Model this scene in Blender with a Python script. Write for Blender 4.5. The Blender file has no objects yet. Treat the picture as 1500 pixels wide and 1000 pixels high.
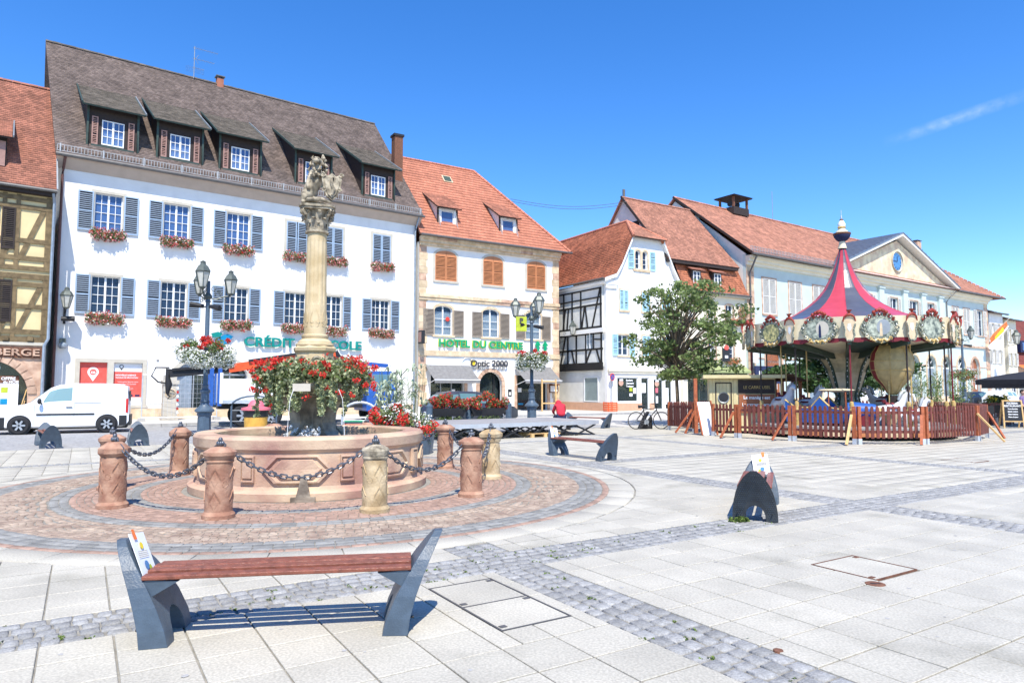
import bpy, math, random
import numpy as np
from mathutils import Vector, Matrix
from mathutils.geometry import tessellate_polygon
random.seed(7); RNG = np.random.default_rng(7)
S = bpy.context.scene
COL = S.collection
PI = math.pi
# ---------------------------------------------------------------- camera, sky, sun, exposure
EYE = 1.6
PITCH = math.atan(.07)
cd = bpy.data.cameras.new('camera'); cam = bpy.data.objects.new('camera', cd); COL.objects.link(cam)
cd.lens = 24; cd.sensor_width = 36; cd.clip_end = 3000; cd.clip_start = .05
cam.location = (0, 0, EYE); cam.rotation_euler = (PI/2 + PITCH, 0, 0)
S.camera = cam
SUN_EL = math.radians(57); SUN_TO = Vector((-.18, .98, 0)).normalized()      # shadows fall towards SUN_TO
sd = bpy.data.lights.new('sun', 'SUN'); sun = bpy.data.objects.new('sun', sd); COL.objects.link(sun)
sd.energy = 4.6; sd.angle = math.radians(.5); sd.color = (1, .95, .86)
ldir = Vector((SUN_TO.x*math.cos(SUN_EL), SUN_TO.y*math.cos(SUN_EL), -math.sin(SUN_EL)))
sun.rotation_euler = ldir.to_track_quat('-Z', 'Y').to_euler()
W = bpy.data.worlds.new('World'); S.world = W; W.use_nodes = True
wn = W.node_tree; bg = wn.nodes['Background']
sky = wn.nodes.new('ShaderNodeTexSky'); sky.sky_type = 'NISHITA'; sky.sun_disc = False
sky.sun_elevation = SUN_EL
sky.sun_rotation = math.atan2(-SUN_TO.x, -SUN_TO.y)
sky.air_density = 1.0; sky.dust_density = .0; sky.ozone_density = 3.0; sky.altitude = 1200
hs = wn.nodes.new('ShaderNodeHueSaturation'); hs.inputs['Saturation'].default_value = 1.31; hs.inputs['Value'].default_value = 1.32; hs.inputs['Hue'].default_value = .508
wn.links.new(sky.outputs[0], hs.inputs['Color']); wn.links.new(hs.outputs[0], bg.inputs[0]); bg.inputs[1].default_value = .135
# a short faded vapour trail, fixed in the sky
tcn = wn.nodes.new('ShaderNodeTexCoord'); 
def wm_(op, a, b_=None):
    n_ = wn.nodes.new('ShaderNodeVectorMath' if op in ('DOT_PRODUCT',) else 'ShaderNodeMath'); n_.operation = op
    for i_, v_ in enumerate((a, b_)):
        if v_ is None: continue
        if hasattr(v_, 'links'): wn.links.new(v_, n_.inputs[i_])
        else: n_.inputs[i_].default_value = v_
    return n_.outputs['Value']
def dirn(px, py): v_ = 500-py; d_ = Vector((px-750, 1000*math.cos(PITCH)-v_*math.sin(PITCH), 1000*math.sin(PITCH)+v_*math.cos(PITCH))); return d_.normalized()
ta, tb_ = dirn(1325, 200), dirn(1500, 140); tn = ta.cross(tb_).normalized(); tm = (ta+tb_).normalized(); tt_ = tn.cross(tm).normalized()
off = wm_('ABSOLUTE', wm_('DOT_PRODUCT', tcn.outputs['Generated'], tuple(tn))); alo = wm_('ABSOLUTE', wm_('DOT_PRODUCT', tcn.outputs['Generated'], tuple(tt_))); fwd = wm_('DOT_PRODUCT', tcn.outputs['Generated'], tuple(tm))
nzc = wn.nodes.new('ShaderNodeTexNoise'); nzc.inputs['Scale'].default_value = 55; nzc.inputs['Detail'].default_value = 5; wn.links.new(tcn.outputs['Generated'], nzc.inputs['Vector'])
def mr_(v_, a, b_, c_, d_):
    n_ = wn.nodes.new('ShaderNodeMapRange'); wn.links.new(v_, n_.inputs[0])
    for i_, q_ in enumerate((a, b_, c_, d_)): n_.inputs[i_+1].default_value = q_
    return n_.outputs[0]
cl_ = wm_('MULTIPLY', wm_('MULTIPLY', mr_(off, .0, .0085, 1, 0), mr_(alo, .02, .085, 1, 0)), wm_('MULTIPLY', mr_(nzc.outputs[0], .35, .6, .25, 1), mr_(fwd, .9, .95, 0, 1)))
mxc = wn.nodes.new('ShaderNodeMix'); mxc.data_type = 'RGBA'; wn.links.new(wm_('MULTIPLY', cl_, .28), mxc.inputs[0]); wn.links.new(hs.outputs[0], mxc.inputs[6]); mxc.inputs[7].default_value = (5, 5.6, 6.2, 1); wn.links.new(mxc.outputs[2], bg.inputs[0])
S.view_settings.view_transform = 'Standard'; S.view_settings.look = 'None'
S.view_settings.gamma = 1; S.view_settings.use_curve_mapping = False
S.view_settings.exposure = .66
S.cycles.max_bounces = 6; S.cycles.transparent_max_bounces = 12

# ---------------------------------------------------------------- materials
def mat(name, col, rough=.8, var=.12, scale=6, bump=0, metal=0, isl=0, col2=None, bscale=None, fine=0, spec=.4, emit=0, stain=0, sss=0):
    m = bpy.data.materials.new(name); m.use_nodes = True
    n = m.node_tree; N = n.nodes; Lk = n.links.new
    b = N['Principled BSDF']
    b.inputs['Roughness'].default_value = rough; b.inputs['Metallic'].default_value = metal
    b.inputs['Specular IOR Level'].default_value = spec
    geo = N.new('ShaderNodeNewGeometry')
    def mixc(fac, a, c, mode='MIX'):
        x = N.new('ShaderNodeMix'); x.data_type = 'RGBA'; x.blend_type = mode
        for i, v in ((0, fac), (6, a), (7, c)):
            if hasattr(v, 'links'): Lk(v, x.inputs[i])
            else: x.inputs[i].default_value = v if i == 0 else (*v[:3], 1)
        return x.outputs[2]
    def noise(s, det=4):
        t = N.new('ShaderNodeTexNoise'); t.inputs['Scale'].default_value = s; t.inputs['Detail'].default_value = det
        Lk(geo.outputs['Position'], t.inputs['Vector']); return t.outputs[0]
    def ramp(v, lo, hi):
        r = N.new('ShaderNodeMapRange'); Lk(v, r.inputs[0]); r.inputs[1].default_value = lo; r.inputs[2].default_value = hi
        return r.outputs[0]
    lo = tuple(c*(1-var) for c in col); hi = tuple(min(1, c*(1+var)) for c in (col2 or col))
    c = mixc(ramp(noise(scale), .35, .65), lo, hi)
    if fine:
        c = mixc(ramp(noise(fine[0], 2), .35, .65), c, tuple(fine[1]), 'MULTIPLY') if isinstance(fine, tuple) else c
    if isl:
        oi = N.new('ShaderNodeObjectInfo'); ad = N.new('ShaderNodeMath'); ad.operation = 'ADD'
        Lk(geo.outputs['Random Per Island'], ad.inputs[0]); Lk(oi.outputs['Random'], ad.inputs[1])
        fr = N.new('ShaderNodeMath'); fr.operation = 'FRACT'; Lk(ad.outputs[0], fr.inputs[0])
        mr = N.new('ShaderNodeMapRange'); Lk(fr.outputs[0], mr.inputs[0]); mr.inputs[3].default_value = 1-isl; mr.inputs[4].default_value = 1+isl*.6
        vm = N.new('ShaderNodeVectorMath'); vm.operation = 'SCALE'; Lk(c, vm.inputs[0]); Lk(mr.outputs[0], vm.inputs['Scale']); c = vm.outputs[0]
    if stain:
        c = mixc(ramp(noise(1.1, 6), .56, .74), c, mixc(1, c, (1-stain, 1-stain, 1-stain*1.1), 'MULTIPLY'))
    Lk(c, b.inputs['Base Color'])
    if bump:
        bp = N.new('ShaderNodeBump'); bp.inputs['Strength'].default_value = min(1, bump); bp.inputs['Distance'].default_value = .02
        Lk(noise(bscale or scale*6, 5), bp.inputs['Height']); Lk(bp.outputs[0], b.inputs['Normal'])
    if emit:
        b.inputs['Emission Color'].default_value = (*col, 1); b.inputs['Emission Strength'].default_value = emit
    if sss:
        tr = N.new('ShaderNodeBsdfTranslucent'); ms = N.new('ShaderNodeMixShader'); ms.inputs[0].default_value = sss
        Lk(c, tr.inputs[0]); Lk(b.outputs[0], ms.inputs[1]); Lk(tr.outputs[0], ms.inputs[2]); Lk(ms.outputs[0], N['Material Output'].inputs[0])
    return m
def glass(name, tint, fac=.35):
    m = bpy.data.materials.new(name); m.use_nodes = True; N = m.node_tree.nodes; Lk = m.node_tree.links.new
    b = N['Principled BSDF']; b.inputs['Base Color'].default_value = (*tint, 1); b.inputs['Roughness'].default_value = .03; b.inputs['Specular IOR Level'].default_value = .9
    t = N.new('ShaderNodeBsdfTransparent'); t.inputs[0].default_value = (.8, .88, .9, 1)
    x = N.new('ShaderNodeMixShader'); x.inputs[0].default_value = fac
    nz = N.new('ShaderNodeTexNoise'); nz.inputs['Scale'].default_value = 1.3
    bp = N.new('ShaderNodeBump'); bp.inputs['Strength'].default_value = .12; Lk(nz.outputs[0], bp.inputs['Height']); Lk(bp.outputs[0], b.inputs['Normal'])
    Lk(t.outputs[0], x.inputs[1]); Lk(b.outputs[0], x.inputs[2]); Lk(x.outputs[0], N['Material Output'].inputs[0])
    return m
Mt = dict(
 slab=mat('granite_slab', (.52, .485, .40), .6, .09, 1.5, .1, isl=.07, fine=(60, (.74, .74, .735)), bscale=120, stain=.3),
 joint=mat('joint_sand', (.25, .235, .20), .95, .2, 8, .3),
 cobble=mat('granite_cobble', (.34, .335, .32), .75, .14, 20, .5, isl=.22, fine=(70, (.75, .75, .75)), bscale=60),
 moss=mat('moss', (.13, .19, .04), .95, .3, 20, .5, isl=.3),
 sett=mat('porphyry_sett', (.31, .22, .165), .8, .12, 4, .4, isl=.2, col2=(.38, .30, .225), bscale=50),
 settred=mat('red_sett', (.34, .225, .17), .8, .15, 10, .4, isl=.22, bscale=50),
 settgrey=mat('grey_sett', (.25, .245, .225), .8, .15, 10, .4, isl=.25, bscale=50),
 asphalt=mat('street_setts', (.36, .355, .345), .85, .1, 3, .6, bscale=18, fine=(14, (.7, .7, .7))),
 pave=mat('pavement_light', (.5, .47, .42), .85, .08, 1, .2),
 kerb=mat('kerb_stone', (.38, .37, .35), .8, .1, 4, .3),
 ground=mat('far_ground', (.36, .35, .33), .9, .1, 1),
 plaster=mat('white_plaster', (.79, .77, .73), .9, .04, 1.2, .15, bscale=25, stain=.07),
 plaster2=mat('cream_plaster', (.72, .66, .52), .9, .04, 1.2, .15, bscale=25),
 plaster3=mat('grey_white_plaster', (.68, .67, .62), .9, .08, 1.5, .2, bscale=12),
 infill=mat('ochre_infill', (.68, .54, .29), .9, .06, 2, .2),
 bluewall=mat('pale_blue_plaster', (.50, .58, .555), .9, .04, 1.2, .1),
 sand=mat('yellow_sandstone', (.60, .46, .29), .85, .12, 3, .3, isl=.12, col2=(.64, .50, .34), bscale=30),
 pinkst=mat('pink_sandstone', (.47, .29, .20), .85, .14, 3, .3, isl=.14, col2=(.54, .37, .26), bscale=30, stain=.2),
 basin=mat('basin_sandstone', (.42, .235, .18), .8, .1, 1.6, .35, isl=.05, col2=(.55, .40, .27), bscale=30, stain=.35),
 bollred=mat('red_bollard_stone', (.34, .165, .105), .85, .16, 6, .4, col2=(.40, .24, .16), bscale=35, stain=.3),
 bollyel=mat('yellow_bollard_stone', (.44, .31, .165), .85, .18, 5, .4, col2=(.5, .39, .24), bscale=35, stain=.3),
 oldstone=mat('weathered_stone', (.20, .165, .115), .9, .25, 9, .6, col2=(.42, .36, .26), bscale=25, stain=.5),
 wetstone=mat('dark_wet_stone', (.19, .15, .11), .6, .35, 4, .6, col2=(.30, .25, .19), bscale=20, stain=.5),
 column=mat('column_stone', (.50, .375, .20), .85, .08, 4, .25, col2=(.55, .44, .27), bscale=40, stain=.15),
 trim=mat('greige_trim', (.50, .46, .38), .85, .06, 3, .1),
 soffit=mat('soffit', (.46, .38, .32), .85, .05, 2),
 tbrown=mat('brown_roof_tile', (.17, .128, .108), .9, .2, 1.5, .2, isl=.3, stain=.25),
 tbrown2=mat('dormer_roof_tile', (.125, .105, .085), .9, .25, 2, .2, isl=.3, stain=.3),
 tred=mat('old_red_tile', (.34, .135, .085), .85, .2, 1.2, .2, isl=.3, stain=.25),
 torange=mat('orange_tile', (.50, .19, .115), .85, .1, 1, .1, isl=.14),
 torange2=mat('mixed_orange_tile', (.47, .165, .085), .85, .14, 1, .1, isl=.32),
 tpink=mat('weathered_orange_tile', (.42, .19, .125), .85, .14, 1, .1, isl=.28, stain=.2),
 under=mat('roof_underlay', (.10, .06, .045), .9),
 lead=mat('zinc', (.30, .32, .33), .5, .1, 3, metal=.4),
 slate=mat('zinc_standing_seam', (.20, .235, .28), .45, .08, 2, metal=.5),
 gutter=mat('gutter', (.13, .125, .12), .5, .1, 3, metal=.3),
 pipebrown=mat('brown_pipe', (.13, .06, .05), .5),
 pipegrey=mat('grey_pipe', (.28, .33, .38), .45, metal=.3),
 guard=mat('snow_guard', (.42, .42, .41), .5, metal=.3),
 dkgreen=mat('dark_green_wood', (.035, .06, .05), .6),
 dkbrown=mat('dark_brown_board', (.035, .025, .022), .8),
 shfr=mat('pale_blue_shutter_frame', (.30, .40, .52), .6, .05, 3), shslat=mat('dark_blue_louvre', (.16, .205, .265), .6, .1, 9),
 shpink=mat('faded_brown_shutter', (.33, .19, .155), .7),
 shblue=mat('grey_blue_shutter', (.19, .245, .31), .6, .05, 3),
 shorange=mat('orange_brown_shutter', (.50, .20, .085), .6, .08, 3),
 shtaupe=mat('taupe_shutter', (.27, .225, .18), .6, .05, 3),
 shsky=mat('sky_blue_shutter', (.40, .64, .74), .6, .04, 3),
 shwhite=mat('off_white_shutter', (.66, .645, .60), .6, .04, 3),
 frame=mat('white_window_paint', (.8, .8, .78), .5, .02, 3),
 pane=glass('window_glass', (.05, .10, .2), .38),
 paneblue=glass('sky_reflection_glass', (.10, .2, .45), .6),  # blue tint puts the reflected sky into the pane colour
 shopglass=glass('shop_glass', (.06, .08, .08), .3),
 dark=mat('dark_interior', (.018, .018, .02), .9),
 curtain=mat('net_curtain', (.66, .66, .66), .9, .1, 12),
 timber=mat('grey_brown_timber', (.17, .12, .06), .85, .25, 5, .4, isl=.1),
 black=mat('black_timber', (.014, .013, .013), .7),
 blackmat=mat('black_plastic', (.02, .02, .022), .5, .1, 4),
 rubber=mat('rubber', (.022, .022, .024), .8),
 darkmetal=mat('blue_grey_cast_iron', (.075, .11, .15), .42, .1, 10, .05),
 chain=mat('galvanised_chain', (.12, .13, .15), .38, .3, 30, metal=.5),
 bench=mat('anthracite_bench_casting', (.062, .088, .118), .42, .12, 12, .15, bscale=80),
 benchdark=mat('ribbed_bench_casting', (.04, .046, .053), .55, .15, 12, .15, bscale=80),
 wood=mat('varnished_bench_wood', (.23, .075, .045), .38, .25, 18, .25, isl=.12),
 redwood=mat('red_brown_fence_wood', (.16, .042, .03), .6, .2, 12, .2, isl=.2),
 redwood2=mat('orange_brown_post', (.36, .10, .04), .6, .2, 12, .2),
 pine=mat('raw_pine', (.62, .40, .17), .7, .12, 10, .1),
 alu=mat('aluminium', (.55, .56, .58), .4, .05, 4, metal=.6),
 stagetop=mat('stage_plywood', (.30, .29, .28), .7, .1, 2),
 galv=mat('galvanised_foot', (.55, .58, .62), .4, metal=.4),
 water=None, creamd=mat('aged_cream_panel', (.44, .35, .21), .5, .25, 5, .1, stain=.3), binor=mat('bin_orange', (.62, .34, .06), .6),

 carwhite=mat('white_car_paint', (.8, .8, .8), .25, .01, 1, spec=.6), cardark=mat('dark_blue_car_paint', (.02, .028, .045), .2, spec=.6),
 cargrey=mat('grey_car_paint', (.07, .075, .09), .3, spec=.6, metal=.4), hub=mat('silver_rim', (.45, .46, .48), .35, metal=.6),
 lampred=mat('red_lamp_glass', (.5, .02, .02), .2), headl=mat('headlamp_glass', (.6, .62, .65), .12),
 cabglass=glass('car_glass', (.16, .30, .30), .6),
 blue=mat('blue_paint', (.025, .10, .36), .4), orange=mat('orange_crane_paint', (.72, .10, .025), .45), white=mat('white_paint', (.8, .8, .8), .5, .02, 3),
 green=mat('green_letter', (.0, .30, .13), .5), teal=mat('teal_letter', (.0, .22, .19), .5), logoblue=mat('logo_blue', (.0, .22, .42), .5),
 charcoal=mat('charcoal_letter', (.05, .05, .055), .5), yellow=mat('yellow_paint', (.85, .62, .03), .5),
 red=mat('red_paint', (.62, .045, .03), .5), posterred=mat('red_poster', (.72, .10, .075), .6), paper=mat('paper', (.8, .8, .8), .7, .02),
 pink=mat('pink_pot', (.7, .16, .2), .5), limesign=mat('lime_sign', (.42, .48, .03), .5), awning=mat('grey_awning', (.19, .185, .18), .85),
 skin=mat('skin', (.55, .33, .24), .6), hair=mat('dark_hair', (.03, .02, .016), .8), redcloth=mat('red_cloth', (.55, .03, .05), .9, .1, 20, .3), navy=mat('navy_cloth', (.02, .03, .08), .9),
 jeans=mat('blue_denim', (.06, .12, .2), .9), whitecloth=mat('white_cloth', (.75, .76, .78), .9), purple=mat('purple_cloth', (.2, .14, .3), .9),
 leaf=mat('tree_leaf', (.23, .31, .10), .5, .3, 1.5, isl=.45, col2=(.2, .26, .09), sss=.42),
 leafd=mat('dark_tree_leaf', (.05, .105, .025), .6, .3, 1.5, isl=.45, sss=.3),
 boxleaf=mat('geranium_leaf', (.17, .23, .08), .7, .3, 3, isl=.4, sss=.4), ivy=mat('variegated_ivy_leaf', (.46, .50, .28), .6, .25, 6, isl=.4, sss=.4),
 greyplant=mat('maize_like_leaf', (.40, .46, .32), .7, .3, 6, isl=.4, sss=.25),
 petred=mat('red_petal', (.74, .05, .035), .6, .1, 9, isl=.3, sss=.35), petpink=mat('pink_petal', (.72, .20, .20), .6, .3, 4, isl=.4, col2=(.75, .3, .3), sss=.2), petwhite=mat('white_petal', (.82, .82, .74), .7, .04, 9, isl=.1, sss=.2), petorange=mat('orange_petal', (.72, .2, .06), .7, .1, 9, isl=.3, sss=.2),
 bark=mat('bark', (.16, .12, .08), .9, .2, 12, .5), stem=mat('stem', (.10, .13, .05), .8),
 lampgl=mat('frosted_lantern_glass', (.50, .49, .43), .25), lampmetal=mat('lantern_metal', (.10, .115, .10), .45, .15, 8, metal=.2),
 tentred=mat('tent_red', (.48, .06, .085), .32, .06, 3, .08, stain=.12), tentnavy=mat('tent_navy', (.085, .09, .115), .28, .08, 3, .08, stain=.12),
 cream=mat('cream_board', (.66, .58, .40), .5, .06, 4, .1, stain=.15), burg=mat('burgundy', (.16, .012, .02), .6), gold=mat('gold_paint', (.50, .34, .12), .45, .2, 20), 
 carvered=mat('carved_red', (.28, .035, .02), .5, .3, 30, .3), carvegreen=mat('carved_green', (.06, .10, .09), .5, .5, 25, .3, col2=(.30, .30, .22)), picgrey=mat('painted_grey_scene', (.13, .16, .14), .5, .4, 8, col2=(.34, .36, .28)), picblue=mat('painted_sea_scene', (.02, .12, .22), .5, .5, 7, col2=(.12, .40, .50)), picyellow=mat('painted_meadow_scene', (.25, .3, .14), .5, .5, 8, col2=(.6, .5, .2)),
 bulb=mat('clear_bulb', (.85, .85, .85), .2), horse=mat('horse_white', (.58, .58, .60), .4, .1, 8), balloon=mat('balloon_cream', (.46, .33, .14), .5, .15, 6), balloonred=mat('balloon_red', (.25, .03, .03), .5),
 boardtext=mat('brown_sign_board', (.30, .10, .04), .5, .1, 8), boothyel=mat('pale_yellow_board', (.62, .52, .28), .6, .06, 6, isl=.1), parasol=mat('black_parasol', (.022, .022, .026), .8),
 pediment=mat('painted_pediment', (.66, .48, .33), .85, .12, 1.2, .2, col2=(.70, .60, .40), stain=.3), clock=mat('clock_blue', (.07, .22, .45), .4), bottle=mat('rust', (.16, .07, .04), .8, .3, 20, .4), tape=mat('tape_orange', (.8, .18, .04), .6),
 cafegreen=mat('cafe_green', (.05, .075, .055), .5), olive=mat('olive_awning', (.28, .32, .14), .8), darkred=mat('dark_red_roof', (.19, .05, .04), .85, .1, 2, isl=.1), mosaic=mat('ground_plinth_pink', (.58, .34, .22), .85, .06, 4))
wm = bpy.data.materials.new('fountain_water'); wm.use_nodes = True
b = wm.node_tree.nodes['Principled BSDF']; b.inputs['Base Color'].default_value = (.16, .17, .12, 1); b.inputs['Roughness'].default_value = .06
nz = wm.node_tree.nodes.new('ShaderNodeTexNoise'); nz.inputs['Scale'].default_value = 9; bp = wm.node_tree.nodes.new('ShaderNodeBump'); bp.inputs['Strength'].default_value = .5; bp.inputs['Distance'].default_value = .03
wm.node_tree.links.new(nz.outputs[0], bp.inputs['Height']); wm.node_tree.links.new(bp.outputs[0], b.inputs['Normal']); Mt['water'] = wm

# ---------------------------------------------------------------- mesh helpers
class MB:
    def __init__(s): s.v = []; s.f = []; s.m = []; s.mi = 0
    def add(s, vs, fs):
        o = len(s.v); s.v.extend([tuple(p) for p in vs]); s.f.extend([tuple(i+o for i in f) for f in fs]); s.m.extend([s.mi]*len(fs)); return s
    def box(s, x0, x1, y0, y1, z0, z1):
        return s.add([(x0,y0,z0),(x1,y0,z0),(x1,y1,z0),(x0,y1,z0),(x0,y0,z1),(x1,y0,z1),(x1,y1,z1),(x0,y1,z1)],
                     [(0,3,2,1),(4,5,6,7),(0,1,5,4),(1,2,6,5),(2,3,7,6),(3,0,4,7)])
    def beam(s, p, q, w, h=None, up=(0,0,1)):
        p = Vector(p); q = Vector(q); d = (q-p).normalized(); up = Vector(up)
        if abs(d.dot(up)) > .98: up = Vector((0,1,0)) if abs(d.y) < .9 else Vector((1,0,0))
        a = d.cross(up).normalized()*w/2; b = a.cross(d).normalized()*(h if h is not None else w)/2
        return s.add([p-a-b,p+a-b,p+a+b,p-a+b,q-a-b,q+a-b,q+a+b,q-a+b],[(0,3,2,1),(4,5,6,7),(0,1,5,4),(1,2,6,5),(2,3,7,6),(3,0,4,7)])
    def tube(s, pts, r, n=8, caps=True):
        pts = [Vector(p) for p in pts]; rs = r if isinstance(r, (list, tuple)) else [r]*len(pts); vs = []; fs = []
        ref = Vector((0,0,1))
        for i, p in enumerate(pts):
            d = (pts[min(i+1, len(pts)-1)]-pts[max(i-1, 0)]).normalized()
            u = ref if abs(d.dot(ref)) < .95 else Vector((1,0,0))
            a = d.cross(u).normalized(); b = a.cross(d).normalized()
            for k in range(n):
                t = 2*PI*k/n; vs.append(p+(a*math.cos(t)+b*math.sin(t))*rs[i])
        for i in range(len(pts)-1):
            for k in range(n):
                k2 = (k+1) % n; fs.append((i*n+k, i*n+k2, (i+1)*n+k2, (i+1)*n+k))
        if caps: fs.append(tuple(range(n))[::-1]); fs.append(tuple(range((len(pts)-1)*n, len(pts)*n)))
        return s.add(vs, fs)
    def lathe(s, prof, c=(0,0,0), n=24, a0=0, a1=2*PI, sx=1, sy=1):
        full = abs(a1-a0-2*PI) < 1e-6; m = n if full else n+1; vs = []; fs = []
        for r, z in prof:
            for k in range(m):
                t = a0+(a1-a0)*k/n; vs.append((c[0]+r*math.cos(t)*sx, c[1]+r*math.sin(t)*sy, c[2]+z))
        for i in range(len(prof)-1):
            for k in range(n):
                k2 = (k+1) % m; fs.append((i*m+k, i*m+k2, (i+1)*m+k2, (i+1)*m+k))
        return s.add(vs, fs)
    def prism(s, poly, y0, y1, fn=None):       # polygon in (x,z), extruded along y; fn maps (x,y,z)
        n = len(poly); vs = [(x, y0, z) for x, z in poly]+[(x, y1, z) for x, z in poly]
        if fn: vs = [fn(*v) for v in vs]
        tr = tessellate_polygon([[Vector((x, z, 0)) for x, z in poly]])
        fs = [tuple(t) for t in tr]+[tuple(i+n for i in t[::-1]) for t in tr]+[(i, i+n, (i+1) % n+n, (i+1) % n) for i in range(n)]
        return s.add(vs, fs)
    def quad(s, a, b, c, d): return s.add([a,b,c,d], [(0,1,2,3)])
    def ball(s, c, rx, ry=None, rz=None, n=10, m=7, jit=0):
        ry = ry or rx; rz = rz or rx; vs = [(c[0],c[1],c[2]-rz)]; fs = []
        for i in range(1, m):
            t = PI*i/m-PI/2
            for k in range(n):
                j = 1+random.uniform(-jit, jit); p = 2*PI*k/n
                vs.append((c[0]+rx*math.cos(t)*math.cos(p)*j, c[1]+ry*math.cos(t)*math.sin(p)*j, c[2]+rz*math.sin(t)*j))
        vs.append((c[0],c[1],c[2]+rz)); L = len(vs)-1
        for k in range(n):
            k2 = (k+1) % n; fs.append((0, 1+k2, 1+k)); fs.append((L, L-n+k, L-n+k2))
            for i in range(m-2): fs.append((1+i*n+k, 1+i*n+k2, 1+(i+1)*n+k2, 1+(i+1)*n+k))
        return s.add(vs, fs)
    def mesh(s, name, mats, smooth=None):
        me = bpy.data.meshes.new(name); me.from_pydata(s.v, [], s.f); me.validate()
        ms = mats if isinstance(mats, (list, tuple)) else [mats]
        for m in ms: me.materials.append(Mt[m] if isinstance(m, str) else m)
        if len(ms) > 1 and len(me.polygons) == len(s.m): me.polygons.foreach_set('material_index', s.m)
        if smooth:
            me.polygons.foreach_set('use_smooth', [True]*len(me.polygons)); me.set_sharp_from_angle(angle=math.radians(smooth))
        return me
    def obj(s, name, mats, parent=None, smooth=None, **kw): return mobj(name, s.mesh(name, mats, smooth), parent, **kw)
def mobj(name, me, parent=None, loc=None, rz=None, rot=None, label=None, cat=None, group=None, kind=None):
    o = bpy.data.objects.new(name, me); COL.objects.link(o)
    if parent is not None: o.parent = parent
    if loc is not None: o.location = loc
    if rz is not None: o.rotation_euler = (0,0,rz)
    if rot is not None: o.rotation_euler = rot
    if label: o['label'] = label
    if cat: o['category'] = cat
    if group: o['group'] = group
    if kind: o['kind'] = kind
    return o
def thing(name, label, cat, loc=(0,0,0), rz=0, group=None): return mobj(name, None, None, loc, rz, None, label, cat, group)
def quadmesh(name, V, mats, parent=None, midx=None, **kw):        # V: (n*4,3) numpy
    n = len(V)//4; me = bpy.data.meshes.new(name); me.vertices.add(n*4); me.vertices.foreach_set('co', np.ascontiguousarray(V, dtype=np.float32).ravel())
    me.loops.add(n*4); me.loops.foreach_set('vertex_index', np.arange(n*4, dtype=np.int32))
    me.polygons.add(n); me.polygons.foreach_set('loop_start', np.arange(0, n*4, 4, dtype=np.int32)); 
    for m in (mats if isinstance(mats, (list, tuple)) else [mats]): me.materials.append(Mt[m])
    if midx is not None: me.polygons.foreach_set('material_index', np.asarray(midx, dtype=np.int32))
    me.update(calc_edges=True); return mobj(name, me, parent, **kw)
def prismmesh(name, tops, depth, mats, parent=None, chamfer=.012, **kw):   # many small stones: each a list of 4 top corners; shared vertices inside each
    T = np.array(tops, dtype=np.float64); n = len(T); c = T.mean(axis=1, keepdims=True); nm_ = name or 'stone'
    inn = c+(T-c)*(1-chamfer/np.maximum(.01, np.linalg.norm(T-c, axis=2, keepdims=True)))
    mid = T.copy(); mid[:, :, 2] -= chamfer*.6; bot = T.copy(); bot[:, :, 2] -= depth
    V = np.concatenate([inn, mid, bot], axis=1).reshape(-1, 3)
    base = (np.arange(n)*12)[:, None, None]
    F = [[0,1,2,3]]+[[(k+1) % 4, k, 4+k, 4+(k+1) % 4] for k in range(4)]+[[4+(k+1) % 4, 4+k, 8+k, 8+(k+1) % 4] for k in range(4)]
    F = (np.array(F)[None]+base).reshape(-1, 4)
    me = bpy.data.meshes.new(nm_); me.vertices.add(len(V)); me.vertices.foreach_set('co', V.astype(np.float32).ravel())
    me.loops.add(F.size); me.loops.foreach_set('vertex_index', F.astype(np.int32).ravel())
    me.polygons.add(len(F)); me.polygons.foreach_set('loop_start', np.arange(0, F.size, 4, dtype=np.int32))
    for m in (mats if isinstance(mats, (list, tuple)) else [mats]): me.materials.append(Mt[m])
    me.update(calc_edges=True); return mobj(name, me, parent, **kw) if name else me
def copy_tree(o, parent=None, label=None):
    c = o.copy(); COL.objects.link(c); c.parent = parent
    if label: c['label'] = label
    for ch in list(o.children): copy_tree(ch, c)
    return c
def leaves(C, R, n, size, flat=0, asp=1.6, hollow=0):             # leaf quads spread in ellipsoids: C centres, R radii
    C = np.array(C, float).reshape(-1, 3); R = np.broadcast_to(np.array(R, float), C.shape)
    k = RNG.integers(0, len(C), n); d = RNG.normal(size=(n, 3)); d /= np.linalg.norm(d, axis=1)[:, None]
    rad = (hollow+(1-hollow)*RNG.random(n))**.5
    P = C[k]+d*rad[:, None]*R[k]
    a = RNG.normal(size=(n, 3)); a /= np.linalg.norm(a, axis=1)[:, None]
    b = np.cross(a, RNG.normal(size=(n, 3))); b /= np.linalg.norm(b, axis=1)[:, None]
    if flat: b[:, 2] *= 1-flat; a[:, 2] *= 1-flat
    s = size*RNG.uniform(.6, 1.3, n)[:, None]
    return np.stack([P-a*s*asp/2, P-b*s/2+a*s*.1, P+a*s*asp/2, P+b*s/2+a*s*.1], axis=1).reshape(-1, 3)
TEXTS = []
def text(name, body, h, parent, loc, rot=(PI/2,0,0), mt='charcoal', width=None, ext=.01, bold=.0, align='LEFT', **kw):
    cu = bpy.data.curves.new(name, 'FONT'); cu.body = body; cu.size = h/.70; cu.extrude = ext; cu.offset = bold; cu.align_x = align; cu.resolution_u = 3
    cu.materials.append(Mt[mt]); o = bpy.data.objects.new(name, cu); COL.objects.link(o); o.parent = parent; o.location = loc; o.rotation_euler = rot
    for k, v in kw.items(): o[k] = v
    TEXTS.append((o, width)); return o
def AT(px, py, Y):                                               # a point of the place at depth Y seen at this photo position
    v = 500-py; dx = px-750; dy = 1000*math.cos(PITCH)-v*math.sin(PITCH); dz = 1000*math.sin(PITCH)+v*math.cos(PITCH)
    return Vector((dx/dy*Y, Y, EYE+dz/dy*Y))
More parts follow.
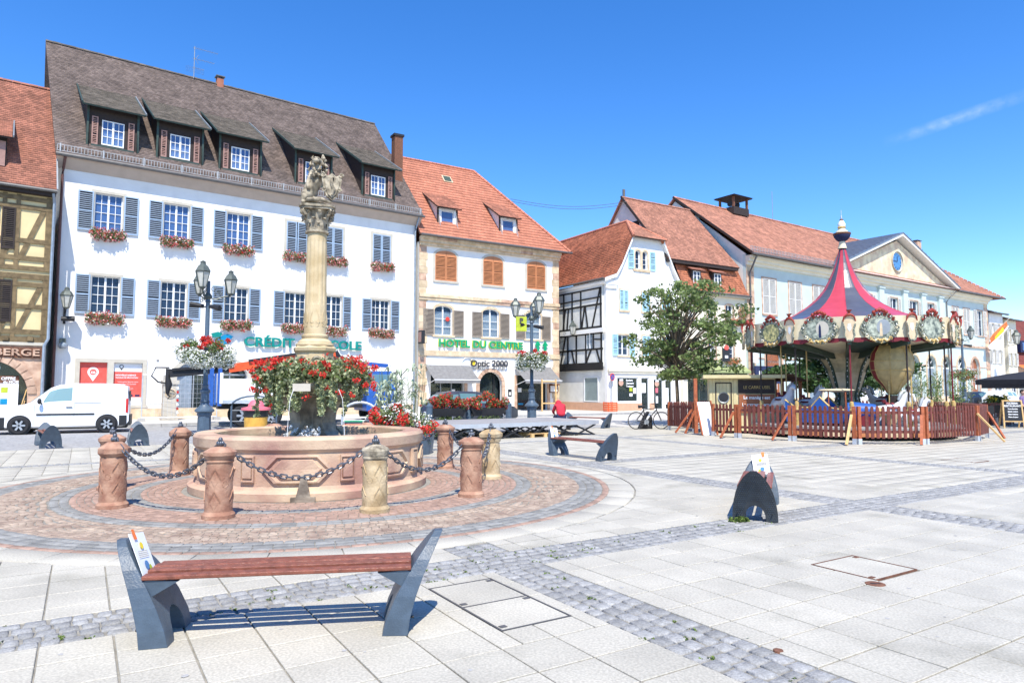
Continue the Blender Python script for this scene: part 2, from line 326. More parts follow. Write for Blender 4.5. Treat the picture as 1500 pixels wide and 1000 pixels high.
def GR(px, py):
    p = AT(px, py, 1); t = EYE/(EYE-p.z); return Vector((p.x*t, t, 0))
gR = np.array([.8467, .5321]); gL = np.array([-.5321, .8467])
def RL(r, l, z=0): p = gR*r+gL*l; return (p[0], p[1], z)
ANG = math.atan2(gR[1], gR[0])
# ---------------------------------------------------------------- ground
MB().quad((-700,-300,-.06),(700,-300,-.06),(700,1200,-.06),(-700,1200,-.06)).obj('ground', 'ground', kind='structure')
FC = Vector((-3.4, 11.75, 0)); CR = 5.0
def rect(mb, r0, r1, l0, l1, z): mb.quad(RL(r0,l0,z), RL(r1,l0,z), RL(r1,l1,z), RL(r0,l1,z))
m = MB(); rect(m, -40, 60, -12, 22.3, -.014); plaza = m.obj('plaza_paving', 'joint', kind='structure')
Rb = [(3.13, 3.66), (8.93, 9.55), (15.1, 15.66)]; Lb = [(5.28, 5.87), (11.6, 12.15), (17.42, 17.82)]
def spans(bands, lo, hi, off, p=.405):
    out = []; cur = lo
    for a, b in bands+[(hi, hi)]:
        k = math.ceil((cur-off)/p-1e-6); pts = [cur]+[off+p*i for i in range(k, k+400) if cur+.06 < off+p*i < a-.06]+[a]
        out += list(zip(pts[:-1], pts[1:])); cur = b
    return out
covers = [(2.42, 3.0, 3.98, 5.12), (5.72, 6.37, 3.34, 3.95), (16.6, 17.3, 7.4, 8.1)]
def sub(rc):
    out = [rc]
    for c in covers:
        nx = []
        for a, b, d, e in out:
            if b <= c[0] or a >= c[1] or e <= c[2] or d >= c[3]: nx.append((a, b, d, e)); continue
            if a < c[0]: nx.append((a, c[0], d, e))
            if b > c[1]: nx.append((c[1], b, d, e))
            a2, b2 = max(a, c[0]), min(b, c[1])
            if d < c[2]: nx.append((a2, b2, d, c[2]))
            if e > c[3]: nx.append((a2, b2, c[3], e))
        out = nx
    return out
def seen(p): return p[1] > 3.3 and abs(p[0])/p[1] < .80
G = .006
full, rest, cut = [], [], []
for r0, r1 in spans(Rb, -24, 34, .235):
    for l0, l1 in spans(Lb, -6, 22.3, .07):
        for a, b_, c, d in sub((r0, r1, l0, l1)):
            if b_-a < .05 or d-c < .05: continue
            ctr = RL((a+b_)/2, (c+d)/2); dist = math.hypot(ctr[0], ctr[1])
            if ctr[1] < 1.5 or abs(ctr[0])/ctr[1] > 1.1: continue
            cs = [RL(a+G, c+G), RL(b_-G, c+G), RL(b_-G, d-G), RL(a+G, d-G)]
            rr = [math.hypot(x-FC.x, y-FC.y) for x, y, _ in cs]
            if min(rr) < CR+.42:
                if max(rr) < CR+.03: continue
                n = Vector((ctr[0]-FC.x, ctr[1]-FC.y)).normalized(); k = CR+.42
                P = [Vector(q[:2])-Vector(FC[:2]) for q in cs]; out = []
                for i in range(4):
                    p, q = P[i], P[(i+1) % 4]; dp, dq = p.dot(n)-k, q.dot(n)-k
                    if dp >= 0: out.append(p)
                    if dp*dq < 0: out.append(p+(q-p)*dp/(dp-dq))
                if len(out) >= 3: cut.append((dist, [(p.x+FC.x, p.y+FC.y, 0) for p in out], seen(ctr)))
                continue
            full.append((dist, (a, b_, c, d), ctr, seen(ctr)))
full.sort(key=lambda t: (not t[3], t[0]))
slabc = {}
def slabmesh(w, h):
    key = (round(w, 2), round(h, 2))
    if key not in slabc:
        w2, h2 = w/2-G, h/2-G; mb = MB(); t = .004
        mb.add([(-w2+t,-h2+t,0),(w2-t,-h2+t,0),(w2-t,h2-t,0),(-w2+t,h2-t,0),(-w2,-h2,-t),(w2,-h2,-t),(w2,h2,-t),(-w2,h2,-t),(-w2,-h2,-.03),(w2,-h2,-.03),(w2,h2,-.03),(-w2,h2,-.03)],
               [(0,1,2,3),(0,4,5,1),(1,5,6,2),(2,6,7,3),(3,7,4,0),(4,8,9,5),(5,9,10,6),(6,10,11,7),(7,11,8,4)])
        slabc[key] = mb.mesh('paving_slab', 'slab')
    return slabc[key]
for k, (dist, (a, b_, c, d), ctr, sn) in enumerate(full):
    if k < 290 and sn:
        mobj('paving_slab', slabmesh(b_-a, d-c), plaza, (ctr[0], ctr[1], random.uniform(-.0015, .0012)), ANG)
    else: rest.append([RL(a+G, c+G, 0), RL(b_-G, c+G, 0), RL(b_-G, d-G, 0), RL(a+G, d-G, 0)])
prismmesh('paving_slabs', rest, .03, 'slab', plaza, chamfer=.004, kind='stuff')
m = MB()
for dist, P, sn in cut:
    n = len(P); m.add(P+[(x, y, -.03) for x, y, _ in P], [tuple(range(n))]+[(i, n+i, n+(i+1) % n, (i+1) % n) for i in range(n)])
m.obj('cut_paving_slabs', 'slab', plaza, kind='stuff')
ring = []
nk = 46
for k in range(nk):
    a0, a1 = 2*PI*k/nk+.0012, 2*PI*(k+1)/nk-.0012; r0, r1 = CR+.01, CR+.40
    ring.append([(FC.x+r*math.cos(t), FC.y+r*math.sin(t), 0) for r, t in ((r0,a0),(r1,a0),(r1,a1),(r0,a1))])
prismmesh('curved_border_slabs', ring, .03, 'slab', plaza, chamfer=.004, kind='stuff')
# cobble bands
cob = []
def band(r0, r1, l0, l1, along):
    p = .118; tot = (r1-r0) if along == 'l' else (l1-l0); n = max(3, round(tot/p)); w = tot/n
    lo, hi = (l0, l1) if along == 'l' else (r0, r1)
    for i in range(n):
        t = lo+random.uniform(0, .08)
        while t < hi-.03:
            L = min(random.uniform(.095, .16), hi-t)
            a = (r0 if along == 'l' else l0)+i*w; j = lambda: random.uniform(-.008, .008)
            g = .008
            cs = [(a+g+j(), t+g+j()), (a+w-g+j(), t+g+j()), (a+w-g+j(), t+L-g+j()), (a+g+j(), t+L-g+j())]
            z = random.uniform(-.004, .002)
            pts = [RL(u, v, z) if along == 'l' else RL(v, u, z) for u, v in cs]
            if along != 'l': pts = pts[::-1]
            c = np.mean(pts, axis=0); rr = math.hypot(c[0]-FC.x, c[1]-FC.y)
            if c[1] > 2.5 and abs(c[0])/c[1] < .95 and rr > CR+.47 : cob.append((seen(c), math.hypot(c[0], c[1]), pts))
            t += L
for l0, l1 in Lb: band(-24, 34, l0, l1, 'r')
for r0, r1 in Rb:
    for a, b_ in zip([-6]+[x[1] for x in Lb], [x[0] for x in Lb]+[22.3]): band(r0, r1, a, b_, 'l')
cob.sort(key=lambda t: (not t[0], t[1]))
bandroot = MB(); 
for l0, l1 in Lb: rect(bandroot, -24, 34, l0, l1, -.0135)
bands = bandroot.obj('cobbled_bands', 'joint', kind='structure')
for sn, dist, pts in cob[:285]:
    T = np.array(pts); c = T.mean(axis=0); me = prismmesh(None, [T-c], .03, 'cobble', chamfer=.014); me.name = 'cobblestone'; mobj('cobblestone', me, bands, tuple(c))
prismmesh('cobblestones', [t[2] for t in cob[285:]], .03, 'cobble', bands, chamfer=.012, kind='stuff')
# moss and weeds in the joints
ms = []
for k in range(70):
    sn, dist, pts = random.choice(cob[:420]); p = pts[random.randrange(4)]
    for q in range(random.randrange(2, 9)): ms.append((p[0]+random.gauss(0, .028), p[1]+random.gauss(0, .018), -.004))
V = leaves(ms, .010, 1500, .011, asp=2); V[:, 2] = np.maximum(V[:, 2], -.01)
quadmesh('moss', V, 'moss', kind='stuff')
# fountain circle
m = MB(); m.lathe([(0.01,-.006),(CR+.005,-.006)], FC, 96); circ = m.obj('fountain_circle', 'joint', kind='structure')
st = {'sett': [], 'settred': [], 'settgrey': []}
r = 2.0
while r < CR-.02:
    if r > 4.78: key, w, tl = 'settred', .2, .16
    elif r > 4.5: key, w, tl = 'settgrey', .13, .2
    elif 3.42 < r < 3.66: key, w, tl = 'settgrey', .12, .17
    elif 2.55 < r < 2.75: key, w, tl = 'settgrey', .12, .17
    elif r < 3.42: key, w, tl = 'settred', .095, .13
    else: key, w, tl = 'sett', .088, .10
    if r+w > CR: w = CR-r
    n = int(2*PI*r/tl); off = random.random()
    for k in range(n):
        a0 = 2*PI*(k+off)/n; a1 = 2*PI*(k+1+off)/n; g = .005/r
        wv = lambda t: (.13*abs(math.sin(t*20))*math.sin(PI*max(0,min(1,(r-3.66)/.82))) if key == 'sett' else 0)
        j = random.uniform(-.005, .005)
        st[key].append([(FC.x+rr*math.cos(t), FC.y+rr*math.sin(t), .004+random.uniform(-.003, .002)) for rr, t in ((r+.005+wv(a0)+j,a0+g),(r+w-.005+wv(a0)+j,a0+g),(r+w-.005+wv(a1)+j,a1-g),(r+.005+wv(a1)+j,a1-g))])
    r += w
for key, nm in (('sett','sett'),('settred','red_sett'),('settgrey','grey_sett')):
    L = sorted(st[key], key=lambda p: p[0][1]-.15*p[0][0]*0); k0 = {'sett': 260, 'settred': 180, 'settgrey': 120}[key]
    for pts in L[:k0]:
        T = np.array(pts); c = T.mean(axis=0); me = prismmesh(None, [T-c], .02, key, chamfer=.01); me.name = nm; mobj(nm, me, circ, tuple(c))
    prismmesh(nm+'s', L[k0:], .02, key, circ, chamfer=.01, kind='stuff')
# street, kerb, pavement
m = MB(); rect(m, -60, 90, 22.36, 33.6, -.02); m.obj('street', 'asphalt', kind='structure')
m = MB()
for k in range(-24, 34): 
    a, b_ = RL(k*1.0+.01, 22.33), RL(k*1.0+.99, 22.33); m.beam((a[0],a[1],-.03), (b_[0],b_[1],-.03), .07, .07)
m.obj('street_edge_stones', 'kerb', kind='structure')
m = MB()
for k in range(-40, 60):
    a, b_ = RL(k*1.0+.01, 33.66), RL(k*1.0+.99, 33.66); m.beam((a[0],a[1],.03), (b_[0],b_[1],.03), .14, .15)
m.obj('kerb', 'kerb', kind='structure')
m = MB(); rect(m, -60, 110, 33.73, 90, .095); m.obj('pavement', 'pave', kind='structure')
m = MB()
rect(m, 38, 110, -12, 22.3, -.016); rect(m, 20, 110, 22.4, 33.5, -.014); m.obj('far_square', 'pave', kind='structure')
# old chewing gum and grime spots trodden into the slabs
m = MB()
for k in range(260):
    r_, l_ = random.uniform(-3, 14), random.uniform(-1, 14); c = RL(r_, l_); 
    if not seen(c) or math.hypot(c[0]-FC.x, c[1]-FC.y) < CR+.5 or any(a-.02 < r_ < b-.0+.02 for a, b in Rb) or any(a-.02 < l_ < b+.02 for a, b in Lb): continue
    q = random.uniform(.008, .022); n = 7; o_ = random.random()*6; m.add([(c[0]+q*random.uniform(.7,1.2)*math.cos(o_+2*PI*i/n), c[1]+q*random.uniform(.7,1.2)*math.sin(o_+2*PI*i/n), .0022) for i in range(n)], [tuple(range(n))])
m.obj('gum_spots', 'kerb', plaza, kind='stuff')
# access covers
def cover(rc, nm, label, halves=1, rim='alu', corners=True):
    r0, r1, l0, l1 = rc; cx, cy, _ = RL((r0+r1)/2, (l0+l1)/2); w, h = r1-r0, l1-l0
    t = thing('access_cover', label, 'manhole cover', (cx, cy, 0), ANG); m = MB(); e = .012
    for x in (-w/2+e/2, w/2-e/2): m.box(x-e/2, x+e/2, -h/2, h/2, -.03, .003)
    for k in range(halves+1):
        y = -h/2+e/2+(h-e)*k/halves; m.box(-w/2+e, w/2-e, y-e/2, y+e/2, -.03, .0025)
    m.obj('rim', rim, t)
    for k in range(halves):
        y0 = -h/2+e+(h-e)*k/halves+.004; y1 = -h/2+(h-e)*(k+1)/halves-.004; m = MB(); m.box(-w/2+e+.006, w/2-e-.006, y0, y1, -.03, .0); m.obj('infill_slab', 'slab', t)
        for sx, sy in ((-1, y0+.05), (1, y1-.05)):
            m = MB(); m.box(sx*(w/2-.05)-.025, sx*(w/2-.05)+.025, sy-.02, sy+.02, -.01, .0045); m.obj('lifting_key', rim if rim != 'alu' else 'gutter', t)
cover(covers[0], '', 'long paved access cover in two halves with metal rim beside the cobble band', 2, 'gutter')
cover(covers[1], '', 'single paved access cover with rusty rim in the open slabs', 1, 'bottle')
cover(covers[2], '', 'distant thin-rimmed access cover before the carousel fence', 1, 'bottle')
m = MB(); p = RL(5.6, 3.28); m.lathe([(0,.006),(.07,.006),(.078,.003),(.078,-.02)], (0,0,0), 24); 
cvr = m.obj('water_valve_cap', 'bottle', loc=(p[0], p[1], 0), label='small round rusty valve cap beside the single access cover', cat='valve cap')
m = MB(); m.box(-.04,.04,-.008,.008,.006,.008); m.obj('slot', 'blackmat', cvr)
m = MB(); p = GR(1140, 952); m.lathe([(0,.005),(.03,.004),(.034,-.01)], (p.x,p.y,0), 12); m.obj('bottle_cap', 'bottle', label='small dark cap lying beside the cobble band in front', cat='cap')
# ---------------------------------------------------------------- building helpers
def rh(s0, s1, z0, z1): return [(s0,z0),(s1,z0),(s1,z1),(s0,z1)]
def ah(s0, s1, z0, zs, rise, n=10):
    c = (s0+s1)/2; w = (s1-s0)/2; return [(s0,z0),(s1,z0)]+[(c+w*math.cos(PI*k/n), zs+rise*math.sin(PI*k/n)) for k in range(n+1)]
def wall(name, root, outer, holes, mt, y=0, depth=.25, **kw):
    loops = [outer]+holes; tr = tessellate_polygon([[Vector((a, b, 0)) for a, b in l] for l in loops]); P = [p for l in loops for p in l]
    fs = []
    for t in tr:
        (ax,az),(bx,bz),(cx,cz) = P[t[0]], P[t[1]], P[t[2]]
        fs.append(t if (bx-ax)*(cz-az)-(bz-az)*(cx-ax) > 0 else t[::-1])
    m = MB(); m.add([(a, y, b) for a, b in P], fs)
    for l in loops:
        n = len(l); m.add([(a, y, b) for a, b in l]+[(a, y+depth, b) for a, b in l], [(i, (i+1) % n, n+(i+1) % n, n+i) for i in range(n)])
    return m.obj(name, mt, root, **kw)
WM = {}
def winmesh(w, h, cols, rows, rise, t=.05, mull=.09, leafs=2):
    key = ('w', round(w,2), round(h,2), cols, rows, round(rise,2), leafs)
    if key in WM: return WM[key]
    m = MB(); c = w/2
    top = lambda x: h+rise*math.sqrt(max(0, 1-((x-c)/c)**2)) if rise else h
    if rise:
        n = 10; o = [(c+c*math.cos(PI*k/n), h+rise*math.sin(PI*k/n)) for k in range(n+1)]; i = [(c+(c-t)*math.cos(PI*k/n), h+(rise-t)*math.sin(PI*k/n)) for k in range(n+1)]
        for k in range(n): m.prism([o[k], o[k+1], i[k+1], i[k]], 0, .06)
    else: m.box(0, w, 0, .06, h-t, h)
    m.box(0, t, 0, .06, 0, h-(0 if rise else t)); m.box(w-t, w, 0, .06, 0, h-(0 if rise else t)); m.box(t, w-t, 0, .06, 0, t*1.3)
    if leafs == 2: m.box(c-mull/2, c+mull/2, -.015, .06, t*1.3, h-t if not rise else h+rise-t)
    for L in range(leafs):
        a = t if L == 0 else c+mull/2; b_ = (c-mull/2 if leafs == 2 else w-t) if L == 0 else w-t
        for k in range(1, cols):
            x = a+(b_-a)*k/cols; m.box(x-.013, x+.013, .004, .04, t, top(x)-t)
        for k in range(1, rows):
            z = t+(h-2*t)*k/rows; m.box(a, b_, .006, .038, z-.013, z+.013)
    WM[key] = m.mesh('window', 'frame'); return WM[key]
def panemesh(w, h, rise, mt):
    key = ('p', round(w,2), round(h,2), round(rise,2), mt)
    if key not in WM:
        m = MB(); P = ah(.02, w-.02, .02, h-.02, max(rise-.02, 0)) if rise else rh(.02, w-.02, .02, h-.02)
        m.add([(a, .045, b) for a, b in P], [tuple(range(len(P)))]); WM[key] = m.mesh('pane', mt)
    return WM[key]
def shutmesh(w, h, mt, rise=0, side=0, rails=(0.5,), step=.085):
    if mt == 'shblue': step = .1
    key = ('s', round(w,2), round(h,2), mt, round(rise,2), side, rails, step)
    if key in WM: return WM[key]
    m = MB(); f = .06; ztop = h
    m.box(0, f, 0, .04, 0, h+(rise if side == 1 else 0)*.0); m.box(w-f, w, 0, .04, 0, h)
    m.box(f, w-f, 0, .04, 0, f*1.3); m.box(f, w-f, 0, .04, h-f, h)
    for r in rails: m.box(f, w-f, 0, .04, h*r-f/2, h*r+f/2)
    if rise:
        n = 5; pts = [(w*k/n, h+rise*math.sqrt(max(0, 1-((w*k/n-w)/w if side == 0 else (w*k/n)/w)**2))) for k in range(n+1)]
        m.prism([(0, h+.001)]+pts[::1]+[(w, h+.001)], .004, .036)
    z = f*1.6; rl = [h*r for r in rails]
    while z < h-f*1.5:
        if all(abs(z-q) > f*.9 for q in rl):
            m.mi = 1; m.add([(f,.0,z),(w-f,.0,z),(w-f,.036,z+step*.5),(f,.036,z+step*.5),(f,.006,z-.012),(w-f,.006,z-.012),(w-f,.04,z+step*.5-.012),(f,.04,z+step*.5-.012)], [(0,1,5,4),(1,0,3,2),(4,5,6,7),(3,2,6,7)]); m.mi = 0
        z += step
    m.mi = 2; m.box(f, w-f, .041, .044, f, h-f); m.mi = 0  # near-black backing stands in for the shade in the gaps between slats
    WM[key] = m.mesh('shutter', ['shfr','shslat','dark'] if mt == 'shblue' else [mt, mt, 'dark']); return WM[key]
def window(root, s0, s1, z0, z1, cols=2, rows=4, rise=0, yr=.14, surround=None, sw=.13, sill=True, pane='pane', curtain=0, shut=None, sopen=True, rails=(.5,), leafs=2, swid=None, closedgap=.02, interior=True, slab=None, y=0):
    w, h = s1-s0, z1-z0
    wd = mobj('window', winmesh(w, h, cols, rows, rise, leafs=leafs), root, (s0, y+yr, z0))
    mobj('pane', panemesh(w, h, rise, pane), wd)
    if interior:
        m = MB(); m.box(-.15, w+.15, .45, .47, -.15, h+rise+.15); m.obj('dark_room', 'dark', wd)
    if surround:
        m = MB(); a, b_ = -sw, w+sw
        m.box(a, 0, -yr-.025, -yr+.02, -.02, h); m.box(w, b_, -yr-.025, -yr+.02, -.02, h)
        if rise:
            n = 8; cx = w/2; o = [(cx+(cx+sw)*math.cos(PI*k/n), h+(rise+sw)*math.sin(PI*k/n)) for k in range(n+1)]; i = [(cx+cx*math.cos(PI*k/n), h+rise*math.sin(PI*k/n)) for k in range(n+1)]
            for k in range(n): m.prism([o[k], o[k+1], i[k+1], i[k]], -yr-.025, -yr+.02)
        else: m.box(a, b_, -yr-.03, -yr+.02, h, h+sw)
        m.obj('surround', surround, wd)
    if sill:
        m = MB(); m.box(-sw, w+sw, -yr-.09, -.002, -.11, -.0); m.obj('sill', slab or surround or 'trim', wd)
    if curtain:
        m = MB(); n = 14
        for a, b_ in ((.06, w*.47), (w*.53, w-.06)):
            vs = []; zz0 = .08 if curtain == 1 else h*.05; zz1 = h-.1 if curtain == 1 else h*.5
            for k in range(n+1):
                x = a+(b_-a)*k/n; vs += [(x, .1+.025*math.sin(k*2.1), zz0+.03*math.sin(k*1.3)), (x, .1+.02*math.sin(k*2.1), zz1)]
            m.add(vs, [(2*k, 2*k+2, 2*k+3, 2*k+1) for k in range(n)])
        m.obj('curtain', 'curtain', wd)
    if shut:
        q = swid or w/2+.04
        if sopen:
            mobj('shutter', shutmesh(q, h+.06, shut, 0, 0, rails), wd, (-sw*.35-q, -yr-.075, -.05)); mobj('shutter', shutmesh(q, h+.06, shut, 0, 0, rails), wd, (w+sw*.35, -yr-.075, -.05))
        else:
            mobj('shutter', shutmesh(w/2-closedgap/2, h, shut, rise, 0, rails), wd, (0, -yr-.03, 0)); mobj('shutter', shutmesh(w/2-closedgap/2, h, shut, rise, 1, rails), wd, (w/2+closedgap/2, -yr-.03, 0))
    return wd
def tiles(root, name, O, A, B, poly, tw, th, mt, lift=.022, point=True, kind='stuff', curve=None):
    O = np.array(O, float); A = np.array(A, float); B = np.array(B, float); N = np.cross(A, B)
    P = [(float(a), float(b)) for a, b in poly]; b0 = min(p[1] for p in P); b1 = max(p[1] for p in P); n = max(1, round((b1-b0)/th)); th = (b1-b0)/n
    def span(b):
        xs = []
        for i in range(len(P)):
            p, q = P[i], P[(i+1) % len(P)]
            if (p[1]-b)*(q[1]-b) < 0 or (p[1] == b) != (q[1] == b): 
                if p[1] != q[1]: xs.append(p[0]+(q[0]-p[0])*(b-p[1])/(q[1]-p[1]))
        return (min(xs), max(xs)) if len(xs) > 1 else None
    V = []
    for k in range(n):
        b = b0+k*th; s = span(b+th*.5)
        if not s: continue
        x = s[0]-(tw/2 if k % 2 else 0)
        while x < s[1]-.01:
            a0 = max(x+.004, s[0]); a1 = min(x+tw-.004, s[1])
            if a1-a0 > .02:
                j = random.uniform(-.004, .006); jb = random.uniform(-.006, .006)
                V += [(a0, b+jb, lift+j), (a1, b+jb, lift+j), (a1, b+th+.01, .004), (a0, b+th+.01, .004), (a0, b+jb, 0), (a1, b+jb, 0), (a1, b+jb, lift+j), (a0, b+jb, lift+j)]
            x += tw
    V = np.array(V); W3 = O+V[:, :1]*A+V[:, 1:2]*B+V[:, 2:3]*N
    n8 = len(V)//8; me = bpy.data.meshes.new(name)
    idx = np.arange(n8)[:, None]*8; Wv = W3.reshape(n8, 8, 3)[:, [0,1,2,3,4,5]].reshape(-1, 3); base = np.arange(n8)[:, None]*6
    F = np.concatenate([base+np.array([0,1,2,3]), base+np.array([4,5,1,0])], axis=1).reshape(-1, 4)
    me.vertices.add(len(Wv)); me.vertices.foreach_set('co', Wv.astype(np.float32).ravel()); me.loops.add(F.size); me.loops.foreach_set('vertex_index', F.astype(np.int32).ravel())
    me.polygons.add(len(F)); me.polygons.foreach_set('loop_start', np.arange(0, F.size, 4, dtype=np.int32)); me.materials.append(Mt[mt]); me.update(calc_edges=True)
    return mobj(name, me, root, kind=kind)
def roofslab(root, name, pts, mt='under', th=.12):
    P = [Vector(p) for p in pts]; n = (P[1]-P[0]).cross(P[2]-P[0]).normalized(); 
    if n.z < 0: n = -n
    m = MB(); k = len(P); m.add([tuple(p) for p in P]+[tuple(p-n*th) for p in P], [tuple(range(k)), tuple(range(2*k-1, k-1, -1))]+[(i, i+k, (i+1) % k+k, (i+1) % k) for i in range(k)])
    return m.obj(name, mt, root)
def flowerbox(label, root, s, z, w, y=-.2, group='geranium boxes under the windows', mix=('petpink','petred','petwhite'), dens=1.5, tall=.5, leafn=420):
    M4 = Matrix.Translation(root.location) @ Matrix.Rotation(root.rotation_euler.z, 4, 'Z'); p = M4 @ Vector((s, y, z))
    t = thing('flower_box', label, 'flower box', p, root.rotation_euler.z, group)
    m = MB(); m.box(-w/2+.1, w/2-.1, -.09, .09, -.12, .05); m.obj('planter', 'bollred', t)
    n = int(w/.16); C = [(-w/2+.12+(w-.24)*k/(n-1), random.uniform(-.1, .02), random.uniform(-.05, .06)) for k in range(n)]; R = [(.2, .17, tall*random.uniform(.5, .72)) for k in range(n)]
    quadmesh('foliage', leaves(C, R, int(leafn*dens), .075), 'boxleaf', t)
    V = leaves(C, [(a*1.1, b_*1.25, c*1.1) for a, b_, c in R], int(leafn*.95*dens), .07, hollow=.55, asp=1.1)
    quadmesh('blossoms', V, list(mix), t, midx=RNG.choice(len(mix), len(V)//4, p=[.62,.22,.16] if len(mix) == 3 else None))
    return t
def roof2(root, s0, s1, y0, z0, y1, z1, tw, th, mt, s0b=None, s1b=None, name='roof', back=True, ridge=None, tilename='roof_tiles'):
    # front slope from eave (y0,z0) up to ridge (y1,z1); s0b/s1b: where the ridge starts and ends
    s0b = s0 if s0b is None else s0b; s1b = s1 if s1b is None else s1b; d = Vector((0, y1-y0, z1-z0)); L = d.length; B = d.normalized()
    r = roofslab(root, name, [(s0,y0,z0),(s1,y0,z0),(s1b,y1,z1),(s0b,y1,z1)])
    tiles(r, tilename, (0, y0, z0), (1,0,0), B, [(s0,0),(s1,0),(s1b,L),(s0b,L)], tw, th, mt)
    if back: roofslab(root, 'back_roof', [(s0b,y1,z1),(s1b,y1,z1),(s1,2*y1-y0,z0),(s0,2*y1-y0,z0)], mt)
    if ridge:
        n = int((s1b-s0b)/.36)
        m = MB()
        for k in range(n):
            a = s0b+(s1b-s0b)*k/n; b_ = s0b+(s1b-s0b)*(k+1)/n-.01
            for q in range(5):
                t0, t1 = PI*q/5, PI*(q+1)/5; R = .13 if k % 2 else .122
                m.add([(a,y1-R*math.cos(t0),z1-.04+R*math.sin(t0)),(b_,y1-R*math.cos(t0),z1-.04+R*math.sin(t0)),(b_,y1-R*math.cos(t1),z1-.04+R*math.sin(t1)),(a,y1-R*math.cos(t1),z1-.04+R*math.sin(t1))], [(0,1,2,3)])
        m.obj('ridge_tiles', ridge, r, kind='stuff')
    return r
def pipe(root, name, pts, r, mt): m = MB(); m.tube(pts, r, 8); return m.obj(name, mt, root, smooth=40)
def chimney(root, s, y, z, w, h, mt='tred', cap='gutter'):
    m = MB(); m.box(s-w/2, s+w/2, y-w/2, y+w/2, z, z+h); c = m.obj('chimney', mt, root)
    m = MB(); m.box(s-w/2-.07, s+w/2+.07, y-w/2-.07, y+w/2+.07, z+h+.12, z+h+.18)
    for a in (-1, 1):
        for b_ in (-1, 1): m.box(s+a*w*.4-.04, s+a*w*.4+.04, y+b_*w*.4-.04, y+b_*w*.4+.04, z+h, z+h+.12)
    m.obj('chimney_cap', cap, c)
def sidewalls(root, s0, s1, z, dep, mt, y1=None, zr=None, y0=.0, name='side_wall', ov=0):
    for s in (s0, s1):
        P = [(y0,0),(dep,0),(dep,z)]+([(y1,zr)] if y1 else [])+[(y0,z)]
        m = MB(); e = .12 if s == s0 else -.12
        n = len(P); m.add([(s,a,b_) for a,b_ in P]+[(s+e,a,b_) for a,b_ in P], [tuple(range(n)), tuple(range(2*n-1,n-1,-1))]+[(i,i+n,(i+1)%n+n,(i+1)%n) for i in range(n)]); m.obj(name, mt, root)
    m = MB(); m.box(s0+.13, s1-.13, dep-.1, dep, 0, z); m.obj('back_wall', mt, root)
DEG = math.radians
# ---------------------------------------------------------------- white bank building
BW = thing('bank_building', 'long white bank with blue-grey shutters and steep brown tiled roof', 'building', (-21.943, 32.7, 0), DEG(37))
UC = [2.0, 5.13, 8.3, 11.62, 13.85, 17.08]; hw = .62
holes = [rh(c-hw, c+hw, 9.5, 11.42) for c in UC]+[rh(c-hw, c+hw, 5.36, 7.24) for c in UC]+[rh(1.05, 2.22, .95, 2.93), rh(2.5, 3.78, .95, 2.93), ah(5.3, 9.0, .16, 2.3, .95), rh(12.2, 15.6, .6, 2.9), rh(16.8, 18.3, .16, 2.7)]
wall('front_wall', BW, rh(0, 19.45, 0, 12.75), holes, 'plaster')
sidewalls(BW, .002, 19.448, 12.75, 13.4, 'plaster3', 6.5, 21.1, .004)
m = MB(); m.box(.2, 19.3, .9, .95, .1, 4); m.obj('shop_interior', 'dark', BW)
for i, c in enumerate(UC):
    closed = i >= 3
    window(BW, c-hw, c+hw, 9.5, 11.42, 2, 4, surround='trim', sw=.14, shut='shblue', sopen=not closed, swid=.66, pane='paneblue' if i < 3 else 'pane', closedgap=.06 if i in (3,) else .02)
    window(BW, c-hw, c+hw, 5.36, 7.24, 2, 4, surround='trim', sw=.14, shut='shblue', sopen=True, swid=.62 if i not in (4,) else .55)
ordn = ['first', 'second', 'third', 'fourth', 'fifth', 'sixth']
for i, c in enumerate(UC):
    flowerbox(f'pink geranium box under the {ordn[i]} top-floor window of the white bank, from the lantern end', BW, c, 9.32, random.uniform(1.5, 1.75), group='geranium boxes of the white bank')
    flowerbox(f'pink geranium box under the {ordn[i]} middle-floor window of the white bank, from the lantern end', BW, c, 5.1, random.uniform(1.55, 1.8), group='geranium boxes of the white bank')
m = MB(); m.box(0, 19.45, -.09, -.003, 0, .62)
m.obj('plinth', 'sand', BW)
# poster windows
m = MB()
for a, b_, c, d in ((.85,3.98,2.93,3.12),(.85,1.05,.8,2.93),(2.22,2.5,.8,2.93),(3.78,3.98,.8,2.93),(.78,4.06,.66,.8)): m.box(a, b_, -.06, .05, c, d)
m.obj('shop_window_surround', 'trim', BW)
def poster(root, s0, s1, z0, z1, bands, nm='poster', y=.1):
    m = MB(); m.box(s0, s1, y, y+.02, z0, z1); o = m.obj(nm, bands[0][0], root)
    for mt, a, b_, c, d in bands[1:]:
        m = MB(); m.box(s0+a*(s1-s0), s0+b_*(s1-s0), y-.006, y-.002, z0+c*(z1-z0), z0+d*(z1-z0)); m.obj('printed_field', mt, o)
    return o
p1 = poster(BW, 1.06, 2.21, .96, 2.92, [('posterred',)])
def pin(parent, x, y, z, r, mt, inner):
    m = MB(); n = 20; ring = [(r*math.cos(t), r*math.sin(t)) for t in [DEG(-60)+DEG(300)*k/n for k in range(n+1)]]
    P = ring[:0]+[(r*math.cos(DEG(-40)+DEG(260)*k/n), r*math.sin(DEG(-40)+DEG(260)*k/n)) for k in range(n+1)]+[(0, -r*1.9)]
    m.prism([(x+a, z+b_) for a, b_ in P], y-.012, y-.007); o = m.obj('pin_mark', mt, parent)
    m = MB(); m.lathe([(r*.62, 0), (0, 0)], (0,0,0), 18); mobj('pin_centre', m.mesh('pin_centre', inner), parent, (x, y-.014, z), rot=(PI/2,0,0)); return o
pin(p1, 1.63, .1, 2.45, .24, 'paper', 'posterred')
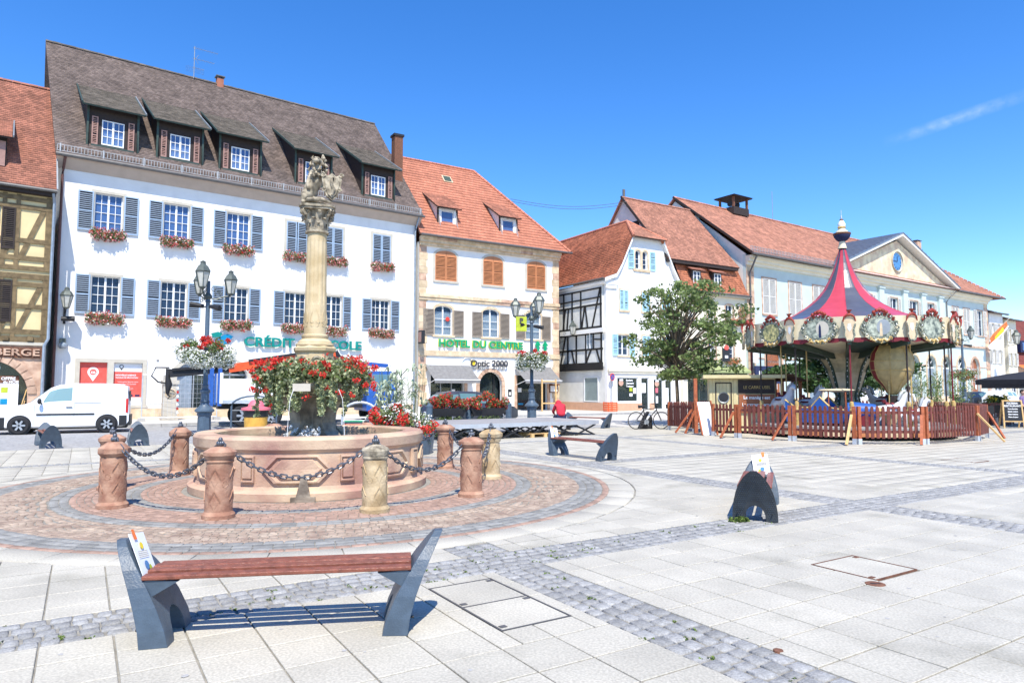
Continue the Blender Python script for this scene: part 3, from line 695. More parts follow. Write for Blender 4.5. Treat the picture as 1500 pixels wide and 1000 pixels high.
text('poster_text', 'ca', .16, p1, (1.63, .08, 2.38), mt='paper', ext=.002, align='CENTER', bold=.006)
for k, s_ in enumerate(('Accès', 'provisoire à', 'votre agence')): text('poster_text', s_, .12, p1, (1.63, .09, 1.72-.2*k), mt='paper', ext=.003, align='CENTER', bold=.005)
p2 = poster(BW, 2.51, 3.77, .96, 2.92, [('posterred',), ('paper',0,1,.78,1), ('paper',0,1,0,.12), ('navy',.45,.7,.14,.19), ('navy',.78,.95,.14,.19)])
pin(p2, 2.85, .092, 2.74, .1, 'charcoal', 'paper')
text('poster_text', 'NOUVELLE AGENCE', .07, p2, (2.6, .088, 2.28), mt='paper', ext=.003, bold=.004); text('poster_text', 'TRAVAUX DE RÉNOVATION', .055, p2, (2.6, .088, 2.16), mt='paper', ext=.003, bold=.003)
for k, s_ in enumerate(('Votre agence fait peau neuve', 'pour mieux vous accueillir', 'pendant la durée', 'des travaux nous vous', 'recevons au point', 'conseil provisoire')): text('poster_text', s_, .055, p2, (2.7, .088, 1.95-.11*k), mt='paper', ext=.002)
text('house_number', '20', .09, BW, (4.4, -.02, 3.05), mt='charcoal')
# arch entrance
m = MB(); n = 14; o = [(7.15+2.08*math.cos(PI*k/n), 2.3+1.18*math.sin(PI*k/n)) for k in range(n+1)]; i = [(7.15+1.86*math.cos(PI*k/n), 2.3+.96*math.sin(PI*k/n)) for k in range(n+1)]
for k in range(n): m.prism([o[k], o[k+1], i[k+1], i[k]], -.05, .1)
m.box(5.07, 5.29, -.05, .1, .16, 2.3); m.box(9.01, 9.23, -.05, .1, .16, 2.3); m.obj('entrance_arch', 'trim', BW)
m = MB(); m.box(5.3, 6.2, .3, .36, .16, 3.1); m.obj('entrance_panel', 'pipegrey', BW)
m = MB(); 
for x in (6.25, 7.2, 8.1, 8.95): m.box(x, x+.06, .28, .36, .16, 3.0)
m.box(6.25, 8.95, .28, .36, 2.35, 2.45); m.obj('glazed_door_frame', 'lead', BW)
m = MB(); m.box(6.25, 8.95, .32, .33, .16, 3.2); m.obj('door_glass', 'shopglass', BW)
m = MB(); m.box(12.2, 15.6, .2, .21, .6, 2.9); m.obj('shop_glass', 'shopglass', BW)
m = MB(); m.box(16.8, 18.3, .2, .26, .16, 2.7); m.obj('side_door', 'lead', BW)
m = MB(); m.box(4.15, 5.0, -.02, -.003, .85, 1.55); m.obj('wall_hatch', 'frame', BW)
# letters, logo
sgn = mobj('letter_sign', None, BW)
text('lettering', 'CRÉDIT AGRICOLE', .50, sgn, (8.72, -.14, 4.02), mt='teal', width=7.0, ext=.05, bold=.02)
m = MB(); m.prism([(7.2,4.1),(7.75,4.02),(8.15,4.5),(7.85,4.62),(7.5,4.5)], -.16, -.08); m.obj('logo', 'logoblue', sgn)
m = MB(); m.prism([(7.0,4.62),(7.35,4.72),(7.6,4.62),(7.45,4.45),(7.1,4.4)], -.165, -.085); m.obj('logo', 'teal', sgn)
# soffit, gutter, roof
m = MB(); m.add([(-.3,-.02,12.35),(19.75,-.02,12.35),(19.75,-.5,12.86),(-.3,-.5,12.86),(-.3,.05,12.95),(19.75,.05,12.95)], [(0,3,2,1),(3,4,5,2),(0,4,3),(1,2,5)]); m.obj('soffit', 'soffit', BW)
pipe(BW, 'gutter', [(-.35,-.58,12.9),(19.85,-.58,12.9)], .09, 'gutter')
roofW = roof2(BW, -.35, 19.85, -.5, 12.95, 6.5, 21.3, .175, .15, 'tbrown', -.75, 19.55, ridge='tbrown2')
B_ = Vector((0, 7, 8.35)).normalized()
m = MB()
for z in (13.12, 13.42): m.box(-.3, 19.8, -.39, -.36, z-.012, z+.012)
x = -.3
while x < 19.8: m.box(x, x+.022, -.39, -.36, 13.12, 13.42); x += .14
for k in range(12): m.box(-.2+k*1.8, -.14+k*1.8, -.42, -.2, 13.04, 13.48)
m.obj('snow_guard', 'guard', roofW)
pipe(BW, 'drainpipe', [(.05,-.5,12.85),(.0,-.2,12.3),(-.02,-.12,12.0),(-.02,-.12,.1)], .06, 'pipebrown')
pipe(BW, 'drainpipe', [(19.5,-.5,12.85),(19.45,-.2,12.2),(19.42,-.12,11.9),(19.42,-.12,.1)], .06, 'pipegrey')
for c, w in ((2.08,1.1),(5.24,1.1),(8.38,1.1),(12.65,1.1),(16.93,1.1)):
    zb = 13.72; yf = .3; hwD = 1.12; zt = 15.95; dz = 8.35/7
    ym = lambda z: -.5+(z-12.95)/dz
    D = mobj('dormer', None, BW)
    wall('dormer_front', D, rh(c-hwD, c+hwD, zb, zt), [rh(c-.52, c+.52, 13.98, 15.3)], 'dkbrown', yf, .1)
    for s in (-1, 1):
        x0 = c+s*(hwD-.04); m = MB(); P = [(yf+.02, zb-.1), (yf+.02, zt), (ym(17.7), 17.7), (ym(zb-.1)+.05, zb-.1)]
        m.add([(x0, a, b_) for a, b_ in P]+[(x0+s*.06, a, b_) for a, b_ in P], [(0,1,2,3),(7,6,5,4),(0,4,5,1),(1,5,6,2)]); m.obj('dormer_cheek', 'dkbrown', D)
        m = MB(); m.box(c+s*hwD-.05, c+s*hwD+.05, yf-.06, yf+.03, zb, zt-.05); m.obj('corner_trim', 'dkgreen', D)
    yb = 3.9; zbk = 12.95+(yb+.5)*dz; y0 = yf-.5; z0 = zt-.15
    dr = roofslab(D, 'dormer_roof', [(c-1.42,y0,z0),(c+1.42,y0,z0),(c+1.42,yb,zbk),(c-1.42,yb,zbk)], 'dkgreen', .08)
    d = Vector((0, yb-y0, zbk-z0)); L = d.length
    tiles(dr, 'dormer_tiles', (0,y0,z0), (1,0,0), d.normalized(), [(c-1.36,0),(c+1.36,0),(c+1.36,L),(c-1.36,L)], .175, .15, 'tbrown2')
    for s in (-1, 1):
        m = MB(); m.beam((c+s*1.42, y0, z0+.03), (c+s*1.42, yb, zbk+.03), .05, .09); m.obj('verge_strip', 'lead' if s > 0 else 'dkgreen', dr)
    window(D, c-.5, c+.5, 14.0, 15.28, 2, 3, sill=False, yr=.02, y=yf, pane='paneblue', curtain=2)
    m = MB(); m.box(c-.95, c+.95, yf-.08, yf-.005, 13.84, 13.93); m.obj('dormer_sill', 'dkgreen', D)
    for s in (-1, 1): mobj('shutter', shutmesh(.28, 1.45, 'shpink', 0, 0, (.33,.66)), D, (c+s*.81-.14, yf-.07, 13.92))
chimney(BW, 8.6, 6.5, 20.9, .4, .75, 'tred')
A_ = mobj('aerial', None, BW)
m = MB(); m.tube([(7.0,6.3,21.2),(7.0,6.3,23.3)], .025, 6)
for z, L, n in ((23.2, 1.5, 14), (22.5, 1.3, 12), (21.9, .7, 6)):
    m.tube([(6.9,6.3,z),(6.9+L,6.3,z+.02)], .012, 4)
    for k in range(n): m.tube([(6.95+L*k/n,6.1,z),(6.95+L*k/n,6.5,z)], .006, 3)
for k in range(5): m.tube([(6.5,6.3,21.6+k*.08),(7.6,6.3,21.6+k*.08)], .006, 3)
m.tube([(7.0,6.3,22.4),(7.25,6.3,22.8)], .01, 4); m.tube([(7.0,6.3,22.6),(7.25,6.3,22.2)], .01, 4)
m.obj('aerial_mast', 'lead', A_)

# ---------------------------------------------------------------- half-timbered inn
IN = thing('half_timbered_inn', 'half-timbered inn with red tiled roof and round sandstone shop arch', 'building', (-21.135, 31.5, 0), DEG(37))
wall('timbered_wall', IN, rh(-9, -.32, 3.75, 10.75), [rh(-3.3,-2.25,7.9,9.9), rh(-3.3,-2.2,4.6,6.4)], 'infill', .03, .2)
wall('ground_wall', IN, rh(-9, -.4, 0, 3.75), [ah(-4.0, -.95, .0, 1.4, 1.5, 16)], 'pinkst', .0, .4)
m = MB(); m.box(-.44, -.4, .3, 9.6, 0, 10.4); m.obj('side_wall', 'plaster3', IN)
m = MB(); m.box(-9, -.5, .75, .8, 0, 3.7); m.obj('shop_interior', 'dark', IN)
m = MB(); m.box(-4.1, -.9, .33, .34, .05, 3.0); m.obj('shop_glass', 'shopglass', IN)
m = MB()
for k in range(15):
    a0, a1 = PI*k/15+.01, PI*(k+1)/15-.01; c = -2.475
    m.prism([(c+1.53*math.cos(a0),1.4+1.5*math.sin(a0)),(c+1.85*math.cos(a0),1.4+1.82*math.sin(a0)),(c+1.85*math.cos(a1),1.4+1.82*math.sin(a1)),(c+1.53*math.cos(a1),1.4+1.5*math.sin(a1))], -.07, .1)
m.obj('arch_stones', 'pinkst', IN)
def tb(p, q, w=.2, d=.07): m = MB(); m.beam((p[0], .0, p[1]), (q[0], .0, q[1]), w, d, (0,1,0)); m2 = m.obj('timber_beam', 'timber', IN); return m2
for x in (-.45, -1.62, -2.12, -3.45, -4.6, -6.0, -7.3): tb((x, 3.95), (x, 6.7), .25 if x == -.45 else .17); tb((x, 7.0), (x, 10.45), .25 if x == -.45 else .17)
for z in (3.85, 4.2, 5.35, 6.35, 6.72, 7.1, 7.55, 8.35, 9.9, 10.3): tb((-8.9, z), (-.34, z), .2 if z not in (6.72, 3.85) else .24, .09)
for z0 in (4.25, 7.6):
    zt = z0+(2.05 if z0 < 5 else 2.25)
    tb((-1.45, z0), (-.65, zt), .2, .05); tb((-1.75, z0+.9), (-2.1, z0), .18, .05); tb((-4.4, z0), (-3.6, zt), .18, .05); tb((-5.8, zt), (-4.8, z0), .18, .05)
for x in (-.95, -1.85, -2.8): 
    m = MB(); m.box(x-.11, x+.11, -.14, .05, 3.78, 4.0); m.obj('joist_end', 'timber', IN)
m = MB(); m.box(-9, -.36, -.09, -.0, 3.58, 3.72); m.obj('ledge', 'trim', IN)
m = MB(); m.box(-9, -.42, -.08, -.002, 3.02, 3.5); fas = m.obj('sign_fascia', 'bottle', IN)
text('lettering', 'AUBERGE', .3, fas, (-3.05, -.13, 3.12), mt='pinkst', width=2.5, ext=.02, bold=.01)
for z0 in (4.6, 7.9):
    window(IN, -3.28, -2.27, z0, z0+1.9, 2, 3, sill=False, yr=.1)
    for k in range(1):
        mobj('shutter', shutmesh(.5, 1.9, 'dkbrown'), IN, (-2.2, -.07, z0))
op = poster(IN, -1.98, -1.28, .7, 2.2, [('paper',), ('bottle',0,1,.78,1), ('lime' if False else 'limesign',.1,.45,.5,.66), ('logoblue',.08,.45,.15,.32)], 'offer_poster', .2)
text('poster_text', 'OFFRE', .13, op, (-1.93, .18, 2.02), mt='paper', ext=.002, bold=.006); text('poster_text', 'du MOIS', .11, op, (-1.85, .18, 1.88), mt='paper', ext=.002, bold=.006)
m = MB(); m.box(-2.45,-1.98,.22,.24,2.5,2.62); m.box(-2.3,-2.18,.2,.22,2.3,2.82); m.obj('pharmacy_cross', 'galv', IN)
m = MB(); m.beam((-1.25,.2,.4),(-.98,.2,1.6),.04); m.beam((-1.15,.2,.5),(-1.02,.2,1.1),.03); m.obj('bamboo_canes', 'pine', IN)
roof2(IN, -9.2, -.22, -.35, 10.72, 5.2, 17.5, .175, .16, 'tred', ridge='tred')
m = MB(); m.box(-9.2,-.25,-.3,.05,10.5,10.68); m.obj('eaves_board', 'dkbrown', IN)
m = MB(); m.beam((-.2,-.35,10.82),(-.2,5.2,17.62),.06,.1); m.obj('verge_strip', 'lead', IN)
pipe(IN, 'gutter', [(-9.2,-.42,10.72),(-.2,-.42,10.72)], .08, 'gutter')
pipe(IN, 'drainpipe', [(-.35,-.4,10.6),(-.28,-.15,10.2),(-.28,-.12,3.9),(-.42,-.14,3.6),(-.42,-.14,.1)], .065, 'pipegrey')
D = mobj('dormer', None, IN)
m = MB(); m.box(-4.2, -2.15, .5, 2.6, 11.6, 13.15); m.obj('dormer_box', 'dkbrown', D); m = MB(); m.box(-2.45,-2.2,.42,.495,11.75,12.9); m.obj('shutter', 'shpink', D)
dr = roofslab(D, 'dormer_roof', [(-4.4,.1,13.05),(-1.95,.1,13.05),(-1.95,3.1,14.75),(-4.4,3.1,14.75)], 'dkbrown', .08)
tiles(dr, 'dormer_tiles', (0,.1,13.05), (1,0,0), Vector((0,3,1.7)).normalized(), [(-4.4,0),(-1.98,0),(-1.98,3.44),(-4.4,3.44)], .175, .16, 'tred')
m = MB(); m.beam((-1.93,.1,13.1),(-1.93,3.1,14.8),.05,.1); m.obj('verge_strip', 'lead', dr)
# lamp, camera on the bank corner
def lantern(parent, p, s=1.0, name='lantern'):
    L = mobj(name, None, parent, p)
    m = MB(); m.lathe([(.03,-.05),(.1*s,0),(.12*s,.03),(.10*s,.05)], n=6); m.lathe([(.235*s,.50*s),(.25*s,.53*s),(.18*s,.66*s),(.17*s,.68*s),(.10*s,.74*s),(.085*s,.8*s),(.10*s,.82*s),(.05*s,.86*s),(0,.88*s)], n=6)
    for k in range(6):
        t = 2*PI*k/6; m.beam((.115*s*math.cos(t),.115*s*math.sin(t),.04),(.225*s*math.cos(t),.225*s*math.sin(t),.51*s),.02*s)
    m.obj('lantern_frame', 'lampmetal', L)
    m = MB(); m.lathe([(.105*s,.05),(.215*s,.5*s)], n=6); m.obj('lantern_glass', 'lampgl', L)
    return L
def world(root, v): return Matrix.Translation(root.location) @ Matrix.Rotation(root.rotation_euler.z, 4, 'Z') @ Vector([a*b for a, b in zip(v, root.scale)])
def scroll(m, c, r, a0, turns, plane, rad=.012, n=14, shrink=.35):
    pts = []
    for k in range(n+1):
        t = a0+turns*2*PI*k/n; q = r*(1-(1-shrink)*k/n); pts.append(Vector(c)+Vector(plane[0])*q*math.cos(t)+Vector(plane[1])*q*math.sin(t))
    m.tube(pts, rad, 5)
def walllamp(label, root, s, z, reach, dirx=0, s_=1.0):
    t = thing('wall_lamp', label, 'wall lamp', world(root, (s, 0, z)), root.rotation_euler.z, 'wall lanterns on iron brackets')
    m = MB(); m.box(-.05,.05,-.04,.0,-.7,.35); X = Vector((dirx, -1, 0)).normalized()*reach
    m.tube([(0,-.03,-.1), tuple(X+Vector((0,0,-.1)))], .018, 6); m.tube([(0,-.03,-.6),(X.x*.5,X.y*.5,-.35),(X.x*.9,X.y*.9,-.12)], .014, 6)
    scroll(m, tuple(X*.4+Vector((0,0,.06))), .12, 0, 1.2, (X.normalized(), (0,0,1))); scroll(m, tuple(X*.7+Vector((0,0,-.22))), .09, 1, 1.2, (X.normalized(), (0,0,1)))
    m.obj('bracket', 'blackmat', t, smooth=40); lantern(t, tuple(X+Vector((0,0,-.02))), s_); return t
walllamp('black wall lantern on the corner of the white bank beside the inn', BW, .33, 5.45, .95, 0, 1.15)
t = thing('security_camera', 'dark security camera under the wall lantern on the bank corner', 'camera', world(BW, (.42, -.6, 4.95)), DEG(37))
m = MB(); m.tube([(-.25,0,0),(.28,-.1,.02)], [.11,.13], 10); m.obj('camera_body', 'blackmat', t); m = MB(); m.tube([(-.1,0,0),(-.15,.3,0),(-.1,.6,.05)], .025, 6); m.box(-.25,.0,.35,.6,-1.2,-.9); m.obj('camera_arm', 'lampmetal', t)
m = MB(); m.lathe([(.13,0),(.2,.1),(.2,.2),(.05,.3)], (0,0,0), 10); m.obj('loudspeaker', 'pipegrey', loc=world(BW,(.3,-.3,3.55)), label='small grey loudspeaker on the bank corner below the camera', cat='loudspeaker')
# ---------------------------------------------------------------- hotel with optician
HO = thing('hotel_building', 'cream-quoined hotel with orange closed shutters above an optician shop', 'building', (-6.111, 44.5, 0), DEG(31.75))
HC = [1.8, 5.45, 9.0]; HU = [1.95, 5.62, 9.25]
holes = [ah(c-.8, c+.8, 8.85, 10.55, .35) for c in HU]+[ah(c-.66, c+.66, 5.2, 6.9, .28) for c in HC]+[rh(.9, 3.4, .5, 2.6), ah(4.55, 6.35, .1, 1.9, .9), rh(7.6, 10.2, .12, 2.6)]
wall('front_wall', HO, rh(0, 11.26, 0, 11.35), holes, 'plaster')
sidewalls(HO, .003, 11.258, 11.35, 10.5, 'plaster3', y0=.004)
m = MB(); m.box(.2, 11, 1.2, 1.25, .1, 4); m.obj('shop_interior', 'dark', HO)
for k in range(24):                                             # quoin blocks, one by one
    for s0, s1 in ((-.01, .52), (10.74, 11.27)):
        z = .5+k*.46
        if z > 11.0: continue
        w = .09 if k % 2 else 0; m = MB(); m.box(s0-(w if s0 > 5 else 0), s1+(w if s0 < 5 else 0), -.035, -.003, z+.008, min(11.2, z+.452)); m.obj('quoin_block', ('sand', 'sand', 'pinkst', 'sand')[(k*7+int(s0)) % 4], HO)
for (z0, z1, pj) in ((7.5, 7.68, .10), (7.68, 7.9, .16), (3.82, 4.16, .10), (11.1, 11.3, .16), (11.3, 11.52, .3), (11.52, 11.68, .42)):
    x = -.02
    while x < 11.28:
        x1 = min(x+random.uniform(.9, 1.5), 11.28); m = MB(); m.box(x+.005, x1-.005, -pj, -.002, z0, z1); m.obj('cornice_stone', 'sand' if random.random() < .8 else 'pinkst', HO); x = x1
for c in HU:
    window(HO, c-.8, c+.8, 8.85, 10.55, 2, 3, rise=.35, surround='trim', sw=.16, sill=True, slab='trim', shut='shorange', sopen=False, rails=(.12, .55,), yr=.12)
for i, c in enumerate(HC):
    window(HO, c-.66, c+.66, 5.2, 6.9, 1, 3, rise=.28, surround='sand', sw=.17, slab='sand', shut='shtaupe', rails=(), swid=.78, curtain=1, pane='pane')
m = MB(); m.ball((2.15,.1,6.3), .16, .02, .16); m.obj('heart_ornament', 'red', HO)
sg = mobj('letter_sign', None, HO)
text('lettering', 'HOTEL DU CENTRE', .46, sg, (1.38, -.13, 4.45), mt='green', width=6.6, ext=.04, bold=.02)
text('lettering', 'HOTEL DU CENTRE', .46, sg, (1.38, -.11, 4.45), mt='limesign', width=6.6, ext=.03, bold=.04)
for x in (9.2, 9.85): m = MB(); m.prism([(x,4.35),(x+.22,4.35),(x+.22,4.75),(x+.38,4.75),(x+.11,5.1),(x-.16,4.75),(x,4.75)], -.15, -.08); m.obj('arrow_mark', 'green', sg)
o = text('optician_sign', 'Optic 2000', .44, HO, (3.78, -.16, 3.16), mt='charcoal', width=2.95, ext=.03, bold=.012)
m = MB(); m.lathe([(0,0),(.4,0),(.42,.04),(.40,.1)], n=28); mobj('sign_disc', m.mesh('sign_disc', 'white', 30), HO, (3.55, -.03, 3.33), rot=(PI/2,0,0))
m = MB(); m.lathe([(0,0),(.19,0),(.19,.02)], n=24); mobj('yellow_disc', m.mesh('yellow_disc', 'yellow', 30), HO, (3.98, -.12, 3.42), rot=(PI/2,0,0))
text('subtitle', 'OPTICIEN  03 88 38 18 28', .1, HO, (3.9, -.05, 2.95), mt='trim', width=2.6)
m = MB(); n = 12; c = 5.45
for k in range(n):
    a0, a1 = PI*k/n+.012, PI*(k+1)/n-.012; m.prism([(c+.9*math.cos(a0),1.9+.9*math.sin(a0)),(c+1.15*math.cos(a0),1.9+1.15*math.sin(a0)),(c+1.15*math.cos(a1),1.9+1.15*math.sin(a1)),(c+.9*math.cos(a1),1.9+.9*math.sin(a1))], -.06, .1)
for x0, x1 in ((4.3,4.55),(6.35,6.6)):
    for k in range(4): m.box(x0, x1, -.06, .1, .1+k*.45+.006, .1+(k+1)*.45-.006)
m.obj('door_arch_stones', 'pinkst', HO)
m = MB(); m.box(4.55,6.35,.5,.52,.1,2.9); m.obj('shop_door_glass', 'shopglass', HO); m = MB(); m.box(5.9,5.98,.42,.5,.1,2.7); m.box(4.6,5.9,.46,.5,1.25,1.29); m.obj('door_frame', 'blackmat', HO)
m = MB(); m.box(.9,3.4,.3,.31,.5,2.6); m.obj('shop_glass', 'shopglass', HO); m = MB(); [m.box(x,x+.07,.24,.3,.5,2.6) for x in (.9,1.7,2.5,3.33)]; m.obj('shop_frame', 'lead', HO)
m = MB(); m.box(7.6,10.2,.3,.31,.12,2.6); m.obj('shop_glass', 'shopglass', HO); m = MB(); [m.box(x,x+.08,.24,.3,.12,2.6) for x in (7.6,8.9,10.12)]; m.obj('shop_frame', 'blackmat', HO)
for x0, x1 in ((3.4,3.62),(10.2,10.42),(7.38,7.6)): m = MB(); m.box(x0,x1,-.04,.02,.1,2.6); m.obj('shop_pier', 'pinkst', HO)
for x, z, w, h, mt in ((3.1,.9,.3,.35,'paper'),(2.55,1.3,.25,.3,'paper'),(7.8,1.4,.3,.3,'paper'),(7.85,.5,.4,.12,'logoblue'),(6.85,1.1,.3,.5,'blackmat')): m = MB(); m.box(x,x+w,(.2 if mt != 'blackmat' else -.03),(.22 if mt != 'blackmat' else -.005),z,z+h); m.obj('notice', mt, HO)
m = MB(); m.box(6.92,7.08,-.035,-.03,1.2,1.4); m.obj('notice_mark', 'paper', HO)
for x0, x1 in ((.45, 3.75), (7.35, 10.45)):
    a = mobj('awning', None, HO); n = 6
    m = MB(); P = [(x0,-.1,3.2),(x1,-.1,3.2),(x1+.1,-1.35,2.2),(x0+.1,-1.35,2.2)]
    vs = []
    for k in range(n+1):
        f = k/n; zz = 3.2+(2.2-3.2)*f-.04*math.sin(PI*f); yy = -.1-1.25*f; vs += [(x0+.1*f, yy, zz), (x1+.1*f, yy, zz)]
    m.add(vs, [(2*k, 2*k+2, 2*k+3, 2*k+1) for k in range(n)]); m.obj('awning_cloth', 'awning', a)
    m = MB(); m.box(x0+.1,x1+.1,-1.37,-1.35,2.0,2.19); m.obj('valance', 'awning', a)
    m = MB(); m.box(x0+.08,x1+.12,-1.385,-1.34,2.19,2.24); m.obj('front_bar', 'white', a)
    for x in (x0+.12, x1+.05): m = MB(); m.tube([(x,-.05,1.9),(x,-1.34,2.2)], .02, 6); m.obj('awning_arm', 'white', a)
bs = mobj('box_sign', None, HO); m = MB(); m.box(-.12,.12,-.75,-.2,4.55,5.4); m.obj('sign_box', 'blackmat', bs); m = MB(); m.box(-.13,-.121,-.7,-.25,4.65,5.3); m.box(.121,.13,-.7,-.25,4.65,5.3); m.obj('sign_face', 'shpink', bs); m = MB(); m.box(-.03,.03,-.2,0,5.1,5.2); m.obj('sign_arm', 'blackmat', bs)
m = MB(); m.box(10.35,11.1,-.3,-.05,1.9,2.1); m.box(10.35,11.1,-.1,-.05,1.35,1.9); m.obj('menu_case', 'bottle', HO); m = MB(); m.box(10.42,11.03,-.11,-.101,1.42,1.85); m.obj('menu_sheet', 'paper', HO)
# roof: front slope with hip at the square end
r = roofslab(HO, 'roof', [(-.15,-.5,11.75),(12.0,-.5,11.75),(6.9,5.4,18.7),(-.15,5.4,18.7)])
d = Vector((0,5.9,6.95)); L = d.length
tiles(r, 'roof_tiles', (0,-.5,11.75), (1,0,0), d.normalized(), [(-.15,0),(12.0,0),(6.9,L),(-.15,L)], .24, .33, 'torange', lift=.035)
r2 = roofslab(HO, 'hip_roof', [(12.0,-.5,11.75),(12.0,11.0,11.75),(6.9,5.4,18.7)], 'torange'); roofslab(HO, 'back_roof', [(-.15,5.4,18.7),(6.9,5.4,18.7),(12.0,11.0,11.75),(-.15,11.0,11.75)], 'torange')
m = MB(); P = Vector((12.0,-.5,11.78)); Q = Vector((6.9,5.4,18.73)); n = 26
for k in range(n): a = P.lerp(Q, k/n); b_ = P.lerp(Q, (k+1)/n-.004); m.tube([a+Vector((0,0,.02)), b_+Vector((0,0,.04))], [.12,.10], 8)
n = 20
for k in range(n): m.tube([(-.15+7.05*k/n,5.4,18.72),(-.15+7.05*(k+1)/n-.02,5.4,18.74)], [.12,.1], 8)
m.obj('ridge_tiles', 'torange', r, smooth=40, kind='stuff')
pipe(HO, 'gutter', [(-.1,-.58,11.72),(12.1,-.58,11.72)], .08, 'gutter')
for c in (2.28, 7.17):
    D = mobj('dormer', None, HO); yf = .5; hwD = .68; zb, zt = 12.45, 13.95; ym = lambda z: -.5+(z-11.75)*5.9/6.95
    wall('dormer_front', D, rh(c-hwD, c+hwD, zb, zt), [rh(c-.5, c+.5, 12.62, 13.8)], 'frame', yf, .1)
    for s in (-1, 1):
        x0 = c+s*(hwD-.02); m = MB(); P = [(yf+.01, zb), (yf+.01, zt), (ym(15.1), 15.1), (ym(zb), zb)]
        m.add([(x0, a, b_) for a, b_ in P]+[(x0+s*.06, a, b_) for a, b_ in P], [(0,1,2,3),(7,6,5,4),(0,4,5,1),(1,5,6,2)]); m.obj('dormer_cheek', 'plaster', D)
        m = MB(); m.box(c+s*(hwD+.05)-.05, c+s*(hwD+.05)+.05, yf-.05, yf+.02, zb+.1, zt); m.obj('corner_trim', 'dkbrown', D)
    dr = roofslab(D, 'dormer_roof', [(c-.95,yf-.35,zt),(c+.95,yf-.35,zt),(c+.95,2.7,15.52),(c-.95,2.7,15.52)], 'dkbrown', .07)
    dd = Vector((0,2.55,1.57)); tiles(dr, 'dormer_tiles', (0,yf-.35,zt), (1,0,0), dd.normalized(), [(c-.93,0),(c+.93,0),(c+.93,dd.length),(c-.93,dd.length)], .2, .25, 'tred')
    window(D, c-.48, c+.48, 12.64, 13.78, 1, 1, sill=False, yr=.02, y=yf, pane='paneblue', leafs=1)
sk = mobj('roof_window', None, HO); f = (17.1-11.75)/6.95; m = MB(); m.box(3.72,4.35,4.02,4.06,17.02,17.05); Bn = d.normalized(); Nn = Vector((1,0,0)).cross(Bn)
def onroof(mb, s0, s1, b0, b1, t0, t1):
    O = Vector((0,-.5,11.75)); P = [O+Vector((s,0,0))+Bn*b_+Nn*t for t in (t0,t1) for s, b_ in ((s0,b0),(s1,b0),(s1,b1),(s0,b1))]
    mb.add(P, [(0,3,2,1),(4,5,6,7),(0,1,5,4),(1,2,6,5),(2,3,7,6),(3,0,4,7)])
m = MB(); onroof(m, 3.65, 4.4, 6.8, 7.6, .0, .09); m.obj('skylight_frame', 'sand', sk); m = MB(); onroof(m, 3.73, 4.32, 6.88, 7.52, .09, .1); m.obj('skylight_glass', 'cafegreen', sk)
m = MB(); m.box(-1.05,-.45,1.9,2.5,15.0,18.9); m.obj('chimney', 'bottle', HO); m = MB(); m.box(-1.12,-.38,1.83,2.57,18.9,19.05); m.obj('chimney_cap', 'blackmat', HO)
walllamp('grey wall lantern on the scrolled bracket at the hotel corner', HO, 11.3, 5.6, 1.1, .55, 1.2)
# ---------------------------------------------------------------- white gable house
GB = thing('gabled_house', 'white gabled house with sky-blue shutters and a butcher shop below', 'building', (6.618, 47.5, 0), DEG(31.75))
outer = [(0,0),(7.3,0),(7.3,9.3),(6.9,9.75),(6.35,10.6),(5.85,11.6),(5.34,12.62),(2.32,12.62),(1.8,11.6),(1.25,10.5),(.75,9.75),(0,9.35)]
mids = [(1.2,2.0),(3.3,4.1),(5.25,6.1)]; 
holes = [ah(2.72,3.2,10.3,11.45,.22),ah(3.42,3.9,10.3,11.45,.22)]+[rh(a,b_,7.2,8.65) for a,b_ in mids]+[rh(1.0,2.0,4.0,5.45),rh(3.3,4.1,4.0,5.45),rh(5.2,6.0,4.0,5.45)]+[rh(.9,2.85,.7,2.45),rh(3.15,3.9,.12,2.45),rh(4.35,5.3,.12,2.35),rh(5.5,6.2,.12,2.3)]
wall('gable_wall', GB, outer, holes, 'plaster')
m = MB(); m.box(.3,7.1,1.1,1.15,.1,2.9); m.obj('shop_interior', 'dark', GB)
tw = mobj('window', winmesh(.48,1.15,1,3,.22,leafs=1), GB, (2.72,.12,10.3)); mobj('pane', panemesh(.48,1.15,.22,'pane'), tw); mobj('dark_room', MB().box(-.1,1.3,.4,.42,-.1,1.5).mesh('dark_room','dark'), tw)
tw2 = mobj('window', winmesh(.48,1.15,1,3,.22,leafs=1), GB, (3.42,.12,10.3)); mobj('pane', panemesh(.48,1.15,.22,'pane'), tw2)
m = MB(); 
for a, b_ in ((2.58,2.71),(3.21,3.41),(3.91,4.04)): m.box(a,b_,-.03,.02,10.3,11.45)
for c in (2.96, 3.66):
    n = 6; o = [(c+.37*math.cos(PI*k/n), 11.45+.36*math.sin(PI*k/n)) for k in range(n+1)]; i = [(c+.25*math.cos(PI*k/n), 11.45+.23*math.sin(PI*k/n)) for k in range(n+1)]
    for k in range(n): m.prism([o[k],o[k+1],i[k+1],i[k]], -.03+.004*(c > 3), .02)
m.box(2.5,4.12,-.08,-.002,10.12,10.29); m.obj('twin_surround', 'sand', GB)
for x in (2.02, 4.12): mobj('shutter', shutmesh(.55,1.4,'shsky',0,0,(.33,.66)), GB, (x,-.06,10.28))
for a, b_ in mids: window(GB, a, b_, 7.2, 8.65, 1, 3, surround='sand', sw=.09, slab='sand', shut='shsky', sopen=False, rails=(.33,.66))
window(GB, 1.0, 2.0, 4.0, 5.45, 1, 3, surround='sand', sw=.1, slab='sand', shut='shsky', sopen=True, swid=.5, rails=(.33,.66))
for a, b_ in ((3.3,4.1),(5.2,6.0)): window(GB, a, b_, 4.0, 5.45, 1, 3, surround='sand', sw=.1, slab='sand', shut='shsky', sopen=False, rails=(.33,.66))
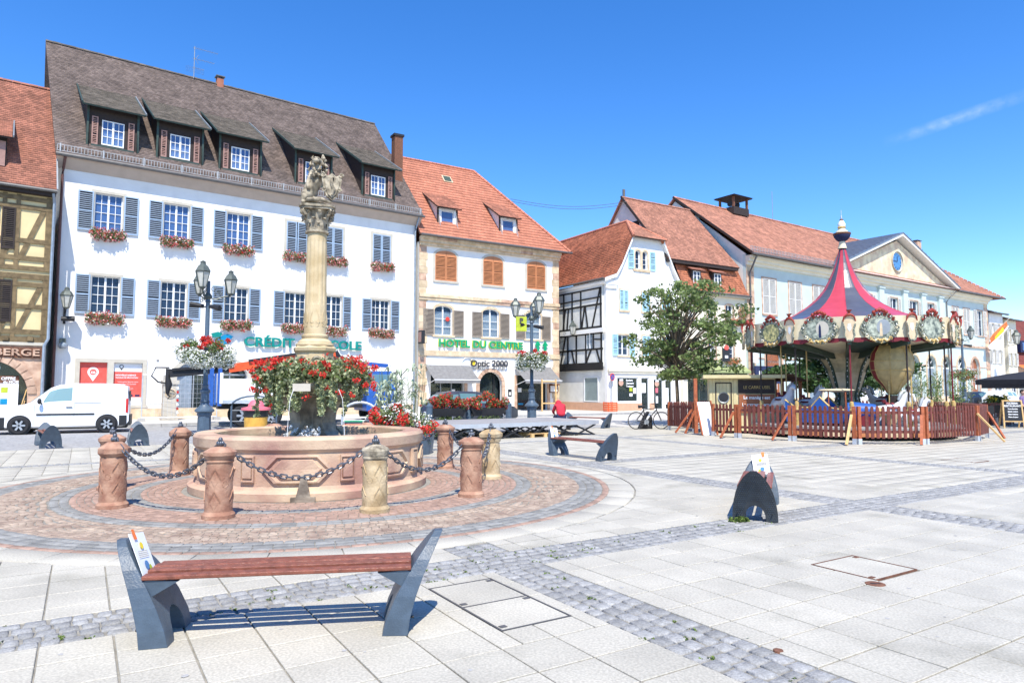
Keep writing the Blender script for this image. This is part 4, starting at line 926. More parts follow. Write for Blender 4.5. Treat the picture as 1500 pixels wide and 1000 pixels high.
m = MB(); m.box(.02,7.3,-.16,-.003,2.86,3.05); m.box(.06,7.26,-.1,-.002,2.72,2.859); m.obj('shop_cornice', 'plaster2', GB)
m = MB(); 
for a, b_ in ((0,3.14),(3.91,4.34)): m.box(a, b_, -.05, -.003, .1, .62)
m.obj('plinth', 'mosaic', GB)
for a, b_, z0, z1 in ((.9,2.85,.7,2.45),(3.15,3.9,.12,2.45),(4.35,5.3,.12,2.35),(5.5,6.2,.12,2.3)):
    m = MB(); m.box(a,b_,.12,.13,z0,z1); m.obj('shop_glass', 'shopglass', GB)
    m = MB(); m.box(a,a+.06,.06,.13,z0,z1); m.box(b_-.06,b_,.06,.13,z0,z1); m.box(a+.061,b_-.061,.06,.13,z1-.07,z1); m.box(a+.061,b_-.061,.06,.13,z0,z0+.07); m.obj('shop_frame', 'frame', GB)
for k, s_ in enumerate(('Boucherie', 'Charcuterie', 'Traiteur')): text('window_lettering', s_, .13, GB, (1.75, .05, 2.18-.21*k), mt='paper', ext=.003, width=.72 if k else .62, bold=.006)
for x, z in ((1.3,2.1),(4.72,2.05)):
    m = MB(); m.ball((x,.06,z-.05), .22, .02, .22, 14, 8); m.obj('round_emblem', 'curtain' if False else 'skin', GB); m = MB(); m.box(x-.16,x+.16,.03,.045,z+.1,z+.22); m.obj('emblem_cap', 'paper', GB)
for x, z, w, h, mt in ((2.1,1.45,.28,.35,'limesign'),(2.1,1.1,.28,.22,'paper'),(2.45,1.3,.28,.4,'paper'),(3.25,1.35,.4,.7,'paper'),(4.6,1.35,.25,.35,'pink'),(4.62,.6,.22,.5,'paper'),(5.6,.5,.3,1.2,'paper')): m = MB(); m.box(x,x+w,.09,.1,z,z+h); m.obj('notice', mt, GB)
# flared side roof, ridge running back, half hip in front
fl = [(0-.35,9.35),(.75,9.75),(1.25,10.5),(1.8,11.6),(2.32,12.62)]
fr = [(7.7,9.3),(6.9,9.75),(6.35,10.6),(5.85,11.6),(5.34,12.62)]
m = MB(); k = len(fl)
for L_ in (fl, fr):
    m = MB()
    P = [(s,-.28,z) for s, z in L_]+[(s,.0,z+.0) for s, z in L_]; P2 = [(s,-.28,z-.22) for s, z in L_]
    n = len(L_); m.add([(s,-.28,z) for s, z in L_]+[(s,-.28,z-.24) for s, z in L_]+[(s,-.0,z-.24) for s, z in L_]+[(s,-.0,z) for s, z in L_], [(i,i+1,n+i+1,n+i) for i in range(n-1)]+[(n+i,n+i+1,2*n+i+1,2*n+i) for i in range(n-1)]+[(3*n+i,3*n+i+1,i+1,i) for i in range(n-1)])
    m.obj('bargeboard', 'plaster', GB)
RY = 12.0; top = (3.83, 14.35)
sr = mobj('roof', None, GB)
segs = list(zip(fl[:-1], fl[1:]))
for (sa, za), (sb, zb) in segs:
    dd = Vector((sb-sa,0,zb-za)); roofslab(GB, 'roof_slab', [(sa,-.25,za),(sa,RY,za),(sb,RY,zb),(sb,-.25,zb)], 'under', .08)
    tiles(sr, 'roof_tiles', (sa,RY,za), (0,-1,0), dd.normalized(), [(0,0),(RY+.27,0),(RY+.27,dd.length),(0,dd.length)], .19, .17, 'torange2')
sa, za = fl[-1]; dd = Vector((top[0]-sa,0,top[1]-za)); L = dd.length
roofslab(GB, 'roof_slab', [(sa,-.25,za),(sa,RY,za),(top[0],RY,top[1]),(top[0],2.1,top[1])], 'under', .08)
tiles(sr, 'roof_tiles', (sa,RY,za), (0,-1,0), dd.normalized(), [(0,0),(RY+.27,0),(RY-2.1,L),(0,L)], .19, .17, 'torange2')
for (sa, za), (sb, zb) in list(zip(fr[:-1], fr[1:])): roofslab(GB, 'roof_slab', [(sa,-.25,za),(sa,RY,za),(sb,RY,zb),(sb,-.25,zb)], 'torange2', .08)
roofslab(GB, 'roof_slab', [(fr[-1][0],-.25,12.62),(fr[-1][0],RY,12.62),(top[0],RY,top[1]),(top[0],2.1,top[1])], 'torange2', .08)
hp = roofslab(GB, 'half_hip', [(2.2,-.45,12.6),(5.46,-.45,12.6),(3.83,2.1,14.38)], 'under', .08); dd = Vector((0,2.55,1.78)); tiles(hp, 'half_hip_tiles', (0,-.45,12.6), (1,0,0), dd.normalized(), [(2.2,0),(5.46,0),(3.84,dd.length),(3.82,dd.length)], .19, .17, 'tpink')
m = MB(); n = 34
for k in range(n): m.tube([(3.83,2.1+9.9*k/n,14.36),(3.83,2.1+9.9*(k+1)/n-.02,14.38)], [.13,.11], 8)
for Q in ((2.2,-.45,12.6),(5.46,-.45,12.6)):
    Q = Vector(Q); P = Vector((3.83,2.1,14.38))
    for k in range(8): m.tube([Q.lerp(P,k/8), Q.lerp(P,(k+1)/8-.01)+Vector((0,0,.02))], [.11,.09], 6)
m.obj('ridge_tiles', 'torange', sr, smooth=40, kind='stuff')
m = MB(); m.tube([(1.5,8.4,11.1),(1.35,8.4,11.5),(1.05,8.3,11.6)], .1, 6); m.obj('roof_vent', 'dkbrown', GB)
pipe(GB, 'gutter', [(-.42,-.2,9.33),(-.42,RY,9.33)], .07, 'gutter'); pipe(GB, 'eaves_moulding', [(-.12,-.1,9.12),(-.12,RY,9.12)], .17, 'plaster')
m = MB(); m.box(-.16,1.0,-.14,-.002,8.95,9.3); m.box(-.1,.9,-.1,-.001,8.7,8.95); m.obj('corner_moulding', 'plaster', GB)
# side wall of the house, upper storey timber-framed and jettied out; local x = -u of the main frame
def gs(t, z, off=0): return (-off, t, z)
def sidebox(name, mt, t0, t1, z0, z1, o0, o1, parent=None): m = MB(); m.box(-o1, -o0, t0, t1, z0, z1); return m.obj(name, mt, parent or GB)
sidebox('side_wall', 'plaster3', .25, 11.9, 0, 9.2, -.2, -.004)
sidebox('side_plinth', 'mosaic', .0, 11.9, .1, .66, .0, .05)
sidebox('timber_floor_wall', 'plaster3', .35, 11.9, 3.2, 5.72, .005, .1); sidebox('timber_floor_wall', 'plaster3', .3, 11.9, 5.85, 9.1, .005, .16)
sidebox('jetty_moulding', 'plaster', .0, 11.9, 5.6, 5.9, .1, .34)
def st(t0, z0, t1, z1, w=.14, o=.13): m = MB(); m.beam((-o, t0, z0), (-o, t1, z1), w, .06, (1,0,0)); m.obj('timber_beam', 'black', GB)
for t in (.45, 2.2, 3.35, 4.4, 5.6): st(t, 3.5, t, 5.6)
sidebox('sill_beam', 'black', .3, 11.9, 2.95, 3.5, .1, .2)
for z in (4.45, 5.58): st(.3, z, 9, z)
st(1.35, 4.45, 1.35, 5.6); st(2.2, 3.5, 1.6, 4.45); st(.6, 3.5, 1.0, 4.4); st(5.3, 3.5, 4.7, 5.5); st(3.9, 4.4, 3.6, 3.5); st(.5, 5.1, 1.2, 5.15, .1)
for t in (.4, 2.7, 3.75, 4.8, 6.0): st(t, 6.0, t, 8.75, .12, .19)
for z in (6.0, 7.6): st(.3, z, 9, z+.02, .13, .19)
st(.45, 8.8, 1.4, 6.0, .12, .19); st(2.2, 7.6, 1.9, 6.0, .12, .19); st(2.25, 7.6, 2.6, 6.0, .12, .19); st(4.2, 7.6, 4.4, 6.0, .12, .19); st(4.6, 7.6, 4.9, 6.0, .12, .19); st(.35, 8.75, 9, 8.75, .1, .19); st(.5, 8.1, 9, 8.1, .1, .19)
sw_ = mobj('window', winmesh(.75,1.2,1,3,0), GB, (-.16,2.1,4.45), rz=-PI/2); mobj('pane', panemesh(.75,1.2,0,'pane'), sw_, (0,-.01,0))
sw_ = mobj('window', winmesh(1.6,1.75,1,1,0,leafs=1), GB, (-.06,2.55,.72), rz=-PI/2); mobj('pane', panemesh(1.6,1.75,0,'shopglass'), sw_, (0,-.01,0))
t = thing('no_parking_sign', 'round blue and red no-parking sign on the white house corner', 'road sign', world(GB, (.2,-.3,2.45)), DEG(31.75)+.2)
m = MB(); m.lathe([(0,0),(.26,0),(.26,.02),(0,.02)], n=24); mobj('disc_rim', m.mesh('disc_rim','red'), t, rot=(PI/2,0,0)); m = MB(); m.lathe([(0,0),(.2,0),(.2,.01)], n=24); mobj('blue_disc', m.mesh('blue_disc','blue'), t, (0,-.022,0), rot=(PI/2,0,0)); m = MB(); m.tube([(0,.05,.2),(0,.05,-2.4)], .03, 6); m.obj('post', 'lead', t); m = MB(); m.beam((-.13,-.035,.13),(.13,-.035,-.13),.05,.006,(0,1,0)); m.obj('slash', 'red', t)
# ---------------------------------------------------------------- café house with mansard roof
CA = thing('cafe_house', 'cream café house with tall orange tiled mansard roof and two small dormers', 'building', (12.742, 51, 0), DEG(31.75))
wc = [(.5,1.3),(2.82,3.6),(4.82,5.7)]
holes = [ah(a,b_,3.95,5.2,.14) for a,b_ in wc]+[ah(a,b_,7.0,8.15,.12) for a,b_ in wc]+[rh(.5,6.7,.2,2.35)]
wall('front_wall', CA, rh(0, 7.13, 0, 9.0), holes, 'plaster2'); sidewalls(CA, .002, 7.128, 9.0, 10, 'plaster2', 4.9, 17.0, y0=.004)
for i, (a, b_) in enumerate(wc):
    window(CA, a, b_, 3.95, 5.2, 1, 3, rise=.14, surround='pinkst', sw=.11, slab='pinkst'); window(CA, a, b_, 7.0, 8.15, 1, 3, rise=.12, surround='pinkst', sw=.11, slab='pinkst')
m = MB(); m.box(.05,7.1,-.12,-.002,2.4,2.95); fb = m.obj('shop_fascia', 'cafegreen', CA); text('lettering', 'PLACE DE LA RÉPUBLIQUE', .26, fb, (.5,-.15,2.5), mt='trim', width=6.1)
m = MB(); m.add([(.3,-.05,3.4),(6.9,-.05,3.4),(6.9,-.7,3.0),(.3,-.7,3.0)], [(0,3,2,1)]); m.box(.3,6.9,-.72,-.7,2.85,3.0); m.obj('cafe_awning', 'olive', CA)
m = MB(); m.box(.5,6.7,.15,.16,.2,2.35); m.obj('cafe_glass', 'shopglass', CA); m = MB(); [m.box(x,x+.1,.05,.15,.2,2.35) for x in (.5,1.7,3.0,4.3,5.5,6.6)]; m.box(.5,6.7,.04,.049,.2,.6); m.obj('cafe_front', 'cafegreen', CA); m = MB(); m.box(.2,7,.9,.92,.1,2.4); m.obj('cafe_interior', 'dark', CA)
m = MB(); m.box(3.75,4.5,-.6,-.5,3.75,4.75); bx = m.obj('projecting_sign', 'blackmat', CA); m = MB(); m.ball((4.12,-.62,4.8), .28, .04, .2); m.obj('sign_oval', 'posterred', bx); m = MB(); m.box(3.95,4.3,-.605,-.601,4.0,4.2); m.obj('sign_label', 'paper', bx)
m = MB(); m.box(7.2,7.7,-.7,-.6,3.7,5.2); m.obj('pharmacy_sign', 'paper', CA); m = MB(); m.box(7.35,7.55,-.71,-.701,4.6,4.9); m.obj('blue_emblem', 'blue', CA)
roofslab(CA, 'lower_roof', [(-.05,-.35,9.05),(7.3,-.35,9.05),(7.0,.75,11.5),(-.05,.75,11.5)]); lr = mobj('lower_roof_covering', None, CA); dd = Vector((0,1.1,2.45)); tiles(lr, 'lower_roof_tiles', (0,-.35,9.05), (1,0,0), dd.normalized(), [(-.05,0),(7.3,0),(7.05,dd.length),(-.05,dd.length)], .2, .19, 'torange2')
m = MB(); m.box(-.05,7.3,-.38,.0,8.85,9.04); m.obj('eaves_box', 'trim', CA); pipe(CA, 'gutter', [(-.1,-.44,9.02),(7.4,-.44,9.02)], .07, 'gutter')
roof2(CA, -1.35, 6.6, .0, 11.35, 5.0, 17.15, .2, .19, 'tpink', -1.45, 6.3, ridge='tpink')
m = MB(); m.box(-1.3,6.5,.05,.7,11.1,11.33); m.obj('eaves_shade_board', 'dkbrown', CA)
m = MB(); P = [(.3,9.2),(9.7,9.2),(9.7,11.5),(5.0,17.0),(.3,11.5)]; n = 5; m.add([(-1.2,a,b_) for a,b_ in P]+[(-1.05,a,b_) for a,b_ in P], [tuple(range(5)), tuple(range(9,4,-1))]+[(i,i+5,(i+1)%5+5,(i+1)%5) for i in range(5)]); m.obj('upper_gable', 'plaster3', CA)
m = MB(); m.box(-1.26,-1.2,3.2,3.9,14.0,14.9); m.obj('gable_hatch', 'dark', CA); m = MB(); m.tube([(-1.0,5.2,17.1),(-1.0,5.2,17.9)], .12, 6); m.obj('flue', 'gutter', CA)
m = MB(); m.beam((-1.4,-.02,11.35),(-1.5,5.0,17.2),.07,.16); m.obj('verge_board', 'dkbrown', CA)
for c in (1.62, 3.93):
    D = mobj('dormer', None, CA); m = MB(); m.box(c-.5,c+.5,.0,.95,9.5,10.75); m.obj('dormer_body', 'dkbrown', D)
    window(D, c-.36, c+.36, 9.62, 10.62, 1, 3, sill=False, yr=-.07, y=.0, interior=False); m = MB(); m.box(c-.45,c+.45,-.15,.0,9.36,9.52); m.obj('dormer_sill', 'shsky', D)
    roofslab(D, 'dormer_roof', [(c-.75,-.3,10.72),(c+.75,-.3,10.72),(c+.62,.85,11.25),(c-.62,.85,11.25)], 'tred', .07)
flowerbox('orange and pink flower box under the café window beside the town hall', CA, 5.3, 3.8, 1.6, group='flower boxes on the café house', mix=('petorange','petpink','petwhite'), dens=.9)
flowerbox('orange flower box under the upper café window beside the town hall', CA, 5.9, 6.9, 1.3, group='flower boxes on the café house', mix=('petorange','petpink','petwhite'), dens=.9)
flowerbox('tall orange bloom trained up the café wall beside the town hall', CA, 6.6, 7.6, .8, group='flower boxes on the café house', mix=('petorange','petpink','petwhite'), dens=.9, tall=1.1)
# ---------------------------------------------------------------- town hall
TH = thing('town_hall', 'pale blue town hall with painted clock pediment and long orange roof', 'building', (18.913, 54.6, -.08), DEG(34.71)); TH.scale = (1.05, 1.05, 1.05)
UW = [(2.0,3.7),(5.5,7.2),(8.95,10.65)]; PW = [(12.3,13.9),(16.9,18.5),(21.7,23.2),(25.5,27.2),(29.1,30.6)]; RW = [(34.7,36.1),(37.3,38.8),(40.6,42.1)]
AR = [3.2,8.9,14,18,22,26,29.5,32.8,36.2,39.6]
holes = [rh(a,b_,7.5,10.3) for a,b_ in UW+PW+RW]+[ah(c-.95,c+.95,.9 if c not in (3.2,39.6) else .12,4.0,.98) for c in AR]
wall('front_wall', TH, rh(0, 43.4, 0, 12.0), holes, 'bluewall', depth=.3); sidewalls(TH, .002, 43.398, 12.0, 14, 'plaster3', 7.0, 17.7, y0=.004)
for a, b_ in UW: window(TH, a, b_, 7.5, 10.3, 1, 3, surround='pinkst', sw=.14, slab='pinkst', shut='shwhite', sopen=False, rails=(.5,))
for a, b_ in PW: window(TH, a, b_, 7.5, 10.3, 1, 3, surround='pinkst', sw=.1, slab='pinkst', shut='shwhite', swid=.5, rails=(.5,))
for i, (a, b_) in enumerate(RW): window(TH, a, b_, 7.5, 10.3, 1, 3, surround='pinkst', sw=.12, slab='pinkst', shut='shwhite', sopen=(i == 2), swid=.8, rails=(.5,))
for c in AR:
    dr = c in (3.2, 39.6)
    m = MB(); n = 10
    for k in range(n):
        a0, a1 = PI*k/n+.01, PI*(k+1)/n-.01; m.prism([(c+.96*math.cos(a0),4+.98*math.sin(a0)),(c+1.2*math.cos(a0),4+1.22*math.sin(a0)),(c+1.2*math.cos(a1),4+1.22*math.sin(a1)),(c+.96*math.cos(a1),4+.98*math.sin(a1))], -.06, .1)
    m.box(c-1.2,c-.96,-.06,.1,.15,4); m.box(c+.96,c+1.2,-.06,.1,.15,4); ar = m.obj('arch_surround', 'sand' if not dr else 'pinkst', TH)
    m = MB(); 
    if dr: m.box(c-.95,c+.95,.2,.28,.12,4.9)
    else:
        m.box(c-.95,c+.95,.22,.26,.9,3.7)
    (mobj('entrance_door' if dr else 'blind', m.mesh('blind', 'boardtext' if dr else 'pipegrey'), TH))
    m = MB(); m.box(c-.95,c+.95,.27,.28,.9,5.0); m.obj('arch_glass', 'shopglass', TH)
    m = MB(); m.box(c-.95,c+.95,.2,.27,3.7,3.85); m.box(c-.03,c+.03,.2,.27,3.85,4.95)
    for t in (DEG(45), DEG(135)): m.beam((c,.23,3.85),(c+.9*math.cos(t),.23,3.9+.9*math.sin(t)),.05)
    m.lathe([(.3,0),(.36,0)], n=12, a0=0, a1=PI) if False else None
    m.obj('fanlight_bars', 'frame', ar)
    if dr:
        for sx in (-1, 1): m = MB(); m.box(c+sx*.45-.2,c+sx*.45+.2,.17,.19,1.6,3.2); m.obj('door_pane', 'curtain', TH)
for z0, z1, pj in ((6.1,6.3,.14),(3.95,4.05,.05),(11.15,11.4,.15),(11.4,11.65,.35),(11.65,11.85,.55)): 
    m = MB(); 
    if z0 == 3.95:
        for p, q in zip([0]+[c+1.21 for c in AR], [c-1.21 for c in AR]+[43.4]): m.box(p,q,-pj,-.002,z0,z1)
    else: m.box(-.05,43.5,-pj,-.002,z0,z1)
    m.obj('cornice' if z0 > 7 else 'string_course', 'pinkst' if z0 < 7 else 'plaster2', TH)
for s0, s1 in ((-.01,.9),(42.5,43.42)):
    for k in range(22): m = MB(); m.box(s0,s1,-.04,-.003,.2+k*.5+.008,.2+(k+1)*.5-.008); m.obj('quoin_block', 'pinkst' if k % 3 else 'sand', TH)
m = MB(); m.box(0.95,42.45,-.08,-.003,.1,.9); m.obj('plinth', 'sand', TH)
for c in (11.9,15.4,19.9,24.4,28.1,31.8): m = MB(); m.box(c-.42,c+.42,-.22,-.003,6.3,11.0); m.box(c-.52,c+.52,-.3,-.002,11.001,11.14); m.obj('pilaster', 'bluewall' if c > 16 else 'pinkst', TH)
# roof with hip at the far end
r = roofslab(TH, 'roof', [(-.2,-.8,11.95),(46.0,-.8,11.95),(38.5,7.0,18.0),(-.2,7.0,18.0)]); dd = Vector((0,7.8,6.05)); L = dd.length
tiles(r, 'roof_tiles', (0,-.8,11.95), (1,0,0), dd.normalized(), [(-.2,0),(46.0,0),(38.5,L),(-.2,L)], .26, .24, 'tpink')
roofslab(TH, 'hip_roof', [(46.0,-.8,11.95),(46.0,14.8,11.95),(38.5,7,18)], 'tpink'); roofslab(TH, 'back_roof', [(-.2,7,18),(38.5,7,18),(46,14.8,11.95),(-.2,14.8,11.95)], 'tpink')
m = MB(); n = 100
for k in range(n): m.tube([(-.2+38.7*k/n,7,18.0),(-.2+38.7*(k+1)/n-.02,7,18.02)], [.14,.12], 6)
n = 26; P = Vector((46,-.8,11.97)); Q = Vector((38.5,7,18.02))
for k in range(n): m.tube([P.lerp(Q,k/n), P.lerp(Q,(k+1)/n-.01)], [.14,.12], 6)
m.obj('ridge_tiles', 'tpink', r, smooth=40, kind='stuff')
pipe(TH, 'gutter', [(-.3,-.88,11.9),(11.2,-.88,11.9)], .1, 'gutter'); pipe(TH, 'gutter', [(34.3,-.88,11.9),(46.1,-.88,11.9)], .1, 'gutter')
m = MB()
for z in (12.25, 12.5): m.box(-.2,11.3,-.62,-.58,z,z+.02)
x = -.2
while x < 11.3: m.box(x,x+.03,-.62,-.58,12.1,12.5); x += .2
m.obj('snow_guard', 'guard', r)
m = MB(); m.beam((-.25,-.8,11.95),(-.25,7,18.05),.08,.14); m.obj('verge_board', 'dkbrown', TH)
pipe(TH, 'drainpipe', [(.3,-.8,11.85),(.3,-.35,11.0),(.3,-.12,10.6),(.3,-.12,.2)], .07, 'gutter'); pipe(TH, 'drainpipe', [(34.0,-.8,11.8),(33.4,-.4,11.2),(33.2,-.12,10.7),(33.2,-.12,.2)], .06, 'gutter')
# pediment
pd = mobj('pediment', None, TH); cx, zb, zt, hwP = 22.67, 12.15, 16.2, 11.2
m = MB(); m.prism([(cx-hwP+.9,zb),(cx+hwP-.9,zb),(cx,zt-.42)], -.35, -.1); m.obj('painted_tympanum', 'pediment', pd)
m = MB(); 
for sx in (-1,1):
    m.prism([(cx+sx*hwP,zb-.1),(cx,zt-.05),(cx,zt+.2),(cx+sx*(hwP+.6),zb-.1)], -1.0, -.05+.004*sx)
m.box(cx-hwP-.5,cx+hwP+.5,-.7,-.1,zb-.3,zb-.05); m.obj('pediment_mouldings', 'shwhite', pd)
for sx in (-1, 1):
    roofslab(pd, 'pediment_roof', [(cx+sx*(hwP+.6),-1.05,zb+.02),(cx,-1.05,zt+.3),(cx,4.9,zt+.3),(cx+sx*(hwP+.6),-.7,zb+.02)], 'slate', .08)
    m = MB()
    for k in range(1,16):
        f = k/16; x0 = cx+sx*(hwP+.6)*(1-f); z0 = zb+.04+(zt+.28-zb)*f; m.beam((x0,-1.05,z0+.05),(x0,-.7+5.6*f,z0+.05),.03,.06)
    m.obj('standing_seams', 'slate', pd)
ck = mobj('clock', None, TH); m = MB(); m.lathe([(.82,0),(.98,.02),(1.0,.1),(.98,.14)], n=32); mobj('clock_rim', m.mesh('clock_rim','trim',40), ck, (cx-.1,-.36,13.75), rot=(PI/2,0,0))
m = MB(); m.lathe([(0,.03),(.82,.03)], n=32); mobj('clock_face', m.mesh('clock_face','clock'), ck, (cx-.1,-.36,13.75), rot=(PI/2,0,0))
m = MB()
for k in range(12): t = PI*k/6; m.beam((cx-.1+.62*math.cos(t),-.42,13.75+.62*math.sin(t)),(cx-.1+.76*math.cos(t),-.42,13.75+.76*math.sin(t)),.05,.01,(0,1,0))
m.beam((cx-.1,-.43,13.75),(cx-.08,-.43,14.3),.07,.01,(0,1,0)); m.beam((cx-.1,-.435,13.75),(cx-.75,-.435,13.8),.05,.01,(0,1,0)); m.obj('clock_hands_and_marks', 'navy', ck)
# siren turret, chimney, aerial
tt = thing('siren_turret', 'open wooden siren turret with dark pyramid roof on the town hall ridge', 'turret', world(TH, (7.9,7,17.9)), DEG(34.71))
m = MB(); m.box(-1.25,1.25,-1,1,-.5,.35); m.obj('turret_base', 'dkbrown', tt); tt.scale = (.92, .92, .84)
for sx in (-1,1):
    for sy in (-1,1): m = MB(); m.box(sx*1.1-.1,sx*1.1+.1,sy*.85-.1,sy*.85+.1,.35,1.55); m.obj('post', 'bottle', tt)
m = MB(); m.box(-1.5,1.5,-1.25,1.25,1.5,1.62); m.add([(-1.6,-1.35,1.62),(1.6,-1.35,1.62),(1.6,1.35,1.62),(-1.6,1.35,1.62),(0,0,2.15)], [(0,1,4),(1,2,4),(2,3,4),(3,0,4),(3,2,1,0)]); m.obj('turret_roof', 'dkbrown', tt)
for sx in (-1,1): m = MB(); m.tube([(0,0,.9),(sx*.35,0,.9),(sx*.65,-.1,.9)], [.12,.18,.33], 12); m.obj('siren_horn', 'blackmat', tt, smooth=40)
m = MB(); m.tube([(13.9,7,18),(13.9,7,20.9)], .03, 5); m.obj('whip_aerial', 'lead', TH)
chimney(TH, 38.2, 5.0, 16.2, .9, 2.3, 'pinkst', 'gutter')
# street-corner sign and awning box near the town hall door
m = MB(); m.box(-.1,3.0,-.9,-.78,2.35,3.75); ws = m.obj('dark_shop_sign', 'navy', CA, loc=(7.2,0,-.3)); text('lettering', 'MAISON', .2, ws, (1.2,-.93,3.15), mt='paper'); text('lettering', 'ROUGE', .13, ws, (1.6,-.93,2.9), mt='paper'); m = MB(); m.box(.3,.6,-.92,-.901,2.9,3.35); m.obj('sign_mark', 'paper', ws)
# ---------------------------------------------------------------- houses past the town hall
def backhouse(label, s0, s1, y0, eave, ridge, wallm, roofm, dep=10, wins=(), root_=TH, name='terraced_house'):
    p = world(TH, (s0, y0, 0)); t = thing(name, label, 'house', p, DEG(34.71)); t.scale = (1.05, 1.05, 1.05); w = s1-s0
    hol = [rh(a,b_,c,d) for a,b_,c,d in wins]; wall('front_wall', t, rh(0,w,0,eave), hol, wallm); sidewalls(t, .002, w-.002, eave, dep, wallm, dep/2, ridge-.15, y0=.004)
    for a,b_,c,d in wins: window(t, a, b_, c, d, 1, 3, surround='trim', sw=.1, shut='shwhite' if c > 2.9 else None, swid=.45)
    rr = roof2(t, -.3, w+.3, -.5, eave, dep/2, ridge, .3, .3, roofm); pipe(t, 'gutter', [(-.3,-.55,eave),(w+.3,-.55,eave)], .08, 'gutter'); return t
backhouse('narrow white house with grey shutters directly past the town hall', 44.4, 48.1, .2, 10.3, 11.6, 'plaster', 'tbrown', dep=6, wins=[(a,a+.7,z,z+1.5) for a in (.5,2.1) for z in (4.6,7.6)]+[(.6,3.0,.3,3)])
backhouse('cream house with dark eaves at the end of the terrace beside the parasols', 48.5, 51.0, -.1, 9.7, 10.8, 'plaster2', 'tbrown', dep=5, wins=[(a,a+.6,z,z+1.4) for a in (.3,1.5) for z in (4.4,7.2)]+[(.4,2.0,.3,3.0)])
p = AT(1472, 560, 110); t = thing('red_roofed_house', 'far house with large dark red roof above the orange awning', 'house', (p.x, 110, 0), DEG(8))
m = MB(); m.box(0,26,0,12,0,5.6); m.obj('house_wall', 'plaster2', t); roof2(t, -.6, 27, -.8, 5.4, 6, 13.4, .5, .45, 'darkred'); m = MB(); m.box(3.5,6.6,.3,3.2,7.6,9.5); m.obj('dormer', 'navy', t); m = MB(); m.box(3.8,6.3,.2,.29,7.9,9.2); m.obj('pane', 'paneblue', t)
m = MB(); m.add([(1.5,-3,4.6),(9,-3,4.6),(9,0,5.8),(1.5,0,5.8)],[(0,1,2,3)]); m.box(1.5,9,-3.02,-3,4.1,4.6); m.obj('orange_awning', 'tape', t)
walllamp('black lantern on a long horizontal bracket past the town hall corner', TH, 43.6, 6.6, 2.6, .3, 1.9)
# overhead wires between hotel and café roof
m = MB()
for k, z in ((0,0),(1,.22)):
    a = world(HO, (8.9,3.0,16.05+z*.8)); b_ = world(CA, (-1.4,4.3,16.4+z)); pts = [a.lerp(b_, q/10)-Vector((0,0,.5*math.sin(PI*q/10))) for q in range(11)]; m.tube(pts, .018, 4)
m.obj('overhead_wires', 'gutter', label='pair of thin overhead wires from the hotel roof to the café gable', cat='wires')
# flag on the town hall
fp = world(TH, (41.5,-.3,6.9)); t = thing('flag', 'red and white flag with yellow centre leaning out from the town hall', 'flag', fp, DEG(34.71))
m = MB(); m.tube([(0,.2,-.3),(1.2,-2.2,2.6)], .04, 6); m.obj('pole', 'trim', t)
vs = []; fs = []; mi = []; nx, ny = 10, 8
for i in range(nx+1):
    for j in range(ny+1):
        u, v = i/nx, j/ny; vs.append((1.1-1.0*v*.9-u*.25, -2.05+2.0*v*.8+.12*math.sin(u*7+v*3), 2.45-v*2.2-u*1.25+.08*math.sin(u*9)))
m = MB()
for i in range(nx):
    for j in range(ny):
        m.mi = 2 if abs(i-4) < 2 and abs(j-3.5) < 2 else (0 if i < 5 else 1); q = [i*(ny+1)+j, (i+1)*(ny+1)+j, (i+1)*(ny+1)+j+1, i*(ny+1)+j+1]; m.add([vs[k] for k in q], [(0,1,2,3)])
m.obj('cloth', ['petorange','white','yellow'], t)
